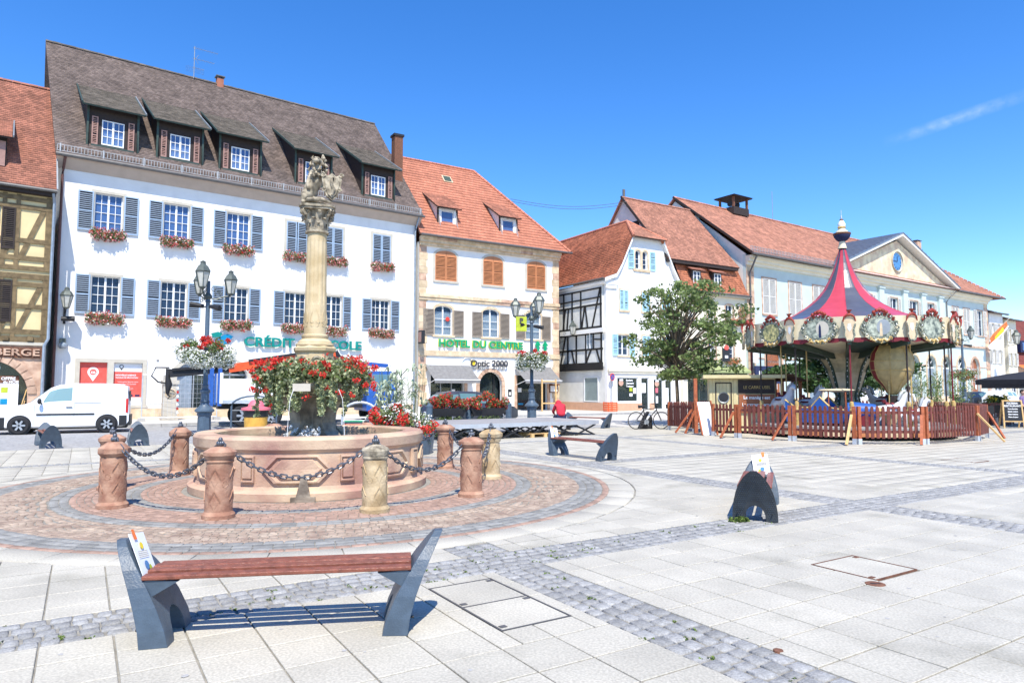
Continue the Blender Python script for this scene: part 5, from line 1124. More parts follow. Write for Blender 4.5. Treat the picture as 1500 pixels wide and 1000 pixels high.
# ---------------------------------------------------------------- fountain
FO = thing('fountain', 'round sandstone fountain with carved basin and tall fluted column topped by a lion', 'fountain', FC)
N8 = 16
def polyring(m, prof, n=N8): m.lathe(prof, (0,0,0), n, a0=PI/n, a1=2*PI+PI/n)
m = MB(); m.lathe([(1.92,.0),(1.93,.11),(1.90,.13),(1.84,.15),(1.82,.2)], n=72); m.lathe([(1.815,.2),(1.815,.70)], n=72); m.obj('basin_wall', 'basin', FO, smooth=30)
m = MB(); m.lathe([(1.82,.68),(1.86,.73),(1.865,.86),(1.83,.9),(1.56,.905),(1.53,.88),(1.53,.3)], n=72); m.obj('basin_rim', 'basin', FO, smooth=30)
def cyl(t, z, r): return (r*math.cos(t), r*math.sin(t), z)
for k in range(16):                                             # raised panels of the basin with faceted lozenges
    hx = k % 2 == 0; a0 = 2*PI*(k//2)/8-PI/2-.12+(0 if hx else DEG(34.5)); w = DEG(32.5) if hx else DEG(8.5)
    def P(u, v, d): return cyl(a0+w*u, .235+.43*v, 1.818+d)
    if k % 2 == 0: shape = [(.02,.5),(.2,.96),(.8,.96),(.98,.5),(.8,.04),(.2,.04)]
    else: shape = [(.12,.06),(.12,.94),(.88,.94),(.88,.06)]
    c = (.5,.5); m = MB()
    def ringp(f, d): return [P(c[0]+(u-c[0])*f, c[1]+(v-c[1])*f, d) for u, v in shape]
    n = len(shape); R_ = [ringp(1,0), ringp(.99,.045), ringp(.88,.05), ringp(.82,.014), ringp(.72,.014), ringp(.66,.05), ringp(.0,.055)]
    # subdivide edges so the panel follows the curve
    def sub_(L, q=8): return [tuple(Vector(L[i]).lerp(Vector(L[(i+1) % len(L)]), j/q)) for i in range(len(L)) for j in range(q)]
    RR = [sub_(x) for x in R_]
    fix = []
    for ri, L in enumerate(RR):
        rad = 1.818+[0,.045,.05,.014,.014,.05,.055][ri]; fix.append([tuple((Vector((p[0],p[1],0)).normalized()*rad+Vector((0,0,p[2])))) for p in L])
    Q = len(fix[0])
    for i in range(len(fix)-1):
        for j in range(Q): m.add([fix[i][j],fix[i][(j+1) % Q],fix[i+1][(j+1) % Q],fix[i+1][j]], [(0,1,2,3)])
    m.obj('basin_panel', 'basin', FO)
m = MB(); m.lathe([(0,.80),(1.54,.80)], n=64); m.obj('basin_water', 'water', FO)
# green-stained spout stone at the foot
m = MB(); m.box(-.17,.17,-2.02,-1.9,0,.07); m.add([(-.1,-1.97,.07),(.1,-1.97,.07),(.1,-1.9,.07),(-.1,-1.9,.07),(-.03,-1.9,.38),(.03,-1.9,.38)], [(0,1,5,4),(1,2,5),(2,3,4,5),(3,0,4)])
so = m.obj('spout_stone', 'wetstone', FO); so.rotation_euler = (0,0,.22)
# dark wet pedestal: centre shaft with four splayed brackets
m = MB(); m.lathe([(.30,.7),(.26,.9),(.22,1.1),(.24,1.35),(.36,1.55),(.55,1.64)], n=20); m.obj('pedestal', 'wetstone', FO, smooth=40)
for k in range(4):
    t0 = PI/4*1.0+k*PI/2+.2; m = MB()
    pr = [(.62,.72),(.66,.80),(.60,.86),(.50,.95),(.44,1.1),(.47,1.3),(.58,1.45),(.74,1.56),(.78,1.66)]
    for (ra,za),(rb,zb) in zip(pr[:-1],pr[1:]):
        wa = .15 if za > .9 else .17; D = Vector((math.cos(t0),math.sin(t0),0)); T = Vector((-D.y,D.x,0))
        m.add([D*ra-T*wa+Vector((0,0,za)),D*ra+T*wa+Vector((0,0,za)),D*rb+T*wa+Vector((0,0,zb)),D*rb-T*wa+Vector((0,0,zb)),D*.15-T*wa+Vector((0,0,za)),D*.15+T*wa+Vector((0,0,za)),D*.15+T*wa+Vector((0,0,zb)),D*.15-T*wa+Vector((0,0,zb))],[(0,1,2,3),(4,7,6,5),(0,3,7,4),(1,5,6,2)])
    m.obj('pedestal_bracket', 'wetstone', FO, smooth=40)
m = MB(); m.lathe([(.78,1.58),(.9,1.62),(1.0,1.72),(1.0,1.80),(.92,1.83),(.3,1.85)], n=36); m.obj('upper_bowl', 'oldstone', FO, smooth=30)
m = MB(); m.lathe([(.62,1.84),(.60,1.95),(.50,2.0),(.49,2.26),(.55,2.31),(.56,2.37),(.48,2.42)], n=8); m.obj('column_base_block', 'column', FO)
for k in range(8):
    t = 2*PI*(k+.5)/8; m = MB(); D = Vector((math.cos(t),math.sin(t),0)); T = Vector((-D.y,D.x,0)); c = D*.458+Vector((0,0,2.05)); n = 10
    for q in range(n):
        b0, b1 = PI*q/n, PI*(q+1)/n; p = lambda r, b_, o: c+T*r*math.cos(b_)+Vector((0,0,r*math.sin(b_)))+D*o
        m.add([p(.11,b0,0),p(.11,b0,.035),p(.15,b0,.035),p(.15,b0,0),p(.11,b1,0),p(.11,b1,.035),p(.15,b1,.035),p(.15,b1,0)],[(0,1,5,4),(1,2,6,5),(2,3,7,6)])
    m.obj('arch_relief', 'oldstone', FO)
m = MB(); m.lathe([(.47,2.42),(.47,2.47),(.42,2.5),(.42,2.53),(.35,2.6),(.31,2.63),(.33,2.66),(.33,2.72),(.29,2.75)], n=36); m.obj('column_foot', 'column', FO, smooth=35)
# fluted shaft
m = MB(); n = 96; vs = []; zs = [2.75,2.8,3.25,3.28,4.35,4.4,4.5]
for z in zs:
    tap = .285-.035*((z-2.75)/1.75)**1.3
    for k in range(n):
        fl_ = .022*abs(math.sin(12*PI*k/n)) if 3.27 < z < 4.38 else 0
        t = 2*PI*k/n; r = tap-.022+fl_ if 3.27 < z < 4.38 else tap; vs.append((r*math.cos(t), r*math.sin(t), z))
m.add(vs, [(i*n+k, i*n+(k+1) % n, (i+1)*n+(k+1) % n, (i+1)*n+k) for i in range(len(zs)-1) for k in range(n)]); m.obj('column_shaft', 'column', FO, smooth=25)
for k in range(6):                                              # scroll reliefs low on the shaft
    t = 2*PI*k/6-.3; D = Vector((math.cos(t),math.sin(t),0)); T = Vector((-D.y,D.x,0)); m = MB()
    for s in (-1, 1): scroll(m, tuple(D*.275+T*s*.06+Vector((0,0,2.92))), .055, PI/2, s*1.3, (T,(0,0,1)), .012, 12); m.tube([D*.275+T*s*.115+Vector((0,0,2.95)),D*.272+T*s*.09+Vector((0,0,3.08)),D*.27+T*s*.02+Vector((0,0,3.2))], .012, 5)
    m.obj('scroll_relief', 'column', FO)
# capital: bell, leaf rows, volutes, concave abacus
m = MB(); m.lathe([(.25,4.5),(.29,4.52),(.29,4.56),(.245,4.58),(.245,4.8),(.30,4.98),(.36,5.04)], n=24); CP = m.obj('capital', 'oldstone', FO, smooth=40)
for row, (z, h, r, nn) in enumerate(((4.58,.26,.25,8),(4.72,.28,.27,8))):
    for k in range(nn):
        t = 2*PI*(k+.5*row)/nn; D = Vector((math.cos(t),math.sin(t),0)); T = Vector((-D.y,D.x,0)); m = MB(); w = .075
        pr = [(r,0,.8),(r+.015,h*.5,1.1),(r+.05,h*.85,.9),(r+.11,h,.6),(r+.13,h*.88,.3)]; L_ = []
        for rr, dz, f in pr: L_.append([D*rr-T*w*f+Vector((0,0,z+dz)), D*(rr+.025)+Vector((0,0,z+dz)), D*rr+T*w*f+Vector((0,0,z+dz))])
        for a, b_ in zip(L_[:-1], L_[1:]): m.add(a+b_, [(0,1,4,3),(1,2,5,4)])
        m.obj('capital_leaf', 'oldstone', CP)
for k in range(4):
    t = PI/4+k*PI/2+.25; D = Vector((math.cos(t),math.sin(t),0)); T = Vector((-D.y,D.x,0)); m = MB()
    for s in (-1, 1): scroll(m, tuple(D*.43+T*s*.035+Vector((0,0,4.96))), .085, PI/2, -1.6, (D,(0,0,1)), .026, 16, .2)
    m.tube([D*.27+Vector((0,0,4.78)), D*.33+Vector((0,0,4.95)), D*.43+Vector((0,0,5.04))], [.05,.04,.035], 6); m.obj('volute', 'oldstone', CP, smooth=40)
m = MB(); n = 32; ab = []
for k in range(n):
    t = 2*PI*k/n; r = .40+.14*abs(math.cos(2*(t-.25)-PI/2))**2; ab.append((r*math.cos(t), r*math.sin(t)))
for z0, z1, f in ((5.03,5.08,.94),(5.08,5.13,1.0)): m.add([(x*f,y*f,z0) for x,y in ab]+[(x*f,y*f,z1) for x,y in ab], [tuple(range(n-1,-1,-1)), tuple(range(n,2*n))]+[(i,(i+1)%n,n+(i+1)%n,n+i) for i in range(n)])
m.obj('abacus', 'oldstone', CP)
m = MB(); m.lathe([(.33,5.13),(.31,5.2),(.2,5.22),(0,5.23)], n=14); m.obj('statue_base', 'oldstone', CP)
zin = [1.84,2.42,2.75,4.5,5.13,5.23]; zout = [1.88,2.34,2.54,4.29,4.76,4.83]
def rescale(o, f):
    for v in o.data.vertices: v.co.x *= f; v.co.y *= f; v.co.z = float(np.interp(v.co.z, zin, zout))
for o in list(FO.children):
    nm = o.name.split('.')[0]
    if nm in ('column_base_block','arch_relief','column_foot','column_shaft','scroll_relief'): rescale(o, .66 if nm != 'column_foot' else .68)
    if nm == 'capital':
        rescale(o, .70)
        for c_ in o.children: rescale(c_, .70)
    if nm == 'upper_bowl':
        for v in o.data.vertices: v.co.x *= .7; v.co.y *= .7; v.co.z -= .06 if v.co.z < 1.84 else 0
    if nm in ('pedestal_bracket', 'pedestal'):
        for v in o.data.vertices: v.co.x *= .86; v.co.y *= .86; v.co.z = .7+(v.co.z-.7)*.86
# seated lion holding a shield: one skinned body
def skin(name, pts, edges, rad, mt, parent, sub=2, root=0, disp=None, **kw):
    me = bpy.data.meshes.new(name); me.from_pydata([tuple(p) for p in pts], edges, []); o = bpy.data.objects.new(name, me); COL.objects.link(o); o.parent = parent
    md = o.modifiers.new('skin', 'SKIN'); sv = me.skin_vertices[0].data
    for i, r in enumerate(rad): sv[i].radius = (r, r) if not isinstance(r, tuple) else r
    sv[root].use_root = True; md.use_smooth_shade = True
    ms = o.modifiers.new('sub', 'SUBSURF'); ms.levels = sub; ms.render_levels = sub
    if disp:
        tx = bpy.data.textures.new(name+'_relief', 'CLOUDS'); tx.noise_scale = disp[0]; dm = o.modifiers.new('relief', 'DISPLACE'); dm.texture = tx; dm.strength = disp[1]; dm.mid_level = .5
    SK.append(o); o.data.materials.append(Mt[mt])
    for k, v in kw.items(): o[k] = v
    return o
SK = []
LN = mobj('lion_statue', None, FO, (0,0,4.80), rz=-.05); LN.scale = (.9,.9,.93)
bx = [(-.14,0,.22),(-.12,0,.36),(-.05,-.01,.50),(.0,-.02,.66),(.0,-.04,.80),(.02,-.12,.84),(.03,-.19,.80),
      (-.22,-.10,.18),(-.20,-.22,.12),(-.20,-.20,.02),(-.20,-.28,.01),(-.14,.12,.2),(-.1,-.02,.12),(-.06,.1,.02),(.0,.06,.01),
      (.10,-.08,.58),(.2,-.12,.48),(.26,-.14,.42),(-.12,-.08,.56),(-.16,-.12,.40),(-.13,-.16,.26),
      (-.24,.05,.12),(-.3,.08,.24),(-.27,.06,.38)]
be = [(0,1),(1,2),(2,3),(3,4),(4,5),(5,6),(0,7),(7,8),(8,9),(9,10),(0,11),(11,12),(12,13),(13,14),(2,15),(15,16),(16,17),(2,18),(18,19),(19,20),(0,21),(21,22),(22,23)]
br = [.13,.125,.14,.13,.115,.085,.05,.1,.06,.045,.04,.1,.06,.045,.04,.065,.045,.035,.065,.045,.035,.03,.025,.035]
skin('lion_body', bx, be, br, 'oldstone', LN, 2, disp=(.06,.03))
m = MB()
for k in range(60):                                             # mane locks
    t = random.uniform(0, 2*PI); z = random.uniform(.48,.92); r = .15*math.sqrt(max(.1,1-((z-.68)/.3)**2)); 
    if math.sin(t) < -.6 and z > .74: continue
    c = Vector((r*math.cos(t)+.0, r*math.sin(t)-.02, z)); m.tube([c+Vector((0,0,.045)), c*1.0+Vector((.02*math.cos(t),.02*math.sin(t),0)), c*1.0+Vector((0,0,-.05))], [.018,.034,.01], 6)
for s in (-1,1): m.ball((.02+s*.07,-.04,.91), .025, .02, .025, 8, 5)
m.obj('mane', 'oldstone', LN, smooth=60)
m = MB(); m.ball((.02,-.2,.80), .06, .06, .045, 8, 6); m.ball((-.01,-.175,.86), .02,.02,.015,6,4); m.ball((.06,-.175,.86), .02,.02,.015,6,4); m.obj('muzzle', 'oldstone', LN, smooth=60)
sh = [(0,0),(.10,.08),(.16,.24),(.19,.40),(.15,.50),(.08,.46),(0,.52),(-.08,.46),(-.15,.50),(-.19,.40),(-.16,.24),(-.10,.08)]
m = MB(); m.prism([(x,z) for x,z in sh], -.04, .03); m.prism([(x*.75,z*.8+.05) for x,z in sh], -.06, -.041)
for s in (-1,1): scroll(m, (s*.17,-.04,.48), .05, 0, s*1.2, ((1,0,0),(0,0,1)), .018, 10); scroll(m, (s*.15,-.04,.2), .04, 0, s*1.2, ((1,0,0),(0,0,1)), .014, 10)
m.tube([(0,-.07,.1),(.03,-.08,.22),(-.02,-.08,.34),(.02,-.07,.42)], [.02,.035,.03,.02], 6)
mobj('shield', m.mesh('shield','oldstone',40), LN, (.30,-.10,.06), rz=.45)
m = MB(); m.tube([(-.3,.1,.04),(-.1,-.24,.05),(.15,-.28,.05),(.3,-.1,.03)], [.03,.05,.045,.02], 7); m.obj('tail', 'oldstone', LN, smooth=60)
# flower ring on the upper bowl
def plume(parent, name, C, R, n, size, mt, **k): return quadmesh(name, leaves(C, R, n, size, **k), mt, parent)
FL = thing('fountain_flowers', 'ring of red geraniums and trailing ivy around the fountain pedestal', 'flowers', (FC.x, FC.y, 1.75))
C = []; R_ = []
for k in range(34):
    t = 2*PI*k/34; r = random.uniform(.5,.82); C.append((r*math.cos(t), r*math.sin(t), random.uniform(.0,.2))); R_.append((.24,.24,.22))
plume(FL, 'foliage', C, R_, 5000, .05, 'boxleaf'); plume(FL, 'ivy_leaves', C, [(a*1.15,b_*1.15,c*1.1) for a,b_,c in R_], 5500, .052, 'ivy', asp=1.1)
C2 = []
for k in range(38):                                             # trailing strands
    t = random.uniform(0,2*PI) if k > 18 else random.uniform(-PI+.3,-.3); L = random.uniform(.2,.62); r0 = random.uniform(.74,.92)
    for q in range(int(L/.03)): C2.append((r0*math.cos(t)+random.gauss(0,.015), r0*math.sin(t)+random.gauss(0,.015), -.02-q*.03))
plume(FL, 'ivy_strands', C2, .045, 6500, .045, 'ivy', asp=1.1)
CB = []
for k in range(190):
    t = random.uniform(0,2*PI); a = math.cos(t-PI*.12); 
    tt_ = math.degrees(t) % 360
    dens = 1 if (185 < tt_ < 245 or 285 < tt_ < 360 or tt_ < 20) else .35
    if random.random() > dens: continue
    r = random.uniform(.65,1.08); CB.append((r*math.cos(t), r*math.sin(t), random.uniform(-.28,.34) if r > .9 else random.uniform(.1,.40)))
plume(FL, 'red_blooms', CB, (.075,.075,.055), 3000, .036, 'petred', asp=1.1)
m = MB()
for c in CB: m.tube([(c[0]*.75,c[1]*.75,.05), (c[0]*.92,c[1]*.92,c[2]-.0)], .006, 3)
m.obj('stems', 'stem', FL, kind='stuff')
m = MB(); m.box(-.14,.14,-.01,.01,-.06,.06); pq = m.obj('plaque', 'trim', FL, loc=(.08,-.95,-.12)); 
m = MB(); 
for k in range(2): 
    t = -.9-.7*k; m.tube([(1.0*math.cos(t),1.0*math.sin(t),1.6),(1.15*math.cos(t),1.15*math.sin(t),1.45),(1.22*math.cos(t),1.22*math.sin(t),1.1),(1.25*math.cos(t),1.25*math.sin(t),.8)], [.005,.004,.004,.007], 6)
m.obj('water_jets', 'curtain', FO, kind='stuff')
splash_ = 1; C = [(random.gauss(0,.13)-.0+.03, -.5+random.gauss(0,.05), .83+abs(random.gauss(0,.07))) for k in range(60)]
quadmesh('splash_foam', leaves(C, .03, 500, .025), 'curtain', FO, kind='stuff')
# ---------------------------------------------------------------- bollards and chains
def bollard_mesh(mt):
    m = MB(); prof = [(.235,0),(.235,.05),(.21,.075),(.195,.09),(.182,.68),(.2,.70),(.2,.715),(.19,.72)]; m.lathe(prof, n=28)
    return m
def bollard(i, ang, style):
    x, y = FC.x+3.1*math.cos(ang), FC.y+3.1*math.sin(ang); where = ['nearest the long wooden bench','nearest the cobble band in front','beside the right flower bed','behind the pale one by the stage','behind the basin by the red and white flowers','hidden behind the basin next to the striped gate','hidden behind the basin next to the orange bin','beside the lamp post on the street side','behind the front left stone','on the outer street side of the basin']
    mt = 'bollyel' if style in ('y','yo') else 'bollred'
    t = thing('stone_bollard', LBL[i], 'bollard', (x, y, 0), ang+PI/2+random.uniform(-.2,.2), 'carved stone bollards around the fountain')
    m = MB(); m.lathe([(.235,0),(.235,.05),(.212,.07),(.197,.09),(.184,.68)], n=28); m.obj('shaft', mt, t, smooth=35)
    m = MB()
    if style == 'y': m.lathe([(.184,.68),(.2,.7),(.2,.715),(.19,.72),(.205,.75),(.215,.80),(.20,.83),(.1,.87),(0,.88)], n=28)
    elif style == 'yo': m.lathe([(.19,.68),(.26,.74),(.27,.80),(.2,.85),(.1,.88),(0,.88)], n=4); m.lathe([(.2,.66),(.22,.72)], n=20)
    elif i % 2 == 0: m.lathe([(.184,.68),(.2,.7),(.2,.715),(.19,.72),(.205,.74),(.235,.78),(.235,.82),(.13,.875),(0,.89)], n=28)
    else: m.lathe([(.18,.68),(.235,.735),(.235,.8),(.11,.885),(0,.89)], n=8)
    m.obj('cap', mt if style != 'y' else 'oldstone', t, smooth=30)
    for row, z in enumerate((.28, .56)):                        # carved chevrons, roundels and lozenges in relief
        for k in range(4):
            a = 2*PI*k/4+.2; m = MB(); f = lambda u, v, d: ((.196-.02*(z+v)+d)*math.cos(a+u), (.196-.02*(z+v)+d)*math.sin(a+u), z+v)
            for (u0,v0),(u1,v1) in (((-.42,-.05),(0,.07)),((0,.07),(.42,-.05))):
                N_ = 4
                for q in range(N_):
                    ua, ub = u0+(u1-u0)*q/N_, u0+(u1-u0)*(q+1)/N_; va, vb = v0+(v1-v0)*q/N_, v0+(v1-v0)*(q+1)/N_
                    m.add([f(ua,va,0),f(ub,vb,0),f(ub,vb-.03,0),f(ua,va-.03,0),f(ua,va,.016),f(ub,vb,.016),f(ub,vb-.03,.006),f(ua,va-.03,.006)],[(0,4,5,1),(4,7,6,5),(7,3,2,6)])
            m.obj('chevron_relief', mt, t)
            m = MB(); c = [f(0,.03,0),f(.36,-.08,0),f(0,-.2,0),f(-.36,-.08,0)]; m.add([f(0,.03,.0),f(.34,-.09,.0),f(0,-.2,.0),f(-.34,-.09,.0),f(0,-.01,.008),f(.24,-.09,.007),f(0,-.16,.008),f(-.24,-.09,.007)],[(0,4,5,1),(1,5,6,2),(2,6,7,3),(3,7,4,0),(4,7,6,5)]); m.obj('lozenge_relief', mt, t)
        for k in range(4):
            a = 2*PI*(k+.5)/4+.2; zz = z-.13; m = MB(); D = Vector((math.cos(a),math.sin(a),0)); T = Vector((-D.y,D.x,0)); c = D*.185+Vector((0,0,zz)); pts = [c+T*.042*math.cos(2*PI*q/12)+Vector((0,0,.042*math.sin(2*PI*q/12))) for q in range(13)]; m.tube(pts, .008, 5, caps=False); m.obj('roundel_relief', mt, t)
    m = MB()
    for k in range(7):
        a = 2*PI*k/7; c = Vector((.035*math.cos(a),.035*math.sin(a),.92)); m.ball(c, .026, .026, .032, 8, 5)
    m.ball((0,0,.965), .035,.035,.035,8,5); m.tube([(0,0,.86),(0,0,.95)], .03, 8); m.obj('iron_knob', 'chain', t, smooth=60)
    t.scale = (.84, .84, 1)
    return Vector((x, y, .93))
LBL = ['smooth-topped red bollard in front of the basin, nearest the notice on the long bench', 'yellow sandstone bollard with grey cap in front of the fountain', 'red bollard with square cap nearest the round paving edge and the stage', 'pale yellow bollard with flared top behind a red one', 'red bollard between the basin and the stage legs', 'red bollard cap showing behind the basin beside the striped barrier', 'red bollard cap showing behind the basin beside the orange litter bin', 'red bollard with octagonal cap beside the near lamp post', 'red bollard half hidden directly behind another on the van side', 'orange-red bollard at the outer side facing the white van']
angs = [math.radians(a) for a in (-95,-59,-26,13,49,85,121,157,193,229)]; sty = ['r','y','r','yo','r','r','r','r','r','r']
tops = [bollard(i, a, s) for i, (a, s) in enumerate(zip(angs, sty))]
m = MB(); a_, b_ = .028, .013                                    # one chain link: a rounded rectangle of round bar
pts = [(x*1.35,0,z*1.35) for x,z in ((-.034,.009),(-.028,.018),(.028,.018),(.034,.009),(.034,-.009),(.028,-.018),(-.028,-.018),(-.034,-.009),(-.034,.009))]; m.tube(pts, .0105, 5, caps=False); linkme = m.mesh('chain_link', 'chain', 50)
near = {0, 1, 2, 9}
cl = ['swag of chain between the front red and yellow bollards','swag of chain between the yellow bollard and the red one beside it','chain between the red bollard and the pale flared one','chain between the pale flared bollard and the one by the stage legs','chain behind the basin on the striped barrier side','chain behind the basin between the two half-hidden caps','chain behind the basin on the litter bin side','chain from the lamp post bollard towards the van','short chain between the two bollards facing the van','swag of chain from the van-side bollard to the front red bollard']
for i in range(10):
    p, q = tops[i], tops[(i+1) % 10]; n = 40; L = (q-p).length; sag = .46; root = thing('bollard_chain', cl[i], 'chain', p, 0, 'chains hanging between the stone bollards')
    curve = [p.lerp(q, k/200)+Vector((0,0,-sag*(1-(2*k/200-1)**2))) for k in range(201)]
    s = [0]; 
    for a, b2 in zip(curve[:-1], curve[1:]): s.append(s[-1]+(b2-a).length)
    step = .0725; nl = int(s[-1]/step)
    j = 0; mb = MB()
    for k in range(nl):
        d = (k+.5)*step
        while s[j+1] < d: j += 1
        c = curve[j]; T = (curve[j+1]-curve[j]).normalized(); up = Vector((0,0,1)); Sd = T.cross(up).normalized(); U = Sd.cross(T)
        if k % 2: Sd, U = U, -Sd
        M4 = Matrix((T, Sd, U)).transposed().to_4x4(); M4.translation = c-p
        if i in near:
            o = mobj('chain_link', linkme, root); o.matrix_local = M4
        else: mb.add([M4 @ v.co for v in linkme.vertices], [tuple(f.vertices) for f in linkme.polygons])
    if i not in near: mb.obj('chain_links', 'chain', root, kind='stuff')
# ---------------------------------------------------------------- benches
def bench(label, p0, p1, paper=True, dark=False, seat_z=.435, notice_end=0):
    p0 = Vector((p0[0],p0[1],0)); p1 = Vector((p1[0],p1[1],0)); d = p1-p0; L = d.length; t = thing('bench', label, 'bench', p0, math.atan2(d.y, d.x), 'benches with cast fin-shaped ends on the square')
    ol = []; n = 12                                             # fin outline in (y,z)
    zs = [0,.10,.24,.36,.46,.54,.59,.625]; hw_ = [.265,.262,.245,.215,.175,.125,.08,.035]
    right = [(w,z) for z,w in zip(zs,hw_)]; left = [(-w,z) for z,w in zip(zs[::-1],hw_[::-1])]
    notch = [(.125*math.cos(PI*k/10)*-1, .19*math.sin(PI*k/10)**.8 if 0 < k < 10 else 0) for k in range(11)]
    poly = right+left+notch
    for e, s in ((0,-1),(1,1)):
        x0 = 0 if e == 0 else L
        def fn(y, o, z):        # o = 0 outer, 1 inner ; prism passes (x,y,z) = (profile, depth, height)
            lean = .235*(max(0,z)/.625)**1.6; th = .165-.11*min(1,max(0,z)/.625)**1.2
            return (x0+s*(lean+ (0 if o == 0 else -th)), y*(1 if o == 0 else .93), z)
        m = MB(); m.prism(poly, 0, 1, fn)
        if e == 0: m.f = [f[::-1] for f in m.f]
        o = m.obj('end_casting', 'benchdark' if dark and e == 0 else 'bench', t)
        bv = o.modifiers.new('bevel', 'BEVEL'); bv.width = .012; bv.segments = 2; bv.limit_method = 'ANGLE'; bv.angle_limit = .6
        m = MB(); m.prism([(x0-s*.20,seat_z-.045),(x0-s*.02,seat_z-.15),(x0+s*.06,seat_z-.06),(x0-s*.01,seat_z-.035)], -.19, .19); m.obj('seat_bracket', 'bench', t)
        if dark and e == 0:
            V = []
            for iy in range(-10, 11):
                for iz in range(22):
                    y, z = iy*.024+(.012 if iz % 2 else 0), .03+iz*.026; w = np.interp(z, zs, hw_)
                    if abs(y) > w-.02 or (y/.155)**2+(z/.27)**2 < 1: continue
                    lean = .235*(max(0,z)/.625)**1.6; x = x0+s*(lean+.003); V.append((x,y,z))
            m = MB()
            for x, y, z in V: m.add([(x+.006,y-.006,z-.006),(x+.006,y+.006,z-.006),(x+.006,y+.006,z+.006),(x+.006,y-.006,z+.006),(x-.006,y,z)] if False else [(x-.006,y,z),(x+.004,y-.008,z-.006),(x+.004,y+.008,z-.006),(x+.004,y,z+.008)], [(0,2,1),(0,3,2),(0,1,3)])
            m.obj('studs', 'bench', t, kind='stuff')
        for yb in (-.2, .2):
            m = MB(); m.tube([(x0+s*(.02-.01), yb, .1),(x0+s*(.02+.02), yb, .1)], .009, 8); m.obj('fixing_bolt', 'blackmat', t)
    for k in range(4):
        y = -.162+k*.108; zc = seat_z+.012-.012*abs(k-1.5)
        m = MB(); m.box(-.02+.0, L+.02, y-.040, y+.040, zc-.028, zc); o = m.obj('seat_slat', 'wood', t); bv = o.modifiers.new('bevel', 'BEVEL'); bv.width = .007; bv.segments = 2
    if paper:
        e = notice_end; x0 = 0 if e == 0 else L; s = -1 if e == 0 else 1
        c = Vector((x0+s*.085, -.03, .52)); m = MB(); A = Vector((s*.42,0,1)).normalized(); Bv = Vector((0,1,0)); rotA = (A*math.cos(.15)+Bv*math.sin(.15)); rotB = Bv*math.cos(.15)-A*math.sin(.15); Nn_ = Vector((-s*1,-.0,.42)).normalized()
        def pp(u, v, d): return c+rotA*u+rotB*v+Nn_*d
        m.add([pp(-.15,-.11,.02),pp(-.15,.11,.02),pp(.15,.11,.015),pp(.15,-.11,.015),pp(-.15,-.11,.017),pp(-.15,.11,.017),pp(.15,.11,.012),pp(.15,-.11,.012)],[(0,1,2,3),(7,6,5,4),(0,4,5,1),(1,5,6,2),(2,6,7,3),(3,7,4,0)])
        nt = thing('notice', 'white paper notice with orange tape stuck to '+label.split(',')[0], 'notice', t.matrix_basis @ Vector((0,0,0)), t.rotation_euler.z, 'paper notices taped to the benches'); m.obj('sheet', 'paper', nt)
        for u, v in ((.14,-.05),(-.14,.05)): m = MB(); m.add([pp(u-.035,v-.02,.024),pp(u-.035,v+.02,.024),pp(u+.035,v+.02,.02),pp(u+.035,v-.02,.02)],[(0,1,2,3)]); m.obj('tape', 'tape', nt)
        for u, v, r, mt in ((.06,.0,.024,'yellow'),(-.07,-.01,.03,'clock'),(-.09,.03,.02,'limesign')):
            m = MB(); P = [pp(u+r*math.cos(2*PI*q/10), v+r*math.sin(2*PI*q/10), .0235) for q in range(10)]; m.add(P, [tuple(range(10))]); m.obj('printed_spot', mt, nt)
        m = MB()
        for q in range(4): m.add([pp(.02-q*.012,-.08,.0232),pp(.02-q*.012,.06,.0232),pp(.026-q*.012,.06,.0232),pp(.026-q*.012,-.08,.0232)],[(0,1,2,3)])
        m.obj('print_lines', 'trim', nt)
    return t
bench('long wooden bench in the foreground, nearest of all', (-2.34, 4.58), (-.72, 4.83), True)
def gp(px, py, dy=0): p = GR(px, py); return (p.x, p.y+dy)
b0 = Vector(gp(817,667)); b1 = Vector(gp(893,676)); bench('grey-ended bench between the fountain and the stage', b0+Vector((0,.2)), b1+Vector((0,.2)), True)
c = Vector(gp(1106,764)); bench('dark studded bench seen end-on before the carousel', c+Vector((.02,.05)), c+Vector((.02,.05))+Vector((.37,.93))*1.5, True, True, notice_end=1)
c = Vector(gp(74,656)); bench('bench seen end-on near the front wheel of the white van', c, c+Vector((-.62,.78))*1.7, False)
c = Vector(gp(203,653)); bench('bench seen end-on behind the van-side bollards', c, c+Vector((-.5,.86))*1.7, False)
c = Vector(gp(889,627)); bench('bench beyond the end of the stage near the parked bicycle', c, c+Vector((-.8,.6))*1.7, False)
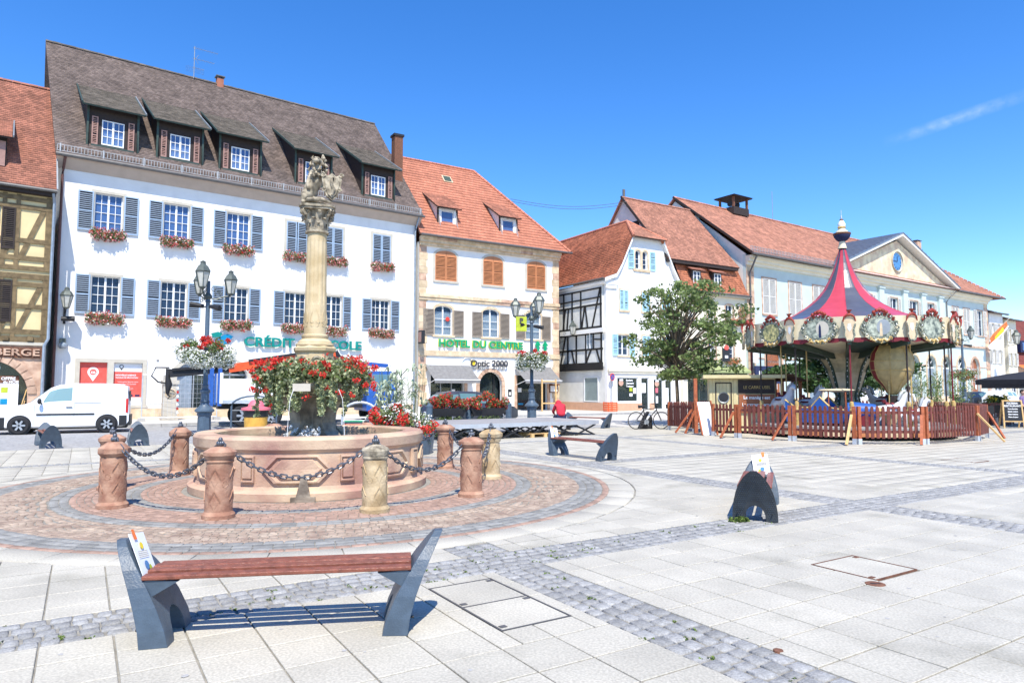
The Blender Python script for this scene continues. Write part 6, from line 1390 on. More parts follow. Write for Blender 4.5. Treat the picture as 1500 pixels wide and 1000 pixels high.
# ---------------------------------------------------------------- lamp posts
def flowerball(label, p, rx, rz_, mixw=.9, n=3000, cat='hanging flowers', size=.06, group='flower baskets on the lamp posts', redtop=True, sub=1):
    t = thing('flower_basket', label, cat, p, 0, group); m = MB(); m.lathe([(.1,-.22),(.34,-.05),(.38,.05)], n=16); m.obj('basket', 'blackmat', t)
    C = []; R_ = []
    for k in range(22): a = 2*PI*k/22; r = rx*random.uniform(.45,.72); C.append((r*math.cos(a), r*math.sin(a), random.uniform(-.5,.4)*rz_)); R_.append((rx*.32,rx*.32,rz_*.42))
    quadmesh('foliage', leaves(C, R_, int(n*.9), size), 'boxleaf', t)
    W_ = leaves([c for c in C if c[2] < .15*rz_], [tuple(1.15*v for v in r) for c, r in zip(C,R_) if c[2] < .15*rz_], int(n*mixw), size*.9, hollow=.5, asp=1.1); quadmesh('white_blooms', W_, 'petwhite', t)
    CB = [(rx*.8*math.cos(a)*q, rx*.8*math.sin(a)*q, rz_*random.uniform(.1,.75) if redtop else rz_*random.uniform(-.6,.6)) for a, q in [(random.uniform(0,2*PI), random.uniform(.2,1)) for k in range(22)]]
    quadmesh('red_blooms', leaves(CB, .11, int(n*.6), size*.8, asp=1.1), 'petred', t); return t
def lamppost(label, x, y, H, lant, cams=True, scale=1.0, rz=0):
    t = thing('lamp_post', label, 'lamp post', (x,y,0), rz, 'cast iron lamp posts on the square')
    m = MB(); m.lathe([(.27,0),(.27,.08),(.235,.1),(.225,.62),(.25,.66),(.26,.70),(.25,.74)], n=8, a0=PI/8, a1=2*PI+PI/8); m.obj('pedestal', 'darkmetal', t)
    for k in range(4): a = k*PI/2; m = MB(); D = Vector((math.cos(a),math.sin(a),0)); T = Vector((-D.y,D.x,0)); c = D*.222+Vector((0,0,.36)); m.add([c-T*.06-Vector((0,0,.2)),c+T*.06-Vector((0,0,.2)),c+T*.06+Vector((0,0,.2)),c-T*.06+Vector((0,0,.2))],[(0,1,2,3)]); m.f.append((3,2,1,0)); m.m.append(0); m.obj('pedestal_panel', 'darkmetal', t)
    m = MB(); m.lathe([(.25,.74),(.34,.80),(.33,.86),(.2,.98),(.155,1.06),(.15,1.12),(.19,1.15),(.15,1.18),(.14,1.45),(.18,1.5),(.18,1.56),(.11,1.62),(.1,1.7),(.12,1.74),(.085,1.8),(.075,H-1.2),(.11,H-1.17),(.075,H-1.1),(.06,H-.4)], n=14); m.obj('shaft', 'darkmetal', t, smooth=35)
    m = MB(); z0 = H-1.0
    m.lathe([(.07,z0-.1),(.14,z0),(.14,z0+.05),(.07,z0+.15)], n=12)
    for ax, ay, dz, _ in lant:
        if abs(ax)+abs(ay) < .05: m.tube([(0,0,z0),(0,0,z0+dz)], .03, 6); continue
        v = Vector((ax,ay,0)); m.tube([(0,0,z0),(ax*.35,ay*.35,z0-.08),(ax*.75,ay*.75,z0+.05),(ax,ay,z0+dz-.05)], .026, 7); scroll(m, tuple(v*.45+Vector((0,0,z0+.12))), .13, 0, 1.3, (v.normalized(),(0,0,1)), .014); scroll(m, tuple(v*.75+Vector((0,0,z0-.1))), .09, 2, 1.3, (v.normalized(),(0,0,1)), .012)
        scroll(m, tuple(v*.25+Vector((0,0,z0+.3))), .1, 1, 1.2, (v.normalized(),(0,0,1)), .012)
    m.obj('arms', 'lampmetal', t, smooth=40)
    for ax, ay, dz, s in lant: lantern(t, (ax,ay,z0+dz), s)
    if cams:
        for s in (-1,1): m = MB(); m.tube([(s*.12,-.05,z0-.35),(s*.55,-.25,z0-.28 if s < 0 else z0-.45)], [.07,.1], 8); m.tube([(0,0,z0-.35),(s*.2,-.1,z0-.38)], .025, 5); m.obj('camera', 'blackmat', t, smooth=40)
    return t
lamppost('lamp post with three lanterns and cameras in front of the white bank', -11.25, 25.1, 6.0, [(-.42,.2,.12,1.0),(.72,.25,.12,1.05),(-.02,-.45,.28,1.15)])
flowerball('red and white flower basket on the lamp post before the bank', (-11.2,25.0,2.95), 1.05, .68, 1.5, 4200)
lamppost('lamp post with three lanterns in front of the hotel', .95, 33, 6.0, [(-.78,-.1,.1,1.05),(.35,-.35,.25,1.15),(.15,.3,.1,1.0)])
flowerball('red and white flower basket on the lamp post before the hotel', (.95,32.9,3.0), .88, .62, 1.0, 3600)
p = AT(1413, 590, 50); lamppost('lamp post with two lanterns near the town hall arches', p.x, 50, 6.2, [(-.75,-.1,.1,1.1),(.75,.1,.1,1.1)], True)
flowerball('red flower basket on the lamp post near the town hall', (p.x,49.9,2.65), 1.05, .6, .2, 2400, redtop=False)
# ---------------------------------------------------------------- vehicles
def wheelset(t, x, y, r, w=.2, side=-1):
    wh = mobj('wheel', None, t, (x, y, r)); m = MB(); m.lathe([(r*.64,-w/2),(r*.9,-w/2),(r,-w*.35),(r,w*.35),(r*.9,w/2),(r*.64,w/2)], n=28); mobj('tyre', m.mesh('tyre','rubber',40), wh, rot=(PI/2,0,0))
    m = MB(); m.lathe([(r*.64,-w*.4),(r*.66,0),(r*.6,w*.3*-side*-1),(r*.58,0)], n=24); m.lathe([(0,.0),(r*.18,.0),(r*.18,.03)], n=12)
    o = side*w*.38
    for k in range(6):
        a = 2*PI*k/6; m.beam((r*.1*math.cos(a), r*.1*math.sin(a), -o), (r*.6*math.cos(a), r*.6*math.sin(a), -o), r*.2, .03)
    mobj('rim', m.mesh('rim','hub'), wh, rot=(PI/2,0,0)); m = MB(); m.lathe([(0,0),(r*.62,0)], n=20); mobj('hub_shadow', m.mesh('hub_shadow','blackmat'), wh, rot=(PI/2,0,0)); return wh
def car(name, label, cat, loc, rz, st, paint, wheels, r, W, glassq, extra=None, bumper='blackmat', glassm='cabglass', archw=1.18):
    # st: stations (x, z_bottom, z_belt, z_top, half width low, half width top)
    t = thing(name, label, cat, loc, rz); vs = []; fs = []; n = 10
    for x, zb, zl, zt, wb, wt in st:
        zm = zb+(zl-zb)*.45; R_ = [(wb*.9,zb),(wb,zb+.06),(wb*1.0,zm),(wb*.985,zl),(wt,max(zl+.002,zt-.05) if zt > zl+.06 else zl+.002),(wt*.86,zt)]
        vs += [(x,-a,z) for a,z in R_]+[(x,a,z) for a,z in R_[::-1]]
    k = 12
    for i in range(len(st)-1):
        for j in range(k-1): fs.append((i*k+j, i*k+j+1, (i+1)*k+j+1, (i+1)*k+j))
        fs.append((i*k+k-1, i*k, (i+1)*k, (i+1)*k+k-1))
    fs += [tuple(range(k))[::-1], tuple(range((len(st)-1)*k, len(st)*k))]
    m = MB(); m.add(vs, fs); b_ = m.obj('body', paint, t, smooth=38)
    def at(x):
        for a, c in zip(st[:-1], st[1:]):
            if a[0] <= x <= c[0]: f = (x-a[0])/(c[0]-a[0]+1e-9); return [p+(q-p)*f for p, q in zip(a, c)]
    for x0, x1, z0f, z1f in glassq:                              # side windows follow the cabin sides
        for s in (-1, 1):
            m = MB(); n_ = 4; L0 = []
            for q in range(n_+1):
                x = x0+(x1-x0)*q/n_; _, zb, zl, zt, wb, wt = at(x); zs_ = zl+(zt-.05-zl)*z0f; ze = zl+(zt-.05-zl)*z1f
                wy = lambda z: wb*.985+(wt-wb*.985)*(z-zl)/max(.01, zt-.05-zl)
                L0.append(((x, s*(wy(zs_)+.012), zs_), (x, s*(wy(ze)+.012), ze)))
            for (a, c), (d, e) in zip(L0[:-1], L0[1:]): m.add([a,d,e,c], [(0,1,2,3)])
            m.obj('side_window', glassm, t)
    for wx in wheels:
        for s in (-1, 1):
            _, zb, zl, zt, wb, wt = at(wx); m = MB(); m.lathe([(0,0),(r*archw,0)], n=26); mobj('wheel_arch', m.mesh('wheel_arch','blackmat'), t, (wx, s*(wb+.006), r), rot=(PI/2,0,0)); wheelset(t, wx, s*(wb-.02), r, .2, s)
    return t
def pquad(t, name, mt, pts): m = MB(); m.add(pts, [tuple(range(len(pts)))]); return m.obj(name, mt, t)
a = GR(28, 635.6); vd = DEG(27); vl = Vector((math.cos(vd), math.sin(vd), 0)); org = a-vl*.86+Vector((-vl.y, vl.x, 0))*.82
st = [(-.02,.30,.62,.64,.62,.5),(.06,.22,.78,.80,.80,.68),(.35,.2,.92,.95,.89,.74),(.95,.2,1.02,1.06,.91,.74),(1.12,.2,1.05,1.12,.91,.74),(1.75,.2,1.10,1.66,.915,.72),(2.0,.2,1.11,1.76,.915,.72),(2.5,.2,1.12,1.82,.915,.72),(3.4,.2,1.13,1.82,.915,.72),(4.0,.2,1.13,1.79,.91,.71),(4.2,.24,1.12,1.70,.89,.68),(4.27,.34,1.0,1.2,.86,.66)]
van = car('delivery_van', 'white delivery van parked at the kerb before the inn and the bank', 'van', org, vd, st, 'carwhite', (.86, 3.56), .31, 1.8, [(1.55,2.42,.10,.86)])
pquad(van, 'windscreen', 'cabglass', [(1.12,-.72,1.14),(1.72,-.66,1.655),(1.72,.66,1.655),(1.12,.72,1.14)])
for s in (-1, 1):
    m = MB(); m.box(1.35,3.15, s*.925-.012, s*.925+.012, .66,.72); m.obj('rub_strip', 'blackmat', van)
    m = MB(); m.tube([(1.5,s*.92,1.08),(1.47,s*1.0,1.12)], .03, 6); m.ball((1.45,s*1.07,1.17), .07,.07,.11,10,7); m.obj('mirror', 'blackmat', van, smooth=60)
    m = MB(); m.box(2.25,2.45, s*.93-.012, s*.93+.012, .93,.96); m.obj('door_handle', 'blackmat', van)
    m = MB(); 
    for x in (1.28, 2.5): m.box(x,x+.012,s*.916-.004,s*.916+.004,.3,1.1)
    m.box(2.5,3.35,s*.916-.004,s*.916+.004,1.1,1.112); m.obj('door_gap', 'lead', van)
    m = MB(); m.box(4.16,4.24,s*.84-.06,s*.84+.06,.72,1.25); m.obj('tail_lamp', 'lampred', van)
    m = MB(); m.ball((.24,s*.68,.80), .22,.13,.09,10,6); m.obj('headlight', 'headl', van, smooth=60)
m = MB(); m.box(-.06,.12,-.78,.78,.2,.52); m.box(.12,.42,-.895,-.86,.2,.6); m.box(.12,.42,.86,.895,.2,.6); m.obj('bumper', 'blackmat', van); m = MB(); m.box(4.1,4.33,-.86,.86,.24,.62); m.box(3.95,4.2,-.925,-.9,.24,.62); m.box(3.95,4.2,.9,.925,.24,.62); m.obj('rear_bumper', 'blackmat', van)
m = MB(); m.box(.05,4.2,-.7,.7,.14,.24); m.obj('underbody', 'rubber', van)
m = MB(); m.box(4.265,4.275,-.6,.6,1.15,1.55); m.obj('rear_window', 'blackmat', van)
# grey estate car by the flower planters
p = GR(612, 622); p = Vector((-3.75, 30.2, 0)); cdg = DEG(32)
st = [(0,.34,.75,.78,.72,.6),(.08,.26,.88,.92,.82,.66),(.35,.22,.93,1.2,.87,.62),(.75,.2,.95,1.46,.88,.60),(1.3,.2,.96,1.52,.89,.6),(2.2,.2,.95,1.50,.89,.6),(2.7,.2,.94,1.40,.89,.6),(3.35,.2,.92,.98,.88,.64),(4.0,.22,.82,.86,.85,.66),(4.3,.3,.66,.68,.72,.55)]
gc = car('estate_car', 'dark grey estate car with red tail lamps parked behind the flower troughs', 'car', p, cdg, st, 'cargrey', (.85,3.45), .32, 1.8, [(.45,1.2,.12,.85),(1.28,2.1,.08,.9),(2.18,2.95,.08,.85)])
pquad(gc, 'rear_window', 'cabglass', [(.12,-.6,1.0),(.12,.6,1.0),(.55,.55,1.36),(.55,-.55,1.36)])
for s in (-1,1): m = MB(); m.ball((.1,s*.72,.86), .12,.14,.08,10,6); m.obj('tail_lamp', 'lampred', gc, smooth=60); m = MB(); m.ball((2.85,s*.98,1.0), .08,.1,.07,8,6); m.obj('mirror', 'cargrey', gc, smooth=60)
m = MB(); m.box(-.03,-.0,-.26,.26,.5,.62); m.obj('number_plate', 'paper', gc)
for nm, lab, px, Y, rz, paint in (('saloon_car','dark blue saloon parked under the town hall arches',1412,62,DEG(30),'cardark'),('estate_car','white car parked beside the black parasols',1452,60,DEG(28),'carwhite'),('estate_car','white car seen through the carousel behind the blue toy car',1268,46,DEG(30),'carwhite')):
    pp_ = AT(px, 592, Y); st2 = st if nm == 'estate_car' else [(0,.34,.72,.75,.72,.6),(.1,.26,.86,.9,.82,.66),(.7,.22,.9,.96,.87,.62),(1.2,.2,.92,1.30,.88,.6),(1.7,.2,.93,1.40,.89,.6),(2.4,.2,.92,1.38,.89,.6),(3.1,.2,.9,.95,.88,.64),(3.9,.22,.8,.84,.85,.66),(4.3,.3,.64,.66,.72,.55)]
    cc = car(nm, lab, 'car', (pp_.x, Y, 0), rz, st2, paint, (.85,3.45), .32, 1.8, [(1.25,1.95,.1,.85),(2.05,2.6,.1,.85)])
    pquad(cc, 'windscreen', 'cabglass', [(2.6,-.62,1.32),(2.6,.62,1.32),(3.2,.66,.98),(3.2,-.66,.98)])
    for s in (-1,1): m = MB(); m.ball((4.15,s*.6,.66), .12,.14,.07,8,6); m.obj('headlight', 'headl', cc)
# crane lorry behind the fountain
p = Vector((-13.4, 29.6, 0)); tr = thing('crane_lorry', 'blue dropside lorry with white bed and folded orange and black loading crane', 'lorry', p, DEG(27))
m = MB(); m.box(.6,8.6,-.45,.45,.75,.95); m.obj('chassis', 'blackmat', tr)
for s in (-1,1): m = MB(); m.box(.75,5.9,s*1.2-.03,s*1.2+.03,1.15,2.05); m.obj('drop_side', 'white', tr); m = MB(); m.box(.75,5.9,s*1.19-.03,s*1.19+.03,1.0,1.14); m.obj('bed_rail', 'galv', tr)
m = MB(); m.box(.7,5.95,-1.18,1.18,1.0,1.1); m.obj('bed_floor', 'galv', tr)
m = MB(); m.box(.62,.74,-1.2,1.2,1.0,2.3); m.obj('tail_board', 'white', tr)
for x in (.3, .62): 
    for s in (-1,1): m = MB(); m.box(x-.08,x+.08,s*1.1-.08,s*1.1+.08,.9,2.6); m.obj('blue_post', 'blue', tr)
for x in (1.6, 2.7, 7.6):
    for s in (-1,1): wheelset(tr, x, s*1.02, .48, .28, s)
for x in (2.2,4.5): m = MB(); m.box(x,x+.7,-1.15,-.9,.45,.95); m.obj('tool_box', 'blackmat', tr)
m = MB(); m.box(6.9,8.4,-1.15,1.15,.6,1.5); m.add([(6.9,-1.12,1.5),(8.35,-1.12,1.5),(8.35,1.12,1.5),(6.9,1.12,1.5),(6.95,-1.05,2.45),(8.1,-1.05,2.45),(8.1,1.05,2.45),(6.95,1.05,2.45)],[(0,1,5,4),(1,2,6,5),(2,3,7,6),(3,0,4,7),(4,5,6,7)]); m.obj('cab', 'blue', tr)
pquad(tr, 'cab_window', 'cabglass', [(7.1,-1.135,1.6),(8.15,-1.135,1.6),(8.0,-1.09,2.3),(7.1,-1.09,2.3)]); pquad(tr, 'windscreen', 'cabglass', [(8.37,-1.0,1.55),(8.37,1.0,1.55),(8.13,.95,2.35),(8.13,-.95,2.35)])
m = MB(); m.box(6.1,6.75,-.35,.35,.95,2.4); m.tube([(6.3,0,2.3),(5.6,-.1,3.3)], .2, 10); m.obj('crane_base', 'blackmat', tr)
bp_ = [(6.4,-.1,3.15),(3.6,-.3,2.95),(1.9,-.45,2.75)]
m = MB(); m.beam((5.6,-.15,3.32),(1.0,-.3,2.5),.36,.36); m.obj('orange_boom', 'orange', tr)
m = MB(); m.beam((5.4,-.35,3.48),(1.8,-.5,2.85),.1,.1); m.beam((1.0,-.3,2.5),(-1.3,-.5,2.25),.26,.32); m.beam((1.2,-.5,2.66),(-1.2,-.65,2.42),.1,.1); m.obj('black_boom', 'blackmat', tr)
m = MB(); m.tube([(-1.3,-.5,2.45),(-1.35,-.5,2.1),(-1.3,-.5,1.8),(-1.35,-.5,1.4)], [.13,.09,.14,.06], 8); m.tube([(-1.3,-.55,2.5),(-1.8,-.6,2.5),(-1.95,-.6,2.15),(-1.7,-.55,1.9),(-1.4,-.5,1.85)], .035, 6); m.tube([(-1.35,-.5,1.4),(-1.25,-.5,1.3),(-1.33,-.5,1.2)], .03, 5); m.obj('grab_and_hoses', 'blackmat', tr, smooth=50)
m = MB(); m.beam((8.3,.3,2.75),(6.9,.1,2.85),.18,.18); m.obj('blue_jib', 'blue', tr)
# ---------------------------------------------------------------- street things at the left
t = thing('stone_pillar', 'carved stone fountain pillar beside the bank, wrapped at one side with red and white tape', 'pillar', world(BW, (4.7,-2.1,.1)), DEG(37))
m = MB(); m.box(-.32,.32,-.2,.2,0,1.75); m.box(-.38,.38,-.26,.26,1.75,1.95); m.box(-.28,.28,-.18,.18,1.95,2.2); m.box(-.38,.38,-.26,.26,0,.18); m.obj('pillar_body', 'trim', t)
m = MB(); m.lathe([(.2,0),(.25,.03),(.2,.05)], n=18); mobj('round_niche', m.mesh('round_niche','sand'), t, (0,-.2,1.3), rot=(PI/2,0,0)); m = MB(); m.lathe([(0,0),(.17,.0)], n=18); mobj('niche_shadow', m.mesh('niche_shadow','oldstone'), t, (0,-.21,1.3), rot=(PI/2,0,0))
for k in range(7): m = MB(); m.beam((.34,-.22,.3+k*.2),(.30,-.23,.42+k*.2),.1,.01,(0,1,0)); m.obj('tape_strip', 'petred' if k % 2 else 'paper', t)
t = thing('mesh_fence', 'temporary wire site fence on concrete feet in front of the bank', 'site fence', world(BW, (3.4,-2.7,.1)), DEG(30))
m = MB(); 
for x in (0, 3.3): m.tube([(x,0,0),(x,0,2.2)], .025, 6)
for z in (.15, 2.2): m.tube([(0,0,z),(3.3,0,z)], .02, 6)
m.obj('fence_frame', 'galv', t); m = MB()
for k in range(1,18): m.tube([(3.3*k/18,0,.15),(3.3*k/18,0,2.2)], .004, 3)
for k in range(1,9): m.tube([(0,0,.15+k*.23),(3.3,0,.15+k*.23)], .004, 3)
m.obj('wire_mesh', 'galv', t, kind='stuff')
for x in (0,3.3): m = MB(); m.box(x-.15,x+.15,-.3,.3,0,.13); m.obj('foot', 'kerb', t)
def hoop(label, x, y, rz, w=1.3, h=1.0, mt='darkmetal', slats=()):
    t = thing('hoop_barrier', label, 'barrier', (x,y,0), rz, 'street barriers behind the fountain'); m = MB()
    pts = [(0,0,0),(0,0,h*.72)]+[(w/2-w/2*math.cos(PI*k/10),0,h*.72+h*.28*math.sin(PI*k/10)) for k in range(1,10)]+[(w,0,h*.72),(w,0,0)]; m.tube(pts, .035, 8); m.obj('hoop', mt, t, smooth=50)
    for z in (.3,.6): m = MB(); m.tube([(.02,0,z*h),(w-.02,0,z*h)], .018, 6); m.obj('rail', mt, t)
    for k, mm in enumerate(slats): m = MB(); m.box(.04,w-.04,-.02,.02,.12+k*.1,.16+k*.1); m.obj('coloured_slat', mm, t)
    return t
p = GR(338, 633); hoop('blue-grey hoop barrier between the near lamp post and the orange bin', p.x, p.y, DEG(15), 1.6, 1.35)
p = GR(492, 655); hoop('grey hoop barrier with orange, white and green slats beside the big flower bed', -4.6, 18.6, DEG(5), .95, 1.25, 'galv', ['orange','paper','green','orange','paper','orange','green','paper'])
p = Vector((-7.65, 20.5, 0)); t = thing('litter_bin', 'orange bin with black band and pink lid behind the basin', 'litter bin', p)
m = MB(); m.lathe([(.30,0),(.34,.85)], n=20); m.obj('bin_body', 'binor', t, smooth=40); m = MB(); m.lathe([(.345,.78),(.36,1.0),(.3,1.02)], n=20); m.obj('black_band', 'blackmat', t, smooth=40); m = MB(); m.lathe([(.42,.98),(.42,1.05),(.24,1.08),(.2,1.2),(.12,1.28),(0,1.3)], n=20); m.obj('pink_lid', 'pink', t, smooth=40)
flowerball('small red geranium pot beside the orange bin', (-7.3, 21.6, 1.15), .75, .42, .15, 1500, redtop=False, group='flower beds around the square')
# big red and white flower bed, tall striped grass
t = thing('flower_bed', 'large mound of red and white bedding flowers beyond the basin', 'flower bed', (-2.95, 17.3, 0), 0)
m = MB(); m.lathe([(.95,0),(1.0,.45),(.9,.5)], n=24); m.obj('round_planter', 'darkmetal', t)
C = [(random.gauss(0,.48), random.gauss(0,.4), random.uniform(.45,1.05)) for k in range(40)]; C = [c for c in C if (c[0]/1.05)**2+((c[2]-.2)/1.0)**2 < 1]
quadmesh('foliage', leaves(C, .24, 4200, .06), 'boxleaf', t); quadmesh('white_blooms', leaves(C[::2], .26, 2600, .055, hollow=.6, asp=1.1), 'petwhite', t)
quadmesh('red_blooms', leaves([(c[0]*1.05,c[1]*1.05-.12,c[2]+.08) for c in C[1::2]], .17, 2300, .055, hollow=.5, asp=1.1), 'petred', t)
def stalks(label, x, y, n, h, spread, mt, leafw=.05, z0=0, cat='plant', name='tall_plant'):
    t = thing(name, label, cat, (x,y,z0)); m = MB(); V = []
    for k in range(n):
        a = random.uniform(0,2*PI); r = spread*math.sqrt(random.random())*.5; bx_, by_ = r*math.cos(a), r*math.sin(a); hh = h*random.uniform(.7,1.05); m.tube([(bx_,by_,0),(bx_*1.3,by_*1.3,hh)], [.012,.005], 4)
        for q in range(7):
            z = hh*random.uniform(.25,1); b_ = random.uniform(0,2*PI); L = random.uniform(.25,.5); d = Vector((math.cos(b_),math.sin(b_),0)); s_ = Vector((-d.y,d.x,0))*leafw/2; p0 = Vector((bx_*1.15,by_*1.15,z)); p1 = p0+d*L*.5+Vector((0,0,L*.45)); p2 = p0+d*L+Vector((0,0,L*random.uniform(-.1,.35)))
            V += [p0-s_*.5,p0+s_*.5,p1+s_,p1-s_, p1-s_,p1+s_,p2+s_*.1,p2-s_*.1]
    m.obj('stems', 'stem', t, kind='stuff'); quadmesh('blades', np.array([tuple(v) for v in V]), mt, t, kind='stuff'); return t
p = AT(585, 560, 20.5); stalks('tall pale striped grass plant behind the red and white flower bed', p.x, 20.5, 34, 2.2, 1.3, 'greyplant', .07)
# flower troughs on railings, bollards
def trough(label, x, y, rz):
    t = thing('flower_trough', label, 'flower trough', (x,y,-.12), rz, 'flower troughs on the street railing'); m = MB(); m.add([(-.55,-.16,.72),(.55,-.16,.72),(.55,.16,.72),(-.55,.16,.72),(-.7,-.22,1.02),(.7,-.22,1.02),(.7,.22,1.02),(-.7,.22,1.02)],[(0,3,2,1),(0,1,5,4),(1,2,6,5),(2,3,7,6),(3,0,4,7)]); m.obj('trough', 'blackmat', t)
    for s in (-1,1): m = MB(); m.beam((s*.5,0,.75),(s*.95,0,.28),.05); m.beam((s*.95,0,.28),(s*1.0,0,0),.05); m.obj('strut', 'lampmetal', t)
    C = [(random.uniform(-.75,.75), random.uniform(-.2,.15), 1.02+random.uniform(.05,.5)*(1-abs(0))) for k in range(26)]; C = [(c[0],c[1],1.05+(c[2]-1.05)*(1-.6*abs(c[0])/.75)) for c in C]
    quadmesh('foliage', leaves(C, .17, 1500, .06), 'boxleaf', t); quadmesh('red_blooms', leaves(C, .17, 1500, .055, hollow=.5, asp=1.1), 'petred', t); quadmesh('pale_blooms', leaves([c for c in C if abs(c[0]) > .5] or C[:2], .16, 260, .05, hollow=.5), 'petpink', t)
    quadmesh('hanging_foliage', leaves([(random.uniform(-.4,.4),-.1,.62) for k in range(8)], .14, 300, .06), 'boxleaf', t); return t
p = AT(656, 625, 25.5); trough('red geranium trough nearer the large flower mound', p.x, 25.5, DEG(20)); p = AT(713, 622, 26.2); trough('red geranium trough nearer the lamp post before the hotel', p.x, 26.2, DEG(20))
for i, (px, Y, lb) in enumerate(((629,25,'blue-grey post left of both geranium troughs'),(686,26,'blue-grey post between the two geranium troughs'),(745,28,'blue-grey post between the right geranium trough and the lamp post'))):
    p = AT(px, 600, Y); t = thing('street_post', lb, 'bollard', (p.x,Y,0), 0, 'slim blue-grey street posts'); m = MB(); m.lathe([(.12,0),(.12,.95)], n=14); m.obj('post', 'darkmetal', t, smooth=40); m = MB(); m.lathe([(.13,.95),(.13,1.0),(.08,1.03),(.06,1.1),(0,1.12)], n=14); m.obj('post_cap', 'darkmetal', t, smooth=40)
# stage
P0 = Vector((-2.15, 21.15, 0)); t = thing('stage', 'low portable stage platform on folded black scissor legs', 'stage', P0, ANG)
for i in range(3):
    for j in range(2):
        m = MB(); m.box(i*2.06+.01,i*2.06+2.05,j*1.6+.01,j*1.6+1.59,.44,.50); m.obj('deck_panel', 'stagetop', t)
        m = MB(); a0, a1, c0, c1 = i*2.06+.005, i*2.06+2.055, j*1.6+.004, j*1.6+1.596
        m.box(a0-.0,a1,c0-.03,c0,.37,.502); m.box(a0,a1,c1-.002,c1+.002,.37,.498); m.box(a0-.02,a0+.0,c0,c1,.37,.501); m.obj('deck_edge', 'alu', t)
    for j in range(3):
        for (x0, x1) in ((.1,1.0),(1.05,1.95)): 
            m = MB(); y = j*1.55+.05; m.beam((i*2.06+x0,y,.0),(i*2.06+x1,y,.37),.05,.04,(0,1,0)); m.beam((i*2.06+x1,y+.05,.0),(i*2.06+x0,y+.05,.37),.05,.04,(0,1,0)); m.obj('scissor_leg', 'blackmat', t)
t = thing('pallet', 'wooden pallet lying under the stage', 'pallet', P0+Vector((2.8,1.7,0)), ANG)
for k in range(6): m = MB(); m.box(0,1.2,k*.14,k*.14+.1,.11,.13); m.obj('board', 'pine', t)
for k in range(3): m = MB(); m.box(k*.52,k*.52+.12,0,.8,0,.109); m.obj('bearer', 'pine', t)
# ---------------------------------------------------------------- bicycle with its stand block
p = Vector((AT(932,620,27.6).x, 27.6, 0)); t = thing('bicycle', 'black bicycle leaning on a dark stand in front of the butcher shop', 'bicycle', p, DEG(8))
for x in (0, 1.05):
    w_ = mobj('wheel', None, t, (x,0,.35)); m = MB(); m.tube([(.335*math.cos(2*PI*k/28),0,.335*math.sin(2*PI*k/28)) for k in range(29)], .02, 6, caps=False); m.obj('tyre', 'rubber', w_)
    m = MB()
    for k in range(16): m.tube([(0,0,0),(.32*math.cos(2*PI*k/16),0,.32*math.sin(2*PI*k/16))], .003, 3)
    m.tube([(0,-.04,0),(0,.04,0)], .025, 8); m.obj('spokes', 'lead', w_, kind='stuff')
m = MB()
for a, b2 in (((0,0,.35),(.42,0,.30)),((0,0,.35),(.33,0,.78)),((.42,0,.30),(.28,0,.88)),((.42,0,.30),(.85,0,.78)),((.33,0,.78),(.83,0,.84)),((1.05,0,.35),(.86,0,.75)),((.86,0,.75),(.82,0,.98))): m.tube([a,b2], .022, 6)
m.obj('frame', 'blackmat', t); m = MB(); m.tube([(.1,0,.9),(.38,0,.92)], [.07,.03], 8); m.obj('saddle', 'blackmat', t, smooth=50); m = MB(); m.tube([(.75,-.3,1.02),(.84,-.1,.99),(.84,.1,.99),(.75,.3,1.02)], .016, 6); m.obj('handlebar', 'blackmat', t); m = MB(); m.lathe([(.02,0),(.1,0),(.1,.01)], n=18); mobj('chainring', m.mesh('chainring','lead'), t, (.42,-.04,.3), rot=(PI/2,0,0)); m = MB(); m.tube([(.42,-.08,.3),(.48,-.1,.14)], .012, 5); m.tube([(.42,.08,.3),(.36,.1,.46)], .012, 5); m.obj('pedal_cranks', 'lead', t)
t = thing('bicycle_stand', 'dark slotted stand block with white stripe behind the bicycle', 'bicycle stand', p+Vector((.35,.28,0)), DEG(20)); m = MB(); m.prism([(-.25,0),(.35,0),(.35,.45),(.2,.7),(.05,.55)], -.1, .1); m.obj('stand_block', 'blackmat', t); m = MB(); m.beam((-.02,-.11,.2),(.24,-.11,.62),.08,.01,(0,1,0)); m.obj('white_stripe', 'paper', t)
t = thing('orange_crate', 'orange crate by the corner of the gabled house', 'crate', world(GB, (-.5,-.9,.1)), DEG(30)); m = MB(); m.box(-.4,.4,-.25,.25,0,.04)
for z in (.1,.25,.4,.55): m.box(-.4,.4,-.27,-.25,z,z+.08); m.box(-.4,.4,.25,.27,z,z+.08); m.box(-.42,-.4,-.25,.25,z,z+.08); m.box(.4,.42,-.25,.25,z,z+.08)
for x in (-.38,.34): 
    for y in (-.28,.24): m.box(x,x+.04,y,y+.04,0,.65)
m.obj('crate_slats', 'orange', t)
# easel frame before the hotel
t = thing('wooden_frame', 'tall raw pine frame standing behind the lamp post at the hotel door', 'frame', world(HO, (8.2,-2.2,.1)), DEG(31)); 
for x in (0,1.15): m = MB(); m.box(x,x+.09,-.04,.04,0,2.2); m.obj('upright', 'pine', t)
for z in (2.0,.5): m = MB(); m.box(.09,1.15,-.035,.035,z,z+.09); m.obj('crossbar', 'pine', t)
t = thing('lime_sign', 'lime green hanging sign below a lantern before the hotel', 'sign', (AT(764,476,32.8).x,32.8,AT(764,476,32.8).z), .15); m = MB(); m.box(-.28,.24,-.06,.06,-.3,.4); m.obj('sign_box', 'limesign', t); text('lettering', 'P', .25, t, (-.12,-.075,.08), mt='charcoal', bold=.01)
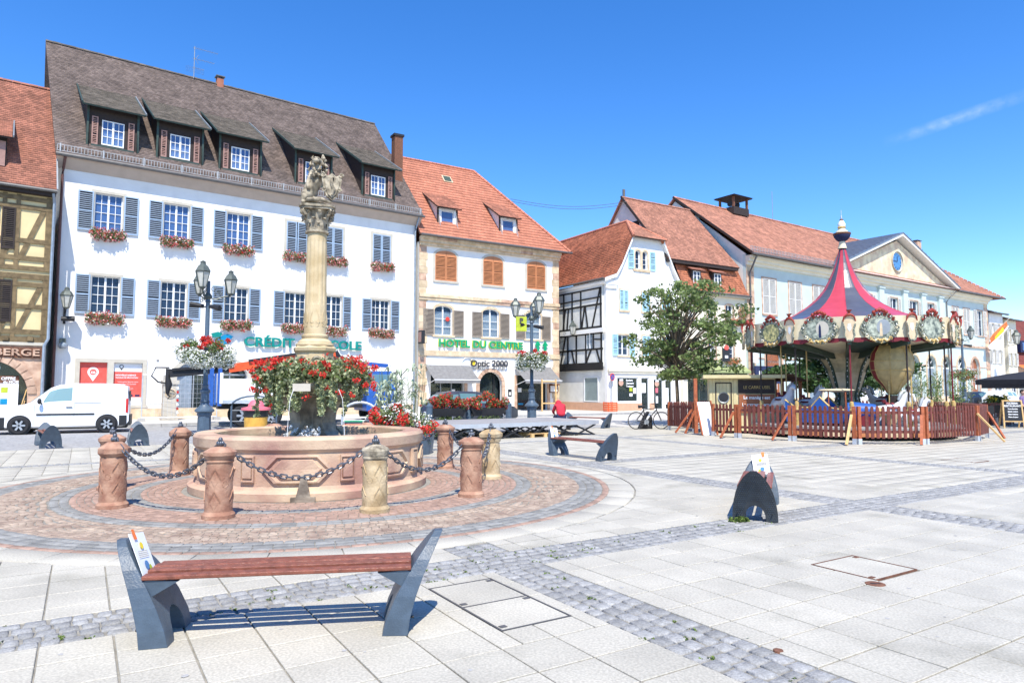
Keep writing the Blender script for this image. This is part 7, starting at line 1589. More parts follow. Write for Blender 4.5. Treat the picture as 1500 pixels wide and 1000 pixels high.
# ---------------------------------------------------------------- trees
def tree(label, x, y, trunk_h, cz, rx, rz_, n, nclump, mt, seed, size=.1, trunk_r=.13, ox=0, name='street_tree', hole=.3):
    rnd = random.Random(seed); t = thing(name, label, 'tree', (x,y,0)); m = MB(); m.tube([(0,0,0),(.03,0,trunk_h*.5),(0,.02,trunk_h),(.02,.0,cz+rz_*.5)], [trunk_r*1.2,trunk_r,trunk_r*.85,.03], 10)
    C = []; R_ = []; m2 = MB()
    for k in range(nclump):
        a = rnd.uniform(0,2*PI); u = rnd.uniform(-.9,1); r = rx*math.sqrt(max(0,1-u*u*.85))*rnd.uniform(.25,1.08); c = (ox+r*math.cos(a), r*math.sin(a), cz+u*rz_); C.append(c); s = rnd.uniform(.09,.21)*rx; R_.append((s*1.15,s*1.15,s*.62))
        z0 = trunk_h+(c[2]-trunk_h)*.35 if c[2] > trunk_h else trunk_h*.97; mid = (c[0]*.45,c[1]*.45,z0+(c[2]-z0)*.6); m2.tube([(0,0,min(z0,cz)),mid,c], [.05,.03,.012], 5)
    m.obj('trunk', 'bark', t, smooth=50); m2.obj('limbs', 'bark', t, smooth=50, kind='stuff')
    quadmesh('crown', leaves(C, R_, n, size), mt, t); return t
p = AT(992, 600, 30.5); tree('young leafy tree between the gabled house and the carousel fence', p.x, 30.5, 2.0, 4.05, 2.75, 2.2, 7800, 120, 'leaf', 3, .115, .085, ox=.45)
p = AT(1232, 560, 36); tree('dense green tree seen through the carousel behind its centre', p.x, 36, 1.3, 3.0, 3.3, 1.7, 16000, 90, 'leafd', 5, .13, .15)
# ---------------------------------------------------------------- carousel
CC = Vector((12.0, 24.5, 0)); PH = math.atan2(-CC.y, -CC.x)       # direction from the carousel to the square's near side
CA_ = thing('carousel', 'antique carousel with red and navy tent roof and painted rounding boards', 'carousel', CC, PH+DEG(2)); NS = 12; CA_.scale = (.835, .835, 1)
def cp(k, r, z): a = 2*PI*k/NS; return (r*math.cos(a), r*math.sin(a), z)
prof = [(4.0,3.86),(3.45,3.91),(2.9,4.02),(2.4,4.17),(1.95,4.36),(1.5,4.6),(1.13,4.86),(.82,5.17),(.6,5.5),(.42,5.84),(.3,6.12),(.2,6.4),(.13,6.65)]
for k in range(NS):
    m = MB()
    for (r0,z0),(r1,z1) in zip(prof[:-1], prof[1:]):
        q = 4
        for j in range(q): 
            g0, g1 = k+j/q, k+(j+1)/q; sg = lambda g: 1-.012*math.sin(PI*(g-k)); m.add([cp(g0,r0*sg(g0),z0),cp(g1,r0*sg(g1),z0),cp(g1,r1*sg(g1),z1),cp(g0,r1*sg(g0),z1)],[(0,1,2,3)])
    m.obj('tent_panel', 'tentnavy' if k % 2 == 0 else 'tentred', CA_, smooth=60)
    m = MB(); m.tube([cp(k,r,z+.004) for r,z in prof], .010, 4); m.obj('tent_seam', 'tentred', CA_)
for pr, mt in (([(.13,6.6),(.15,6.68),(.22,6.7)],'blackmat'),([(.22,6.7),(.17,6.85),(.14,7.0)],'cream'),([(.14,7.0),(.28,7.08),(.38,7.2),(.4,7.28)],'navy'),([(.4,7.28),(.42,7.3),(.42,7.36),(.3,7.38)],'bottle'),([(.3,7.38),(.27,7.45),(.18,7.5),(.17,7.56)],'cream'),([(.17,7.56),(.21,7.6),(.17,7.65)],'gold'),([(.17,7.65),(.19,7.74),(.12,7.86),(.08,7.9)],'white'),([(.08,7.9),(.1,7.93),(.08,7.96)],'bottle'),([(.05,7.96),(.03,8.1),(.012,8.12),(.012,8.35),(0,8.36)],'lead')):
    m = MB(); m.lathe([(r_*.85, 6.6+(z_-6.6)*.86) for r_, z_ in pr], n=16); m.obj('finial', mt, CA_, smooth=50)
def board_frame(k):                                             # plane of rounding board k: origin, along, out
    a, b_ = Vector(cp(k,4.06,0)), Vector(cp(k+1,4.06,0)); u = (b_-a).normalized(); n_ = Vector((u.y,-u.x,0)); mid = (a+b_)/2
    if n_.dot(mid) < 0: n_ = -n_
    return mid, u, n_, (b_-a).length
for k in range(NS):
    mid, u, n_, L = board_frame(k); rbm = Matrix((u, n_, Vector((0,0,1)))).transposed().to_4x4()
    bd = mobj('rounding_board', None, CA_); 
    f = lambda x, d, z: tuple(mid+u*x+n_*d+Vector((0,0,z)))
    m = MB(); m.add([f(-L/2,0,3.22),f(L/2,0,3.22),f(L/2,.02,3.9),f(-L/2,.02,3.9),f(-L/2,-.06,3.22),f(L/2,-.06,3.22),f(L/2,-.04,3.9),f(-L/2,-.04,3.9)],[(0,1,2,3),(7,6,5,4),(0,4,5,1),(3,2,6,7)]); m.obj('cream_panel', 'cream', bd)
    m = MB(); n = 14                                            # scalloped burgundy pelmet
    for j in range(n): x0, x1 = -L/2+L*j/n, -L/2+L*(j+1)/n; z0 = 3.12-.05*abs(math.sin(j*PI/4)); z1 = 3.12-.05*abs(math.sin((j+1)*PI/4)); m.add([f(x0,-.0,z0),f(x1,-.0,z1),f(x1,.0,3.22),f(x0,.0,3.22)],[(0,1,2,3)])
    m.obj('pelmet', 'burg', bd)
    # large cartouche
    ct = mobj('cartouche', None, CA_); pics = ['picgrey','picblue','picgrey','picyellow']
    def ell(a, rx, rz_, w=0): return (rx*(1+w*math.cos(6*a))*math.cos(a), rz_*(1+w*math.cos(5*a+1))*math.sin(a))
    N_ = 36; m = MB(); o = [ell(2*PI*j/N_, .66, .47, .05) for j in range(N_)]; 
    m.add([f(x,.09,3.53+z) for x,z in o]+[f(x,.03,3.53+z) for x,z in o], [tuple(range(N_))]+[(j,(j+1)%N_,N_+(j+1)%N_,N_+j) for j in range(N_)]); m.obj('frame_back', 'carvegreen', ct)
    m = MB(); o = [ell(2*PI*j/24, .46, .30, .02) for j in range(24)]; m.add([f(x,.10,3.52+z) for x,z in o], [tuple(range(24))]); pic = m.obj('painted_scene', pics[(k+1) % 4] if k not in (0,1,11) else 'picgrey', ct)
    if k == 0 or k == 11:                                       # figure and disc in the painted scene
        m = MB(); o = [(.12+.24*math.cos(2*PI*j/18), .24*math.sin(2*PI*j/18)) for j in range(18)]; m.add([f(x,.104,3.54+z) for x,z in o],[tuple(range(18))]); m.obj('painted_moon', 'trim' if k == 11 else 'lead', ct)
        m = MB(); m.add([f(x,.108,3.5+z) for x,z in ((-.02,-.25),(.08,-.25),(.07,.1),(.03,.2),(-.01,.1))],[(0,1,2,3,4)]); m.obj('painted_figure', 'navy' if k == 11 else 'sand', ct)
    for j in range(20):                                         # carved scrolls around
        a = 2*PI*j/20; x, z = ell(a, .58, .42); rr = .055+.03*random.random(); m = MB(); pts = [f(x+rr*(1-q/12)*math.cos(a+q*.6), .11+.02*math.sin(q), 3.53+z+rr*(1-q/12)*math.sin(a+q*.6)) for q in range(11)]; m.tube(pts, .02, 5)
        m.obj('carved_scroll', 'carvered' if (math.sin(a) > .55) else ('gold' if math.sin(a) < -.6 and j % 2 else ('carvegreen' if j % 4 else 'cream')), ct, smooth=60)
    m = MB()
    for a in (60,90,120,75,105): x, z = .62*math.cos(DEG(a)), .5*math.sin(DEG(a))+.02; m.ball(f(x*.7,.12,3.55+z), .07,.07,.06,8,5)
    m.tube([f(-.25,.1,3.97),f(-.12,.12,4.05),f(0,.12,4.1),f(.12,.12,4.05),f(.25,.1,3.97)], [.02,.05,.06,.05,.02], 6); m.obj('red_crest', 'carvered', ct, smooth=60, kind='stuff')
    m = MB()
    for j in range(9): x, z = ell(2*PI*j/9+.2, .57, .42); m.ball(f(x,.14,3.53+z), .022,.022,.022,6,4)
    m.obj('bulbs', 'bulb', ct, kind='stuff')
    m = MB()
    for s in (-1,1): m.tube([f(.02*s,.12,3.1),f(.1*s,.12,3.16),f(.2*s,.12,3.1),f(.3*s,.11,3.14)], .035, 6)
    m.obj('gold_apron', 'gold', ct, smooth=60)
    # small shield on each corner
    c = Vector(cp(k,4.2,0)); un = c.normalized(); ut = Vector((-un.y,un.x,0)); g = lambda x, d, z: tuple(c+ut*x+un*d+Vector((0,0,z)))
    sd_ = mobj('corner_shield', None, CA_); sh_ = [(-.1,3.12),(.1,3.12),(.17,3.3),(.14,3.45),(.2,3.65),(.17,3.82),(.06,3.88),(-.06,3.88),(-.17,3.82),(-.2,3.65),(-.14,3.45),(-.17,3.3)]
    m = MB(); n = len(sh_); m.add([g(x,.0,z) for x,z in sh_]+[g(x,-.06,z) for x,z in sh_],[tuple(range(n))]+[(j,(j+1)%n,n+(j+1)%n,n+j) for j in range(n)]); m.obj('shield_plate', 'sand', sd_)
    m = MB(); m.tube([g(x,.01,z) for x,z in sh_[0:5]], .034, 5); m.tube([g(x,.01,z) for x,z in sh_[9:]+sh_[:1]], .022, 5); m.obj('green_edge', 'carvegreen', sd_, smooth=50)
    m = MB(); m.tube([g(-.22,0,3.72),g(-.17,.02,3.86),g(-.06,.03,3.93),g(.06,.03,3.93),g(.17,.02,3.86),g(.22,0,3.72)], [.02,.035,.05,.05,.035,.02], 6); m.tube([g(0,.02,3.9),g(0,.02,4.02),g(0,.02,4.08)], [.03,.05,.11], 8); m.obj('red_crest', 'carvered', sd_, smooth=50)
    m = MB(); m.add([g(x,.006,z) for x,z in ((-.07,3.5),(0,3.4),(.07,3.5),(.05,3.65),(-.05,3.65))],[(0,1,2,3,4)]); m.obj('painted_flower', 'curtain', sd_)
# ceiling beams and underside
for k in range(NS):
    m = MB(); m.beam(cp(k,.9,2.75), cp(k,4.0,3.1), .12, .18); m.obj('sweep_beam', 'cafegreen', CA_)
    m = MB(); m.add([cp(k+.06,1.0,2.85),cp(k+.94,1.0,2.85),cp(k+.94,3.9,3.2),cp(k+.06,3.9,3.2)],[(0,1,2,3),(3,2,1,0)]); m.obj('ceiling_panel', 'cream' if k % 2 else 'cafegreen', CA_)
# painted centre: waisted eight-sided housing
for k in range(8):
    a0, a1 = 2*PI*k/8, 2*PI*(k+1)/8; q = lambda a, r, z: (r*math.cos(a), r*math.sin(a), z); pr = [(.62,.55),(.42,1.35),(.78,2.35),(1.25,3.0)]
    for i, ((r0,z0),(r1,z1)) in enumerate(zip(pr[:-1],pr[1:])):
        m = MB(); m.add([q(a0,r0,z0),q(a1,r0,z0),q(a1,r1,z1),q(a0,r1,z1)],[(0,1,2,3)]); m.obj('centre_panel', 'creamd', CA_)
        am = (a0+a1)/2; e = .12; m = MB(); F = lambda a, r, z: q(a, r*.955+.0, z)
        if i == 1: m.add([q(a0+e,(r0+(r1-r0)*.2)+.012,z0+(z1-z0)*.2),q(a1-e,(r0+(r1-r0)*.2)+.012,z0+(z1-z0)*.2),q(a1-e,(r0+(r1-r0)*.85)+.012,z0+(z1-z0)*.85),q(a0+e,(r0+(r1-r0)*.85)+.012,z0+(z1-z0)*.85)],[(0,1,2,3)]); m.obj('painted_panel', 'sand', CA_)
        m = MB(); m.beam(q(a0,r0+.02,z0),q(a0,r1+.02,z1),.11,.05); m.obj('mirror_strip', 'cafegreen', CA_)
        if k < 8:
            m = MB()
            for w in range(5): rr, zz = r0+(r1-r0)*(w+.5)/5, z0+(z1-z0)*(w+.5)/5; m.ball(q(a0,rr+.07,zz), .022,.022,.022,6,4)
            m.obj('bulbs', 'bulb', CA_, kind='stuff')
# platform
m = MB(); m.lathe([(0,.42),(4.0,.42),(4.02,.40),(4.02,.33)], n=48); m.obj('platform', 'stagetop', CA_)
for k in range(24):
    m = MB(); a0, a1 = 2*PI*k/24+.01, 2*PI*(k+1)/24-.01; m.add([(4.0*math.cos(a0),4.0*math.sin(a0),.12),(4.0*math.cos(a1),4.0*math.sin(a1),.12),(4.0*math.cos(a1),4.0*math.sin(a1),.33),(4.0*math.cos(a0),4.0*math.sin(a0),.33)],[(0,1,2,3)]); m.obj('skirt_panel', 'petorange' if False else ('sand' if k % 2 else 'shorange'), CA_)
m = MB(); m.lathe([(3.7,.0),(3.7,.3)], n=36); m.obj('underframe', 'dark', CA_)
for k in range(NS):
    x, y, _ = cp(k, 3.85, 0); m = MB(); m.tube([(x,y,.42),(x,y,3.15)], .03, 8); m.obj('outer_pole', 'dkbrown' if k % 3 else 'burg', CA_, smooth=50); m = MB(); m.lathe([(.07,.42),(.07,.9),(.09,.95),(.06,1.0),(.09,1.1),(.07,1.2),(.03,1.22)], (x,y,0), 10); m.obj('gold_pole_foot', 'gold', CA_, smooth=50)
def cw(ang, r): a = CA_.rotation_euler.z+DEG(ang); return Vector((CC.x+.835*r*math.cos(a), CC.y+.835*r*math.sin(a), .42)), a
def horse(label, ang, r, h, mt='horse'):
    pos, a = cw(ang, r); t = thing('carousel_horse', label, 'carousel horse', pos+Vector((0,0,h)), a+PI/2, 'carousel rides')
    P = [(0,0,0),(.28,0,.02),(-.3,0,.02),(.42,0,.2),(.52,0,.42),(.62,0,.5),(.74,0,.4),(.3,.08,-.18),(.5,.08,-.26),(.42,.08,-.44),(.3,-.08,-.18),(.46,-.08,-.34),(.32,-.08,-.48),(-.36,.09,-.16),(-.3,.09,-.34),(-.5,.09,-.48),(-.36,-.09,-.16),(-.42,-.09,-.36),(-.62,-.09,-.44),(-.44,0,.05),(-.58,0,-.1),(-.62,0,-.28)]
    E_ = [(0,1),(0,2),(1,3),(3,4),(4,5),(5,6),(1,7),(7,8),(8,9),(1,10),(10,11),(11,12),(2,13),(13,14),(14,15),(2,16),(16,17),(17,18),(2,19),(19,20),(20,21)]
    R_ = [.17,.18,.18,.12,.09,.095,.05,.07,.045,.035,.07,.045,.035,.08,.05,.035,.08,.05,.035,.05,.05,.02]
    skin('body', P, E_, R_, mt, t, 1); m = MB(); m.tube([(0,0,-.9 if h > .6 else -.6),(0,0,2.3)], .022, 6); m.obj('twisted_pole', 'gold', t); m = MB(); m.add([(-.18,-.19,.02),(.16,-.19,.02),(.14,0,.2),(-.16,0,.22),(.16,.19,.02),(-.18,.19,.02)],[(0,1,2,3),(3,2,4,5)]); m.tube([(-.17,0,.2),(-.2,0,.28)], .06, 6); m.obj('saddle', 'burg', t)
    for s in (-1,1): m = MB(); m.add([(.5,s*.04,.56),(.54,s*.06,.66),(.56,s*.03,.55)],[(0,1,2)]); m.obj('ear', mt, t)
    m = MB(); m.tube([(.3,0,.28),(.38,0,.48),(.48,0,.58)], [.05,.06,.03], 6); m.obj('mane', 'lead', t, smooth=50); return t
horse('white carousel horse nearest the ticket booth', -52, 3.2, .78); horse('white carousel horse following behind the nearest one', -66, 2.6, .82); horse('white galloping horse under the outer poles beside the booth', -40, 2.4, .7)
horse('white horse to the right of the toy car on the carousel', 42, 3.2, .35); horse('pale horse on the far side of the carousel', 150, 3.0, .7); horse('white horse rising by the balloon basket', 28, 2.9, .55)
pos, a = cw(0, 3.0); t = thing('toy_car', 'blue toy car with gold roof on the carousel platform', 'carousel ride', pos, a+PI/2, 'carousel rides')
m = MB(); m.tube([(.75,0,.45),(.7,0,.45),(.1,0,.48),(-.1,0,.48)], [.12,.26,.30,.28], 14); m.obj('boiler', 'blue', t, smooth=40); m = MB(); m.box(-.7,-.1,-.35,.35,.15,.55); m.obj('cab', 'blue', t); m = MB(); m.ball((-.4,0,1.15), .55,.42,.06,14,6); m.obj('roof', 'cream', t, smooth=60)
for x in (-.65,-.15):
    for y in (-.3,.3): m = MB(); m.tube([(x,y,.5),(x,y,1.12)], .02, 5); m.obj('roof_post', 'redwood2', t)
for x in (-.5,.4):
    for y in (-.36,.36): m = MB(); m.tube([(x,y-.03,.18),(x,y+.03,.18)], .18, 14); m.obj('wheel', 'burg', t)
m = MB(); m.tube([(.8,0,.45),(.86,0,.45)], .15, 14); m.obj('front_ring', 'gold', t)
pos, a = cw(-22, 3.1); t = thing('sleigh', 'blue and gold sleigh seat on the carousel platform', 'carousel ride', pos, a+PI/2, 'carousel rides')
for y in (-.35,.35): m = MB(); m.prism([(-.9,.1),(.9,.1),(.95,.5),(.55,.55),(.2,.9),(-.1,.55),(-.6,.55),(-.95,.8)], y-.03, y+.03); m.obj('side_panel', 'blue', t); m = MB(); m.tube([(.95,y,.52),(.55,y,.58),(.2,y,.93),(-.1,y,.58),(-.6,y,.57),(-.95,y,.83)], .035, 6); m.obj('gold_edge', 'gold', t)
m = MB(); m.box(-.6,.6,-.32,.32,.25,.4); m.obj('bench_seat', 'burg', t)
# balloon ride
pos, a = cw(36, 2.6); t = thing('balloon_ride', 'cream and dark red hot-air balloon ride hanging under the carousel canopy', 'carousel ride', pos+Vector((0,0,0)), a, 'carousel rides')
pr = [(.10,1.0),(.16,1.08),(.3,1.3),(.52,1.55),(.62,1.8),(.64,2.05),(.58,2.35),(.42,2.6),(.15,2.72),(0,2.74)]
for k in range(8): m = MB(); m.lathe(pr, n=4, a0=2*PI*k/8+.02, a1=2*PI*(k+1)/8-.02); m.obj('balloon_gore', 'balloonred' if k % 4 == 1 else 'balloon', t, smooth=60); m = MB(); m.tube([((r+.008)*math.cos(2*PI*k/8),(r+.008)*math.sin(2*PI*k/8),z) for r,z in pr], .014, 4); m.obj('gold_seam', 'gold', t)
m = MB()
for z, r in ((1.8,.625),(2.1,.645)): m.lathe([(r+.004,z-.012),(r+.01,z),(r+.004,z+.012)], n=32)
m.obj('gold_band', 'gold', t); m = MB(); m.lathe([(.17,.65),(.2,.98)], n=12); m.obj('burner_basket', 'dkbrown', t); m = MB(); m.tube([(0,0,.0),(0,0,.68)], .04, 6); m.obj('support', 'dkbrown', t); m = MB(); m.lathe([(.34,.05),(.4,.5),(.42,.52)], n=14); m.obj('basket', 'sand', t)
# ---------------------------------------------------------------- picket fence, one section at a time
posts = [GR(x, y) for x, y in ((979,629),(1018,634),(1043,638),(1081,641),(1161,645.5),(1256,650.5),(1356,650.5),(1434,645.5),(1447,641))]
flab = ['booth-side picket section next to the gabled house','', 'short picket section beside the leaning white board','picket section in front of the ticket booth','picket section with the pine brace in front of the carousel horses','picket section in front of the blue toy car','picket section under the balloon ride','narrow picket section at the café terrace end']
pk = MB(); pk.prism([(-.045,0),(.045,0),(.045,.88),(.03,.925),(0,.94),(-.03,.925),(-.045,.88)], -.011, .011); pkm = pk.mesh('picket', 'redwood')
for i, (a, b_) in enumerate(zip(posts[:-1], posts[1:])):
    if i == 1: continue
    d = b_-a; L = d.length; t = thing('picket_fence', flab[i], 'fence', a, math.atan2(d.y, d.x), 'red-brown picket fence around the carousel')
    n = max(2, int((L-.3)/.155))
    for k in range(n):
        o = mobj('picket', pkm, t, (.2+(L-.4)*(k+.5)/n, -.03 if i != 4 and i != 5 else -.03, .17+random.uniform(-.006,.006))); o.rotation_euler = (0, random.uniform(-.012,.012), 0)
    for z in (.32, .88): m = MB(); m.box(.13,L-.13,-.018,.02,z,z+.075); m.obj('rail', 'redwood', t)
    for x in (.07, L-.07):
        m = MB(); m.box(x-.045,x+.045,-.045,.045,.14,1.1); m.obj('post', 'redwood2', t); m = MB(); m.box(x-.05,x+.05,-.05,.05,0,.16); m.obj('post_foot', 'galv', t)
    m = MB(); m.beam((L-.12,-.05,.85),(L-.42,-.5,.03) if i % 2 else (L-.05,-.75,.03),.07,.045); m.obj('brace', 'pine' if i in (4,6) else 'redwood2', t)
dd = Vector((.65,-.35,0)); far = [posts[0], posts[0]+Vector((2.6,2.2,0)), Vector((12.5,31.5,0)), Vector((17.5,29.5,0)), posts[-1]+Vector((1.2,3.0,0)), posts[-1]]
for i, (a, b_) in enumerate(zip(far[:-1], far[1:])):
    d = b_-a; L = d.length; t = thing('picket_fence', ['far picket section behind the ticket booth','far picket section behind the carousel horses','far picket section directly behind the carousel','far picket section behind the balloon ride','far picket section returning to the café terrace'][i], 'fence', a, math.atan2(d.y, d.x), 'red-brown picket fence around the carousel')
    n = int(L/.155)
    for k in range(n): mobj('picket', pkm, t, (L*(k+.5)/n, 0, .17))
    for z in (.32,.88): m = MB(); m.box(.0,L,.013,.05,z,z+.07); m.obj('rail', 'redwood', t)
# ticket booth
p = AT(1053, 600, 25.2); t = thing('ticket_booth', 'pale yellow carousel ticket booth with round window and brown sign', 'booth', (p.x-.35, 25.2, 0), DEG(-14))
m = MB(); m.box(0,2.3,0,1.6,.1,2.0); m.obj('booth_back', 'boothyel', t)
for k in range(8): m = MB(); m.box(.02+k*.12,.12+k*.12,-.03,-.0,.1,2.0); m.obj('plank', 'boothyel', t)
m = MB(); m.box(.22,.26,-.05,-.03,.2,1.85); m.box(.76,.80,-.05,-.03,.2,1.85); m.box(.26,.76,-.05,-.03,1.81,1.85); m.obj('door_frame', 'dkbrown', t); m = MB(); m.lathe([(.17,.02),(.2,.04),(.2,0)], n=20); mobj('porthole_rim', m.mesh('porthole_rim','lead'), t, (.51,-.03,1.3), rot=(PI/2,0,0)); m = MB(); m.lathe([(0,.015),(.17,.015)], n=20); mobj('porthole_glass', m.mesh('porthole_glass','blackmat'), t, (.51,-.035,1.3), rot=(PI/2,0,0))
m = MB(); m.box(-.2,2.6,-.35,1.8,2.0,2.12); m.obj('booth_roof', 'boothyel', t); m = MB(); m.box(1.02,2.28,-.04,-.0,1.45,1.95); m.obj('dark_fascia', 'dkbrown', t)
m = MB(); m.box(1.04,2.26,-.06,-.0,.75,1.42); sb = m.obj('sign_board', 'boardtext', t); text('lettering', "LE CARROUSEL", .11, sb, (1.2,-.065,1.62), mt='gold', width=.92); text('lettering', 'Le manège est', .11, sb, (1.65,-.07,1.25), mt='paper', align='CENTER', bold=.004); text('lettering', 'Le carrousel fermé', .11, sb, (1.65,-.07,1.0), mt='paper', align='CENTER', width=1.0, bold=.004)
p = AT(1118, 560, 25.6); t = thing('kiosk', 'small brown glazed kiosk with grey roof beside the ticket booth', 'kiosk', (p.x-.1, 25.6, 0), DEG(-5)); 
for x in (0,.75,1.4):
    for y in (0,.9): m = MB(); m.box(x,x+.1,y,y+.1,.1,1.9); m.obj('post', 'redwood2', t)
m = MB(); m.box(0,1.5,0,1,.1,1.1); m.obj('kiosk_wall', 'trim', t); m = MB(); m.add([(-.25,-.25,1.9),(1.75,-.25,1.9),(1.75,1.25,1.9),(-.25,1.25,1.9),(.2,.2,2.1),(1.3,.2,2.1),(1.3,.8,2.1),(.2,.8,2.1)],[(0,1,5,4),(1,2,6,5),(2,3,7,6),(3,0,4,7),(4,5,6,7),(3,2,1,0)]); m.box(.2,1.3,.2,.8,2.1,2.18); m.obj('kiosk_roof', 'bottle', t)
p = GR(1034, 637); t = thing('leaning_board', 'white notice board leaning on the picket fence beside the booth', 'board', p, .3); m = MB(); m.add([(-.25,-.25,.02),(.25,-.25,.02),(.25,.12,1.15),(-.25,.12,1.15),(-.25,-.22,.02),(.25,-.22,.02),(.25,.15,1.15),(-.25,.15,1.15)],[(0,1,2,3),(7,6,5,4),(0,4,5,1),(1,5,6,2),(2,6,7,3),(3,7,4,0)]); m.obj('board', 'paper', t); m = MB(); m.beam((.3,-.26,.02),(.3,.14,1.2),.05); m.beam((-.3,-.26,.02),(-.3,.14,1.2),.05); m.obj('board_frame', 'redwood2', t)
p = GR(1012, 633); t = thing('bicycle', 'bicycle half hidden behind the first pickets of the carousel fence', 'bicycle', p+Vector((.25,-.1,0)), .5)
for x in (0,.95): m = MB(); m.tube([(x+.33*math.cos(2*PI*k/24),.0,.34+.33*math.sin(2*PI*k/24)) for k in range(25)], .018, 5, caps=False); m.obj('wheel', 'rubber', t)
m = MB()
for a, b2 in (((0,0,.34),(.4,0,.3)),((.4,0,.3),(.28,0,.85)),((.4,0,.3),(.8,0,.75)),((.3,0,.75),(.8,0,.8)),((.95,0,.34),(.78,0,.95)),((.7,-.2,1.0),(.7,.2,1.0))): m.tube([a,b2], .02, 5)
m.obj('frame', 'paper', t)
p = GR(1000, 634); t = thing('tall_post', 'tall orange-brown post with braces standing at the fence gap', 'post', (AT(1019,600,25.2).x, 25.2, 0)); m = MB(); m.box(-.06,.06,-.06,.06,0,2.0); m.obj('post', 'redwood2', t)
for s in (-1,1): m = MB(); m.beam((s*.0,0,.9),(s*.45,-.2,0),.06); m.obj('brace', 'redwood2', t)
# ---------------------------------------------------------------- café terrace at the right
for i, (px, py, Y, r, lb) in enumerate(((1492, 548, 30, 2.3, 'nearer black parasol at the right edge of the square'), (1478, 556, 36, 2.4, 'farther black parasol with deep valance before the white car'))):
    c = AT(px+16*i, py, Y); zt = 2.2+.15*(1-i); t = thing('parasol', lb, 'parasol', (c.x+.8, Y, 0), .4, 'black parasols on the café terrace'); m = MB(); n = 4
    m.lathe([(r,zt-.55),(r,zt-.33),(r*.5,zt-.08),(0,zt+.1)], n=4, a0=PI/4, a1=2*PI+PI/4); m.obj('canopy', 'parasol', t); m = MB(); m.tube([(0,0,0),(0,0,zt)], .04, 8); m.obj('pole', 'alu', t); m = MB(); m.box(-.4,.4,-.4,.4,0,.1); m.obj('base', 'kerb', t)
p = GR(1486, 627); t = thing('menu_board', 'chalkboard menu A-frame in pine at the right edge', 'menu board', (p.x, p.y, 0), -.25)
for s in (-1,1): m = MB(); m.beam((s*.36,0,0),(s*.33,.12,1.15),.05); m.beam((s*.36,.5,0),(s*.33,.16,1.15),.05); m.obj('leg', 'pine', t)
m = MB(); m.beam((-.34,.115,1.13),(.34,.115,1.13),.05); m.beam((-.35,.02,.28),(.35,.02,.28),.04); m.obj('crossbar', 'pine', t); m = MB(); m.add([(-.32,.035,.3),(.32,.035,.3),(.31,.105,1.1),(-.31,.105,1.1)],[(0,1,2,3)]); m.obj('chalkboard', 'blackmat', t)
for k, s_ in enumerate(('PIZZERIA','RESTAURANT','Tarte flambée','Salade maison','Pâtes fraîches','Menu du jour')): text('chalk_lettering', s_, .07 if k < 2 else .045, t, (0,.09-.0095*k,.99-.11*k), rot=(PI/2-.09,0,0), mt='paper', align='CENTER', ext=.002, bold=.003)
for px, Y, rz_ in ((1458,29,.4),(1470,30.5,1.9),(1442,33,.2)):
    c = AT(px, 600, Y); t = thing('terrace_chair', {1458:'dark terrace chair nearest the carousel fence',1470:'dark terrace chair turned sideways behind the menu board',1442:'terrace chair standing by the fence corner and yellow flowers'}[px], 'chair', (c.x,Y,0), rz_, 'café terrace chairs'); m = MB(); m.box(-.22,.22,-.22,.22,.43,.46); m.obj('seat', 'blackmat', t); m = MB(); m.box(-.22,.22,.2,.23,.55,.9); m.obj('backrest', 'blackmat', t)
    for x in (-.2,.2):
        for y in (-.2,.21): m = MB(); m.tube([(x,y,0),(x,y,.43 if y < 0 else .9)], .012, 5); m.obj('leg', 'alu', t)
c = AT(1462, 600, 31.5); t = thing('planter_box', 'reddish wooden planter with yellow-green plants on the terrace', 'planter', (c.x,31.5,0), .3); m = MB(); m.box(-.7,.7,-.2,.2,0,1.0); m.obj('planter', 'redwood', t); quadmesh('foliage', leaves([(random.uniform(-.7,.5),0,1.1) for k in range(12)], .25, 900, .07), 'boxleaf', t); quadmesh('yellow_blooms', leaves([(.3,-.1,1.2),(-.5,-.1,1.15)], .2, 160, .06), 'yellow', t)
for px, Y, lb, mt in ((1310,44,'tall pale shrub in the flower bed seen under the balloon ride','greyplant'),(1352,46,'orange and green flower shrub behind the carousel pole','boxleaf'),(1395,48,'green shrub beside the lamp post near the town hall','boxleaf')):
    c = AT(px, 590, Y); stalks(lb, c.x, Y, 40, 2.6, 2.6, mt, .09, cat='shrub', name='flower_bed_shrub')
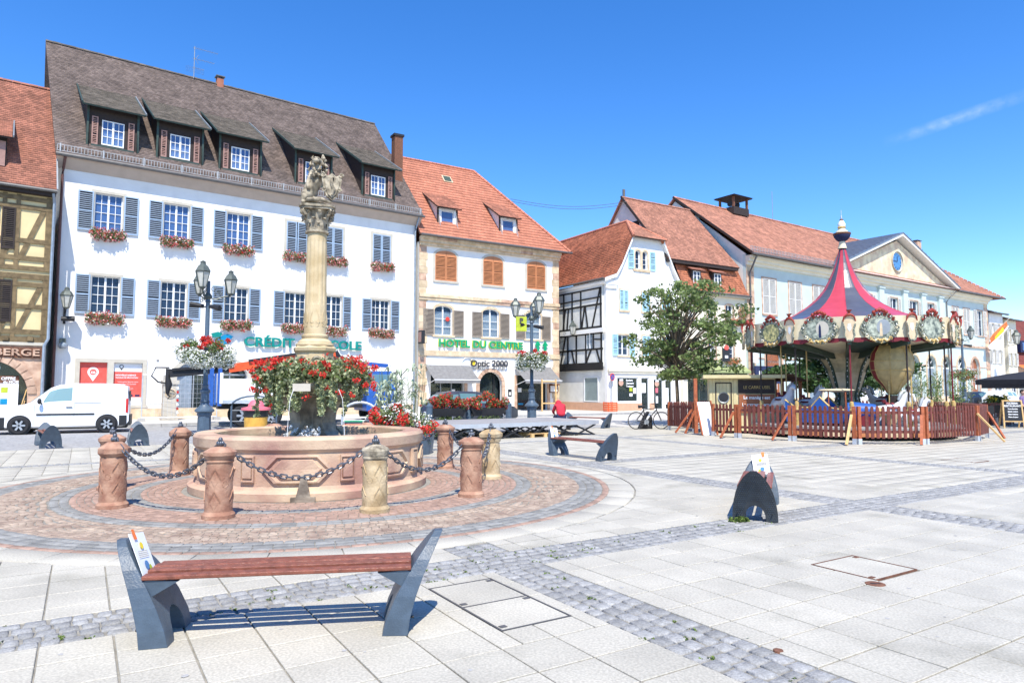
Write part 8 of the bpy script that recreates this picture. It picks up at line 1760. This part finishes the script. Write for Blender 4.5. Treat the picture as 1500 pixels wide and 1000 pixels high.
# ---------------------------------------------------------------- people
def head(t, p, r=.105, yaw=0, hair='hair', skin_='skin', back=True):
    hd = mobj('head', None, t, p, rz=yaw); m = MB(); m.ball((0,0,0), r*.82, r*.95, r*1.15, 14, 10); m.ball((0,-r*.95,-.01), .016,.03,.022,6,5); m.ball((-r*.82,0,0), .015,.03,.035,6,4); m.ball((r*.82,0,0), .015,.03,.035,6,4); m.obj('face', skin_, hd, smooth=60)
    for s in (-1,1): m = MB(); m.ball((s*.035,-r*.86,.012), .013,.01,.009,6,4); m.obj('eye', 'dark', hd)
    m = MB(); m.ball((0,-r*.9,-.055), .025,.01,.008,6,4); m.obj('mouth', 'pinkst', hd); m = MB(); m.ball((0,.018,.028), r*.9, r*.98, r*1.08, 14, 10); m.obj('hair', hair, hd, smooth=60); return hd
def hand(t, p, d, s=1):
    d = Vector(d).normalized(); m = MB(); e = Vector(p); sd_ = d.cross(Vector((0,0,1))); sd_ = (sd_ if sd_.length > .1 else Vector((1,0,0))).normalized(); m.tube([e, e+d*.08], [.03,.038], 7)
    for k in range(4): o = sd_*(k-1.5)*.018; m.tube([e+d*.08+o, e+d*(.12+.01*(k in (1,2)))+o, e+d*.145+o-Vector((0,0,.03))], [.009,.008,.006], 5)
    m.tube([e+d*.02+sd_*.035*s, e+d*.06+sd_*.06*s, e+d*.09+sd_*.06*s-Vector((0,0,.015))], [.011,.009,.007], 5); m.obj('hand', 'skin', t, smooth=60)
c = AT(822, 612, 27.2); t = thing('person', 'person in a red hooded top hunched forward on a low seat behind the stage', 'person', (c.x, 27.2, 0), .2)
P = [(0,0,.5),(0,.04,.68),(0,.12,.86),(0,.24,.98),(0,.34,1.02),(-.17,.22,.93),(.17,.22,.93),(-.24,.34,.72),(.24,.34,.72),(-.15,.52,.62),(.15,.52,.62)]
skin('jacket', P, [(0,1),(1,2),(2,3),(3,4),(3,5),(3,6),(5,7),(6,8),(7,9),(8,10)], [(.2,.15),(.19,.14),(.2,.14),(.16,.12),.11,.085,.085,.062,.062,.045,.045], 'redcloth', t, 2)
P = [(0,0,.48),(-.1,.05,.48),(.1,.05,.48),(-.14,.48,.5),(.14,.48,.5),(-.15,.5,.1),(.15,.5,.1),(-.15,.62,.04),(.15,.62,.04)]
skin('trousers', P, [(0,1),(0,2),(1,3),(2,4),(3,5),(4,6),(5,7),(6,8)], [.15,.12,.12,.075,.075,.055,.055,.045,.045], 'navy', t, 2)
m = MB(); m.ball((0,.4,1.03), .13,.15,.14,14,9); m.obj('hood', 'redcloth', t, smooth=60); h_ = head(t, (0,.46,.98), .1, PI); hand(t, (-.13,.56,.6), (.3,.8,-.3)); hand(t, (.13,.56,.6), (-.3,.8,-.3), -1)
t2 = thing('low_seat', 'low dark seat block under the hunched person behind the stage', 'seat', (c.x, 27.2, 0), .2); m = MB(); m.box(-.35,.35,-.2,.22,.28,.34); m.obj('seat_board', 'wood', t2); 
for x in (-.3,.3): m = MB(); m.box(x-.04,x+.04,-.18,.2,0,.279); m.obj('leg', 'blackmat', t2)
def standing(label, x, y, z, yaw, shirt, legs, h=1.0, armf=.15):
    t = thing('person', label, 'person', (x,y,z), yaw)
    P = [(0,0,.95),(0,0,1.15),(0,-.02,1.35),(0,0,1.46),(-.19,0,1.40),(.19,0,1.40),(-.25,-.04,1.12),(.25,-.04,1.12),(-.24,-.04-armf,.93),(.24,-.04-armf,.93)]
    skin('shirt', P[:8], [(0,1),(1,2),(2,3),(2,4),(2,5),(4,6),(5,7)], [(.15,.11),(.145,.1),(.17,.11),.06,.065,.065,.05,.05], shirt, t, 2)
    m = MB(); m.tube([P[6],P[8]], [.042,.03], 7); m.tube([P[7],P[9]], [.042,.03], 7); m.tube([(0,0,1.44),(0,-.01,1.56)], .055, 8); m.obj('arms_and_neck', 'skin', t, smooth=60, kind='thing')
    skin('trousers', [(0,0,.95),(-.09,0,.9),(.09,0,.9),(-.11,-.01,.5),(.11,.02,.5),(-.12,.02,.1),(.12,.06,.1),(-.12,-.1,.04),(.12,-.06,.04)], [(0,1),(0,2),(1,3),(2,4),(3,5),(4,6),(5,7),(6,8)], [(.15,.11),.1,.1,.068,.068,.05,.05,.04,.04], legs, t, 2)
    head(t, (0,-.02,1.64), .105); hand(t, P[8], (0,-.4,-1)); hand(t, P[9], (0,-.4,-1), -1); t.scale = (h,h,h); return t
c = AT(1372, 600, 25.6); standing('dark-haired person in a white T-shirt standing beyond the carousel', c.x, 27.4, 0, 2.2, 'whitecloth', 'jeans', .98)
c = AT(1499, 600, 28.8); standing('person in a purple top beside the menu board at the right edge', c.x, 28.8, 0, .5, 'purple', 'navy', .9)
# weeds by the studded bench
p = GR(1082, 763); t = quadmesh('weed_tuft', leaves([(p.x+random.gauss(0,.05),p.y+random.gauss(0,.02),.015) for k in range(14)], .03, 260, .03, asp=2.4), 'moss', label='small green weed tuft at the foot of the studded bench end', cat='weed')
bpy.context.view_layer.update()
dg = bpy.context.evaluated_depsgraph_get()
for o in SK:                                                     # grown bodies become plain meshes
    me = bpy.data.meshes.new_from_object(o.evaluated_get(dg)); o.modifiers.clear(); o.data = me
for o, w in TEXTS:                                               # lettering becomes plain meshes
    if w and o.dimensions.x > 0: o.scale.x = w/o.dimensions.x
    me = bpy.data.meshes.new_from_object(o.evaluated_get(dg)); n = o.name
    q = bpy.data.objects.new('letters', me); COL.objects.link(q); q.parent = o.parent; q.location = o.location; q.rotation_euler = o.rotation_euler; q.scale = o.scale
    for k in o.keys():
        if isinstance(o[k], str): q[k] = o[k]
    bpy.data.objects.remove(o); q.name = n
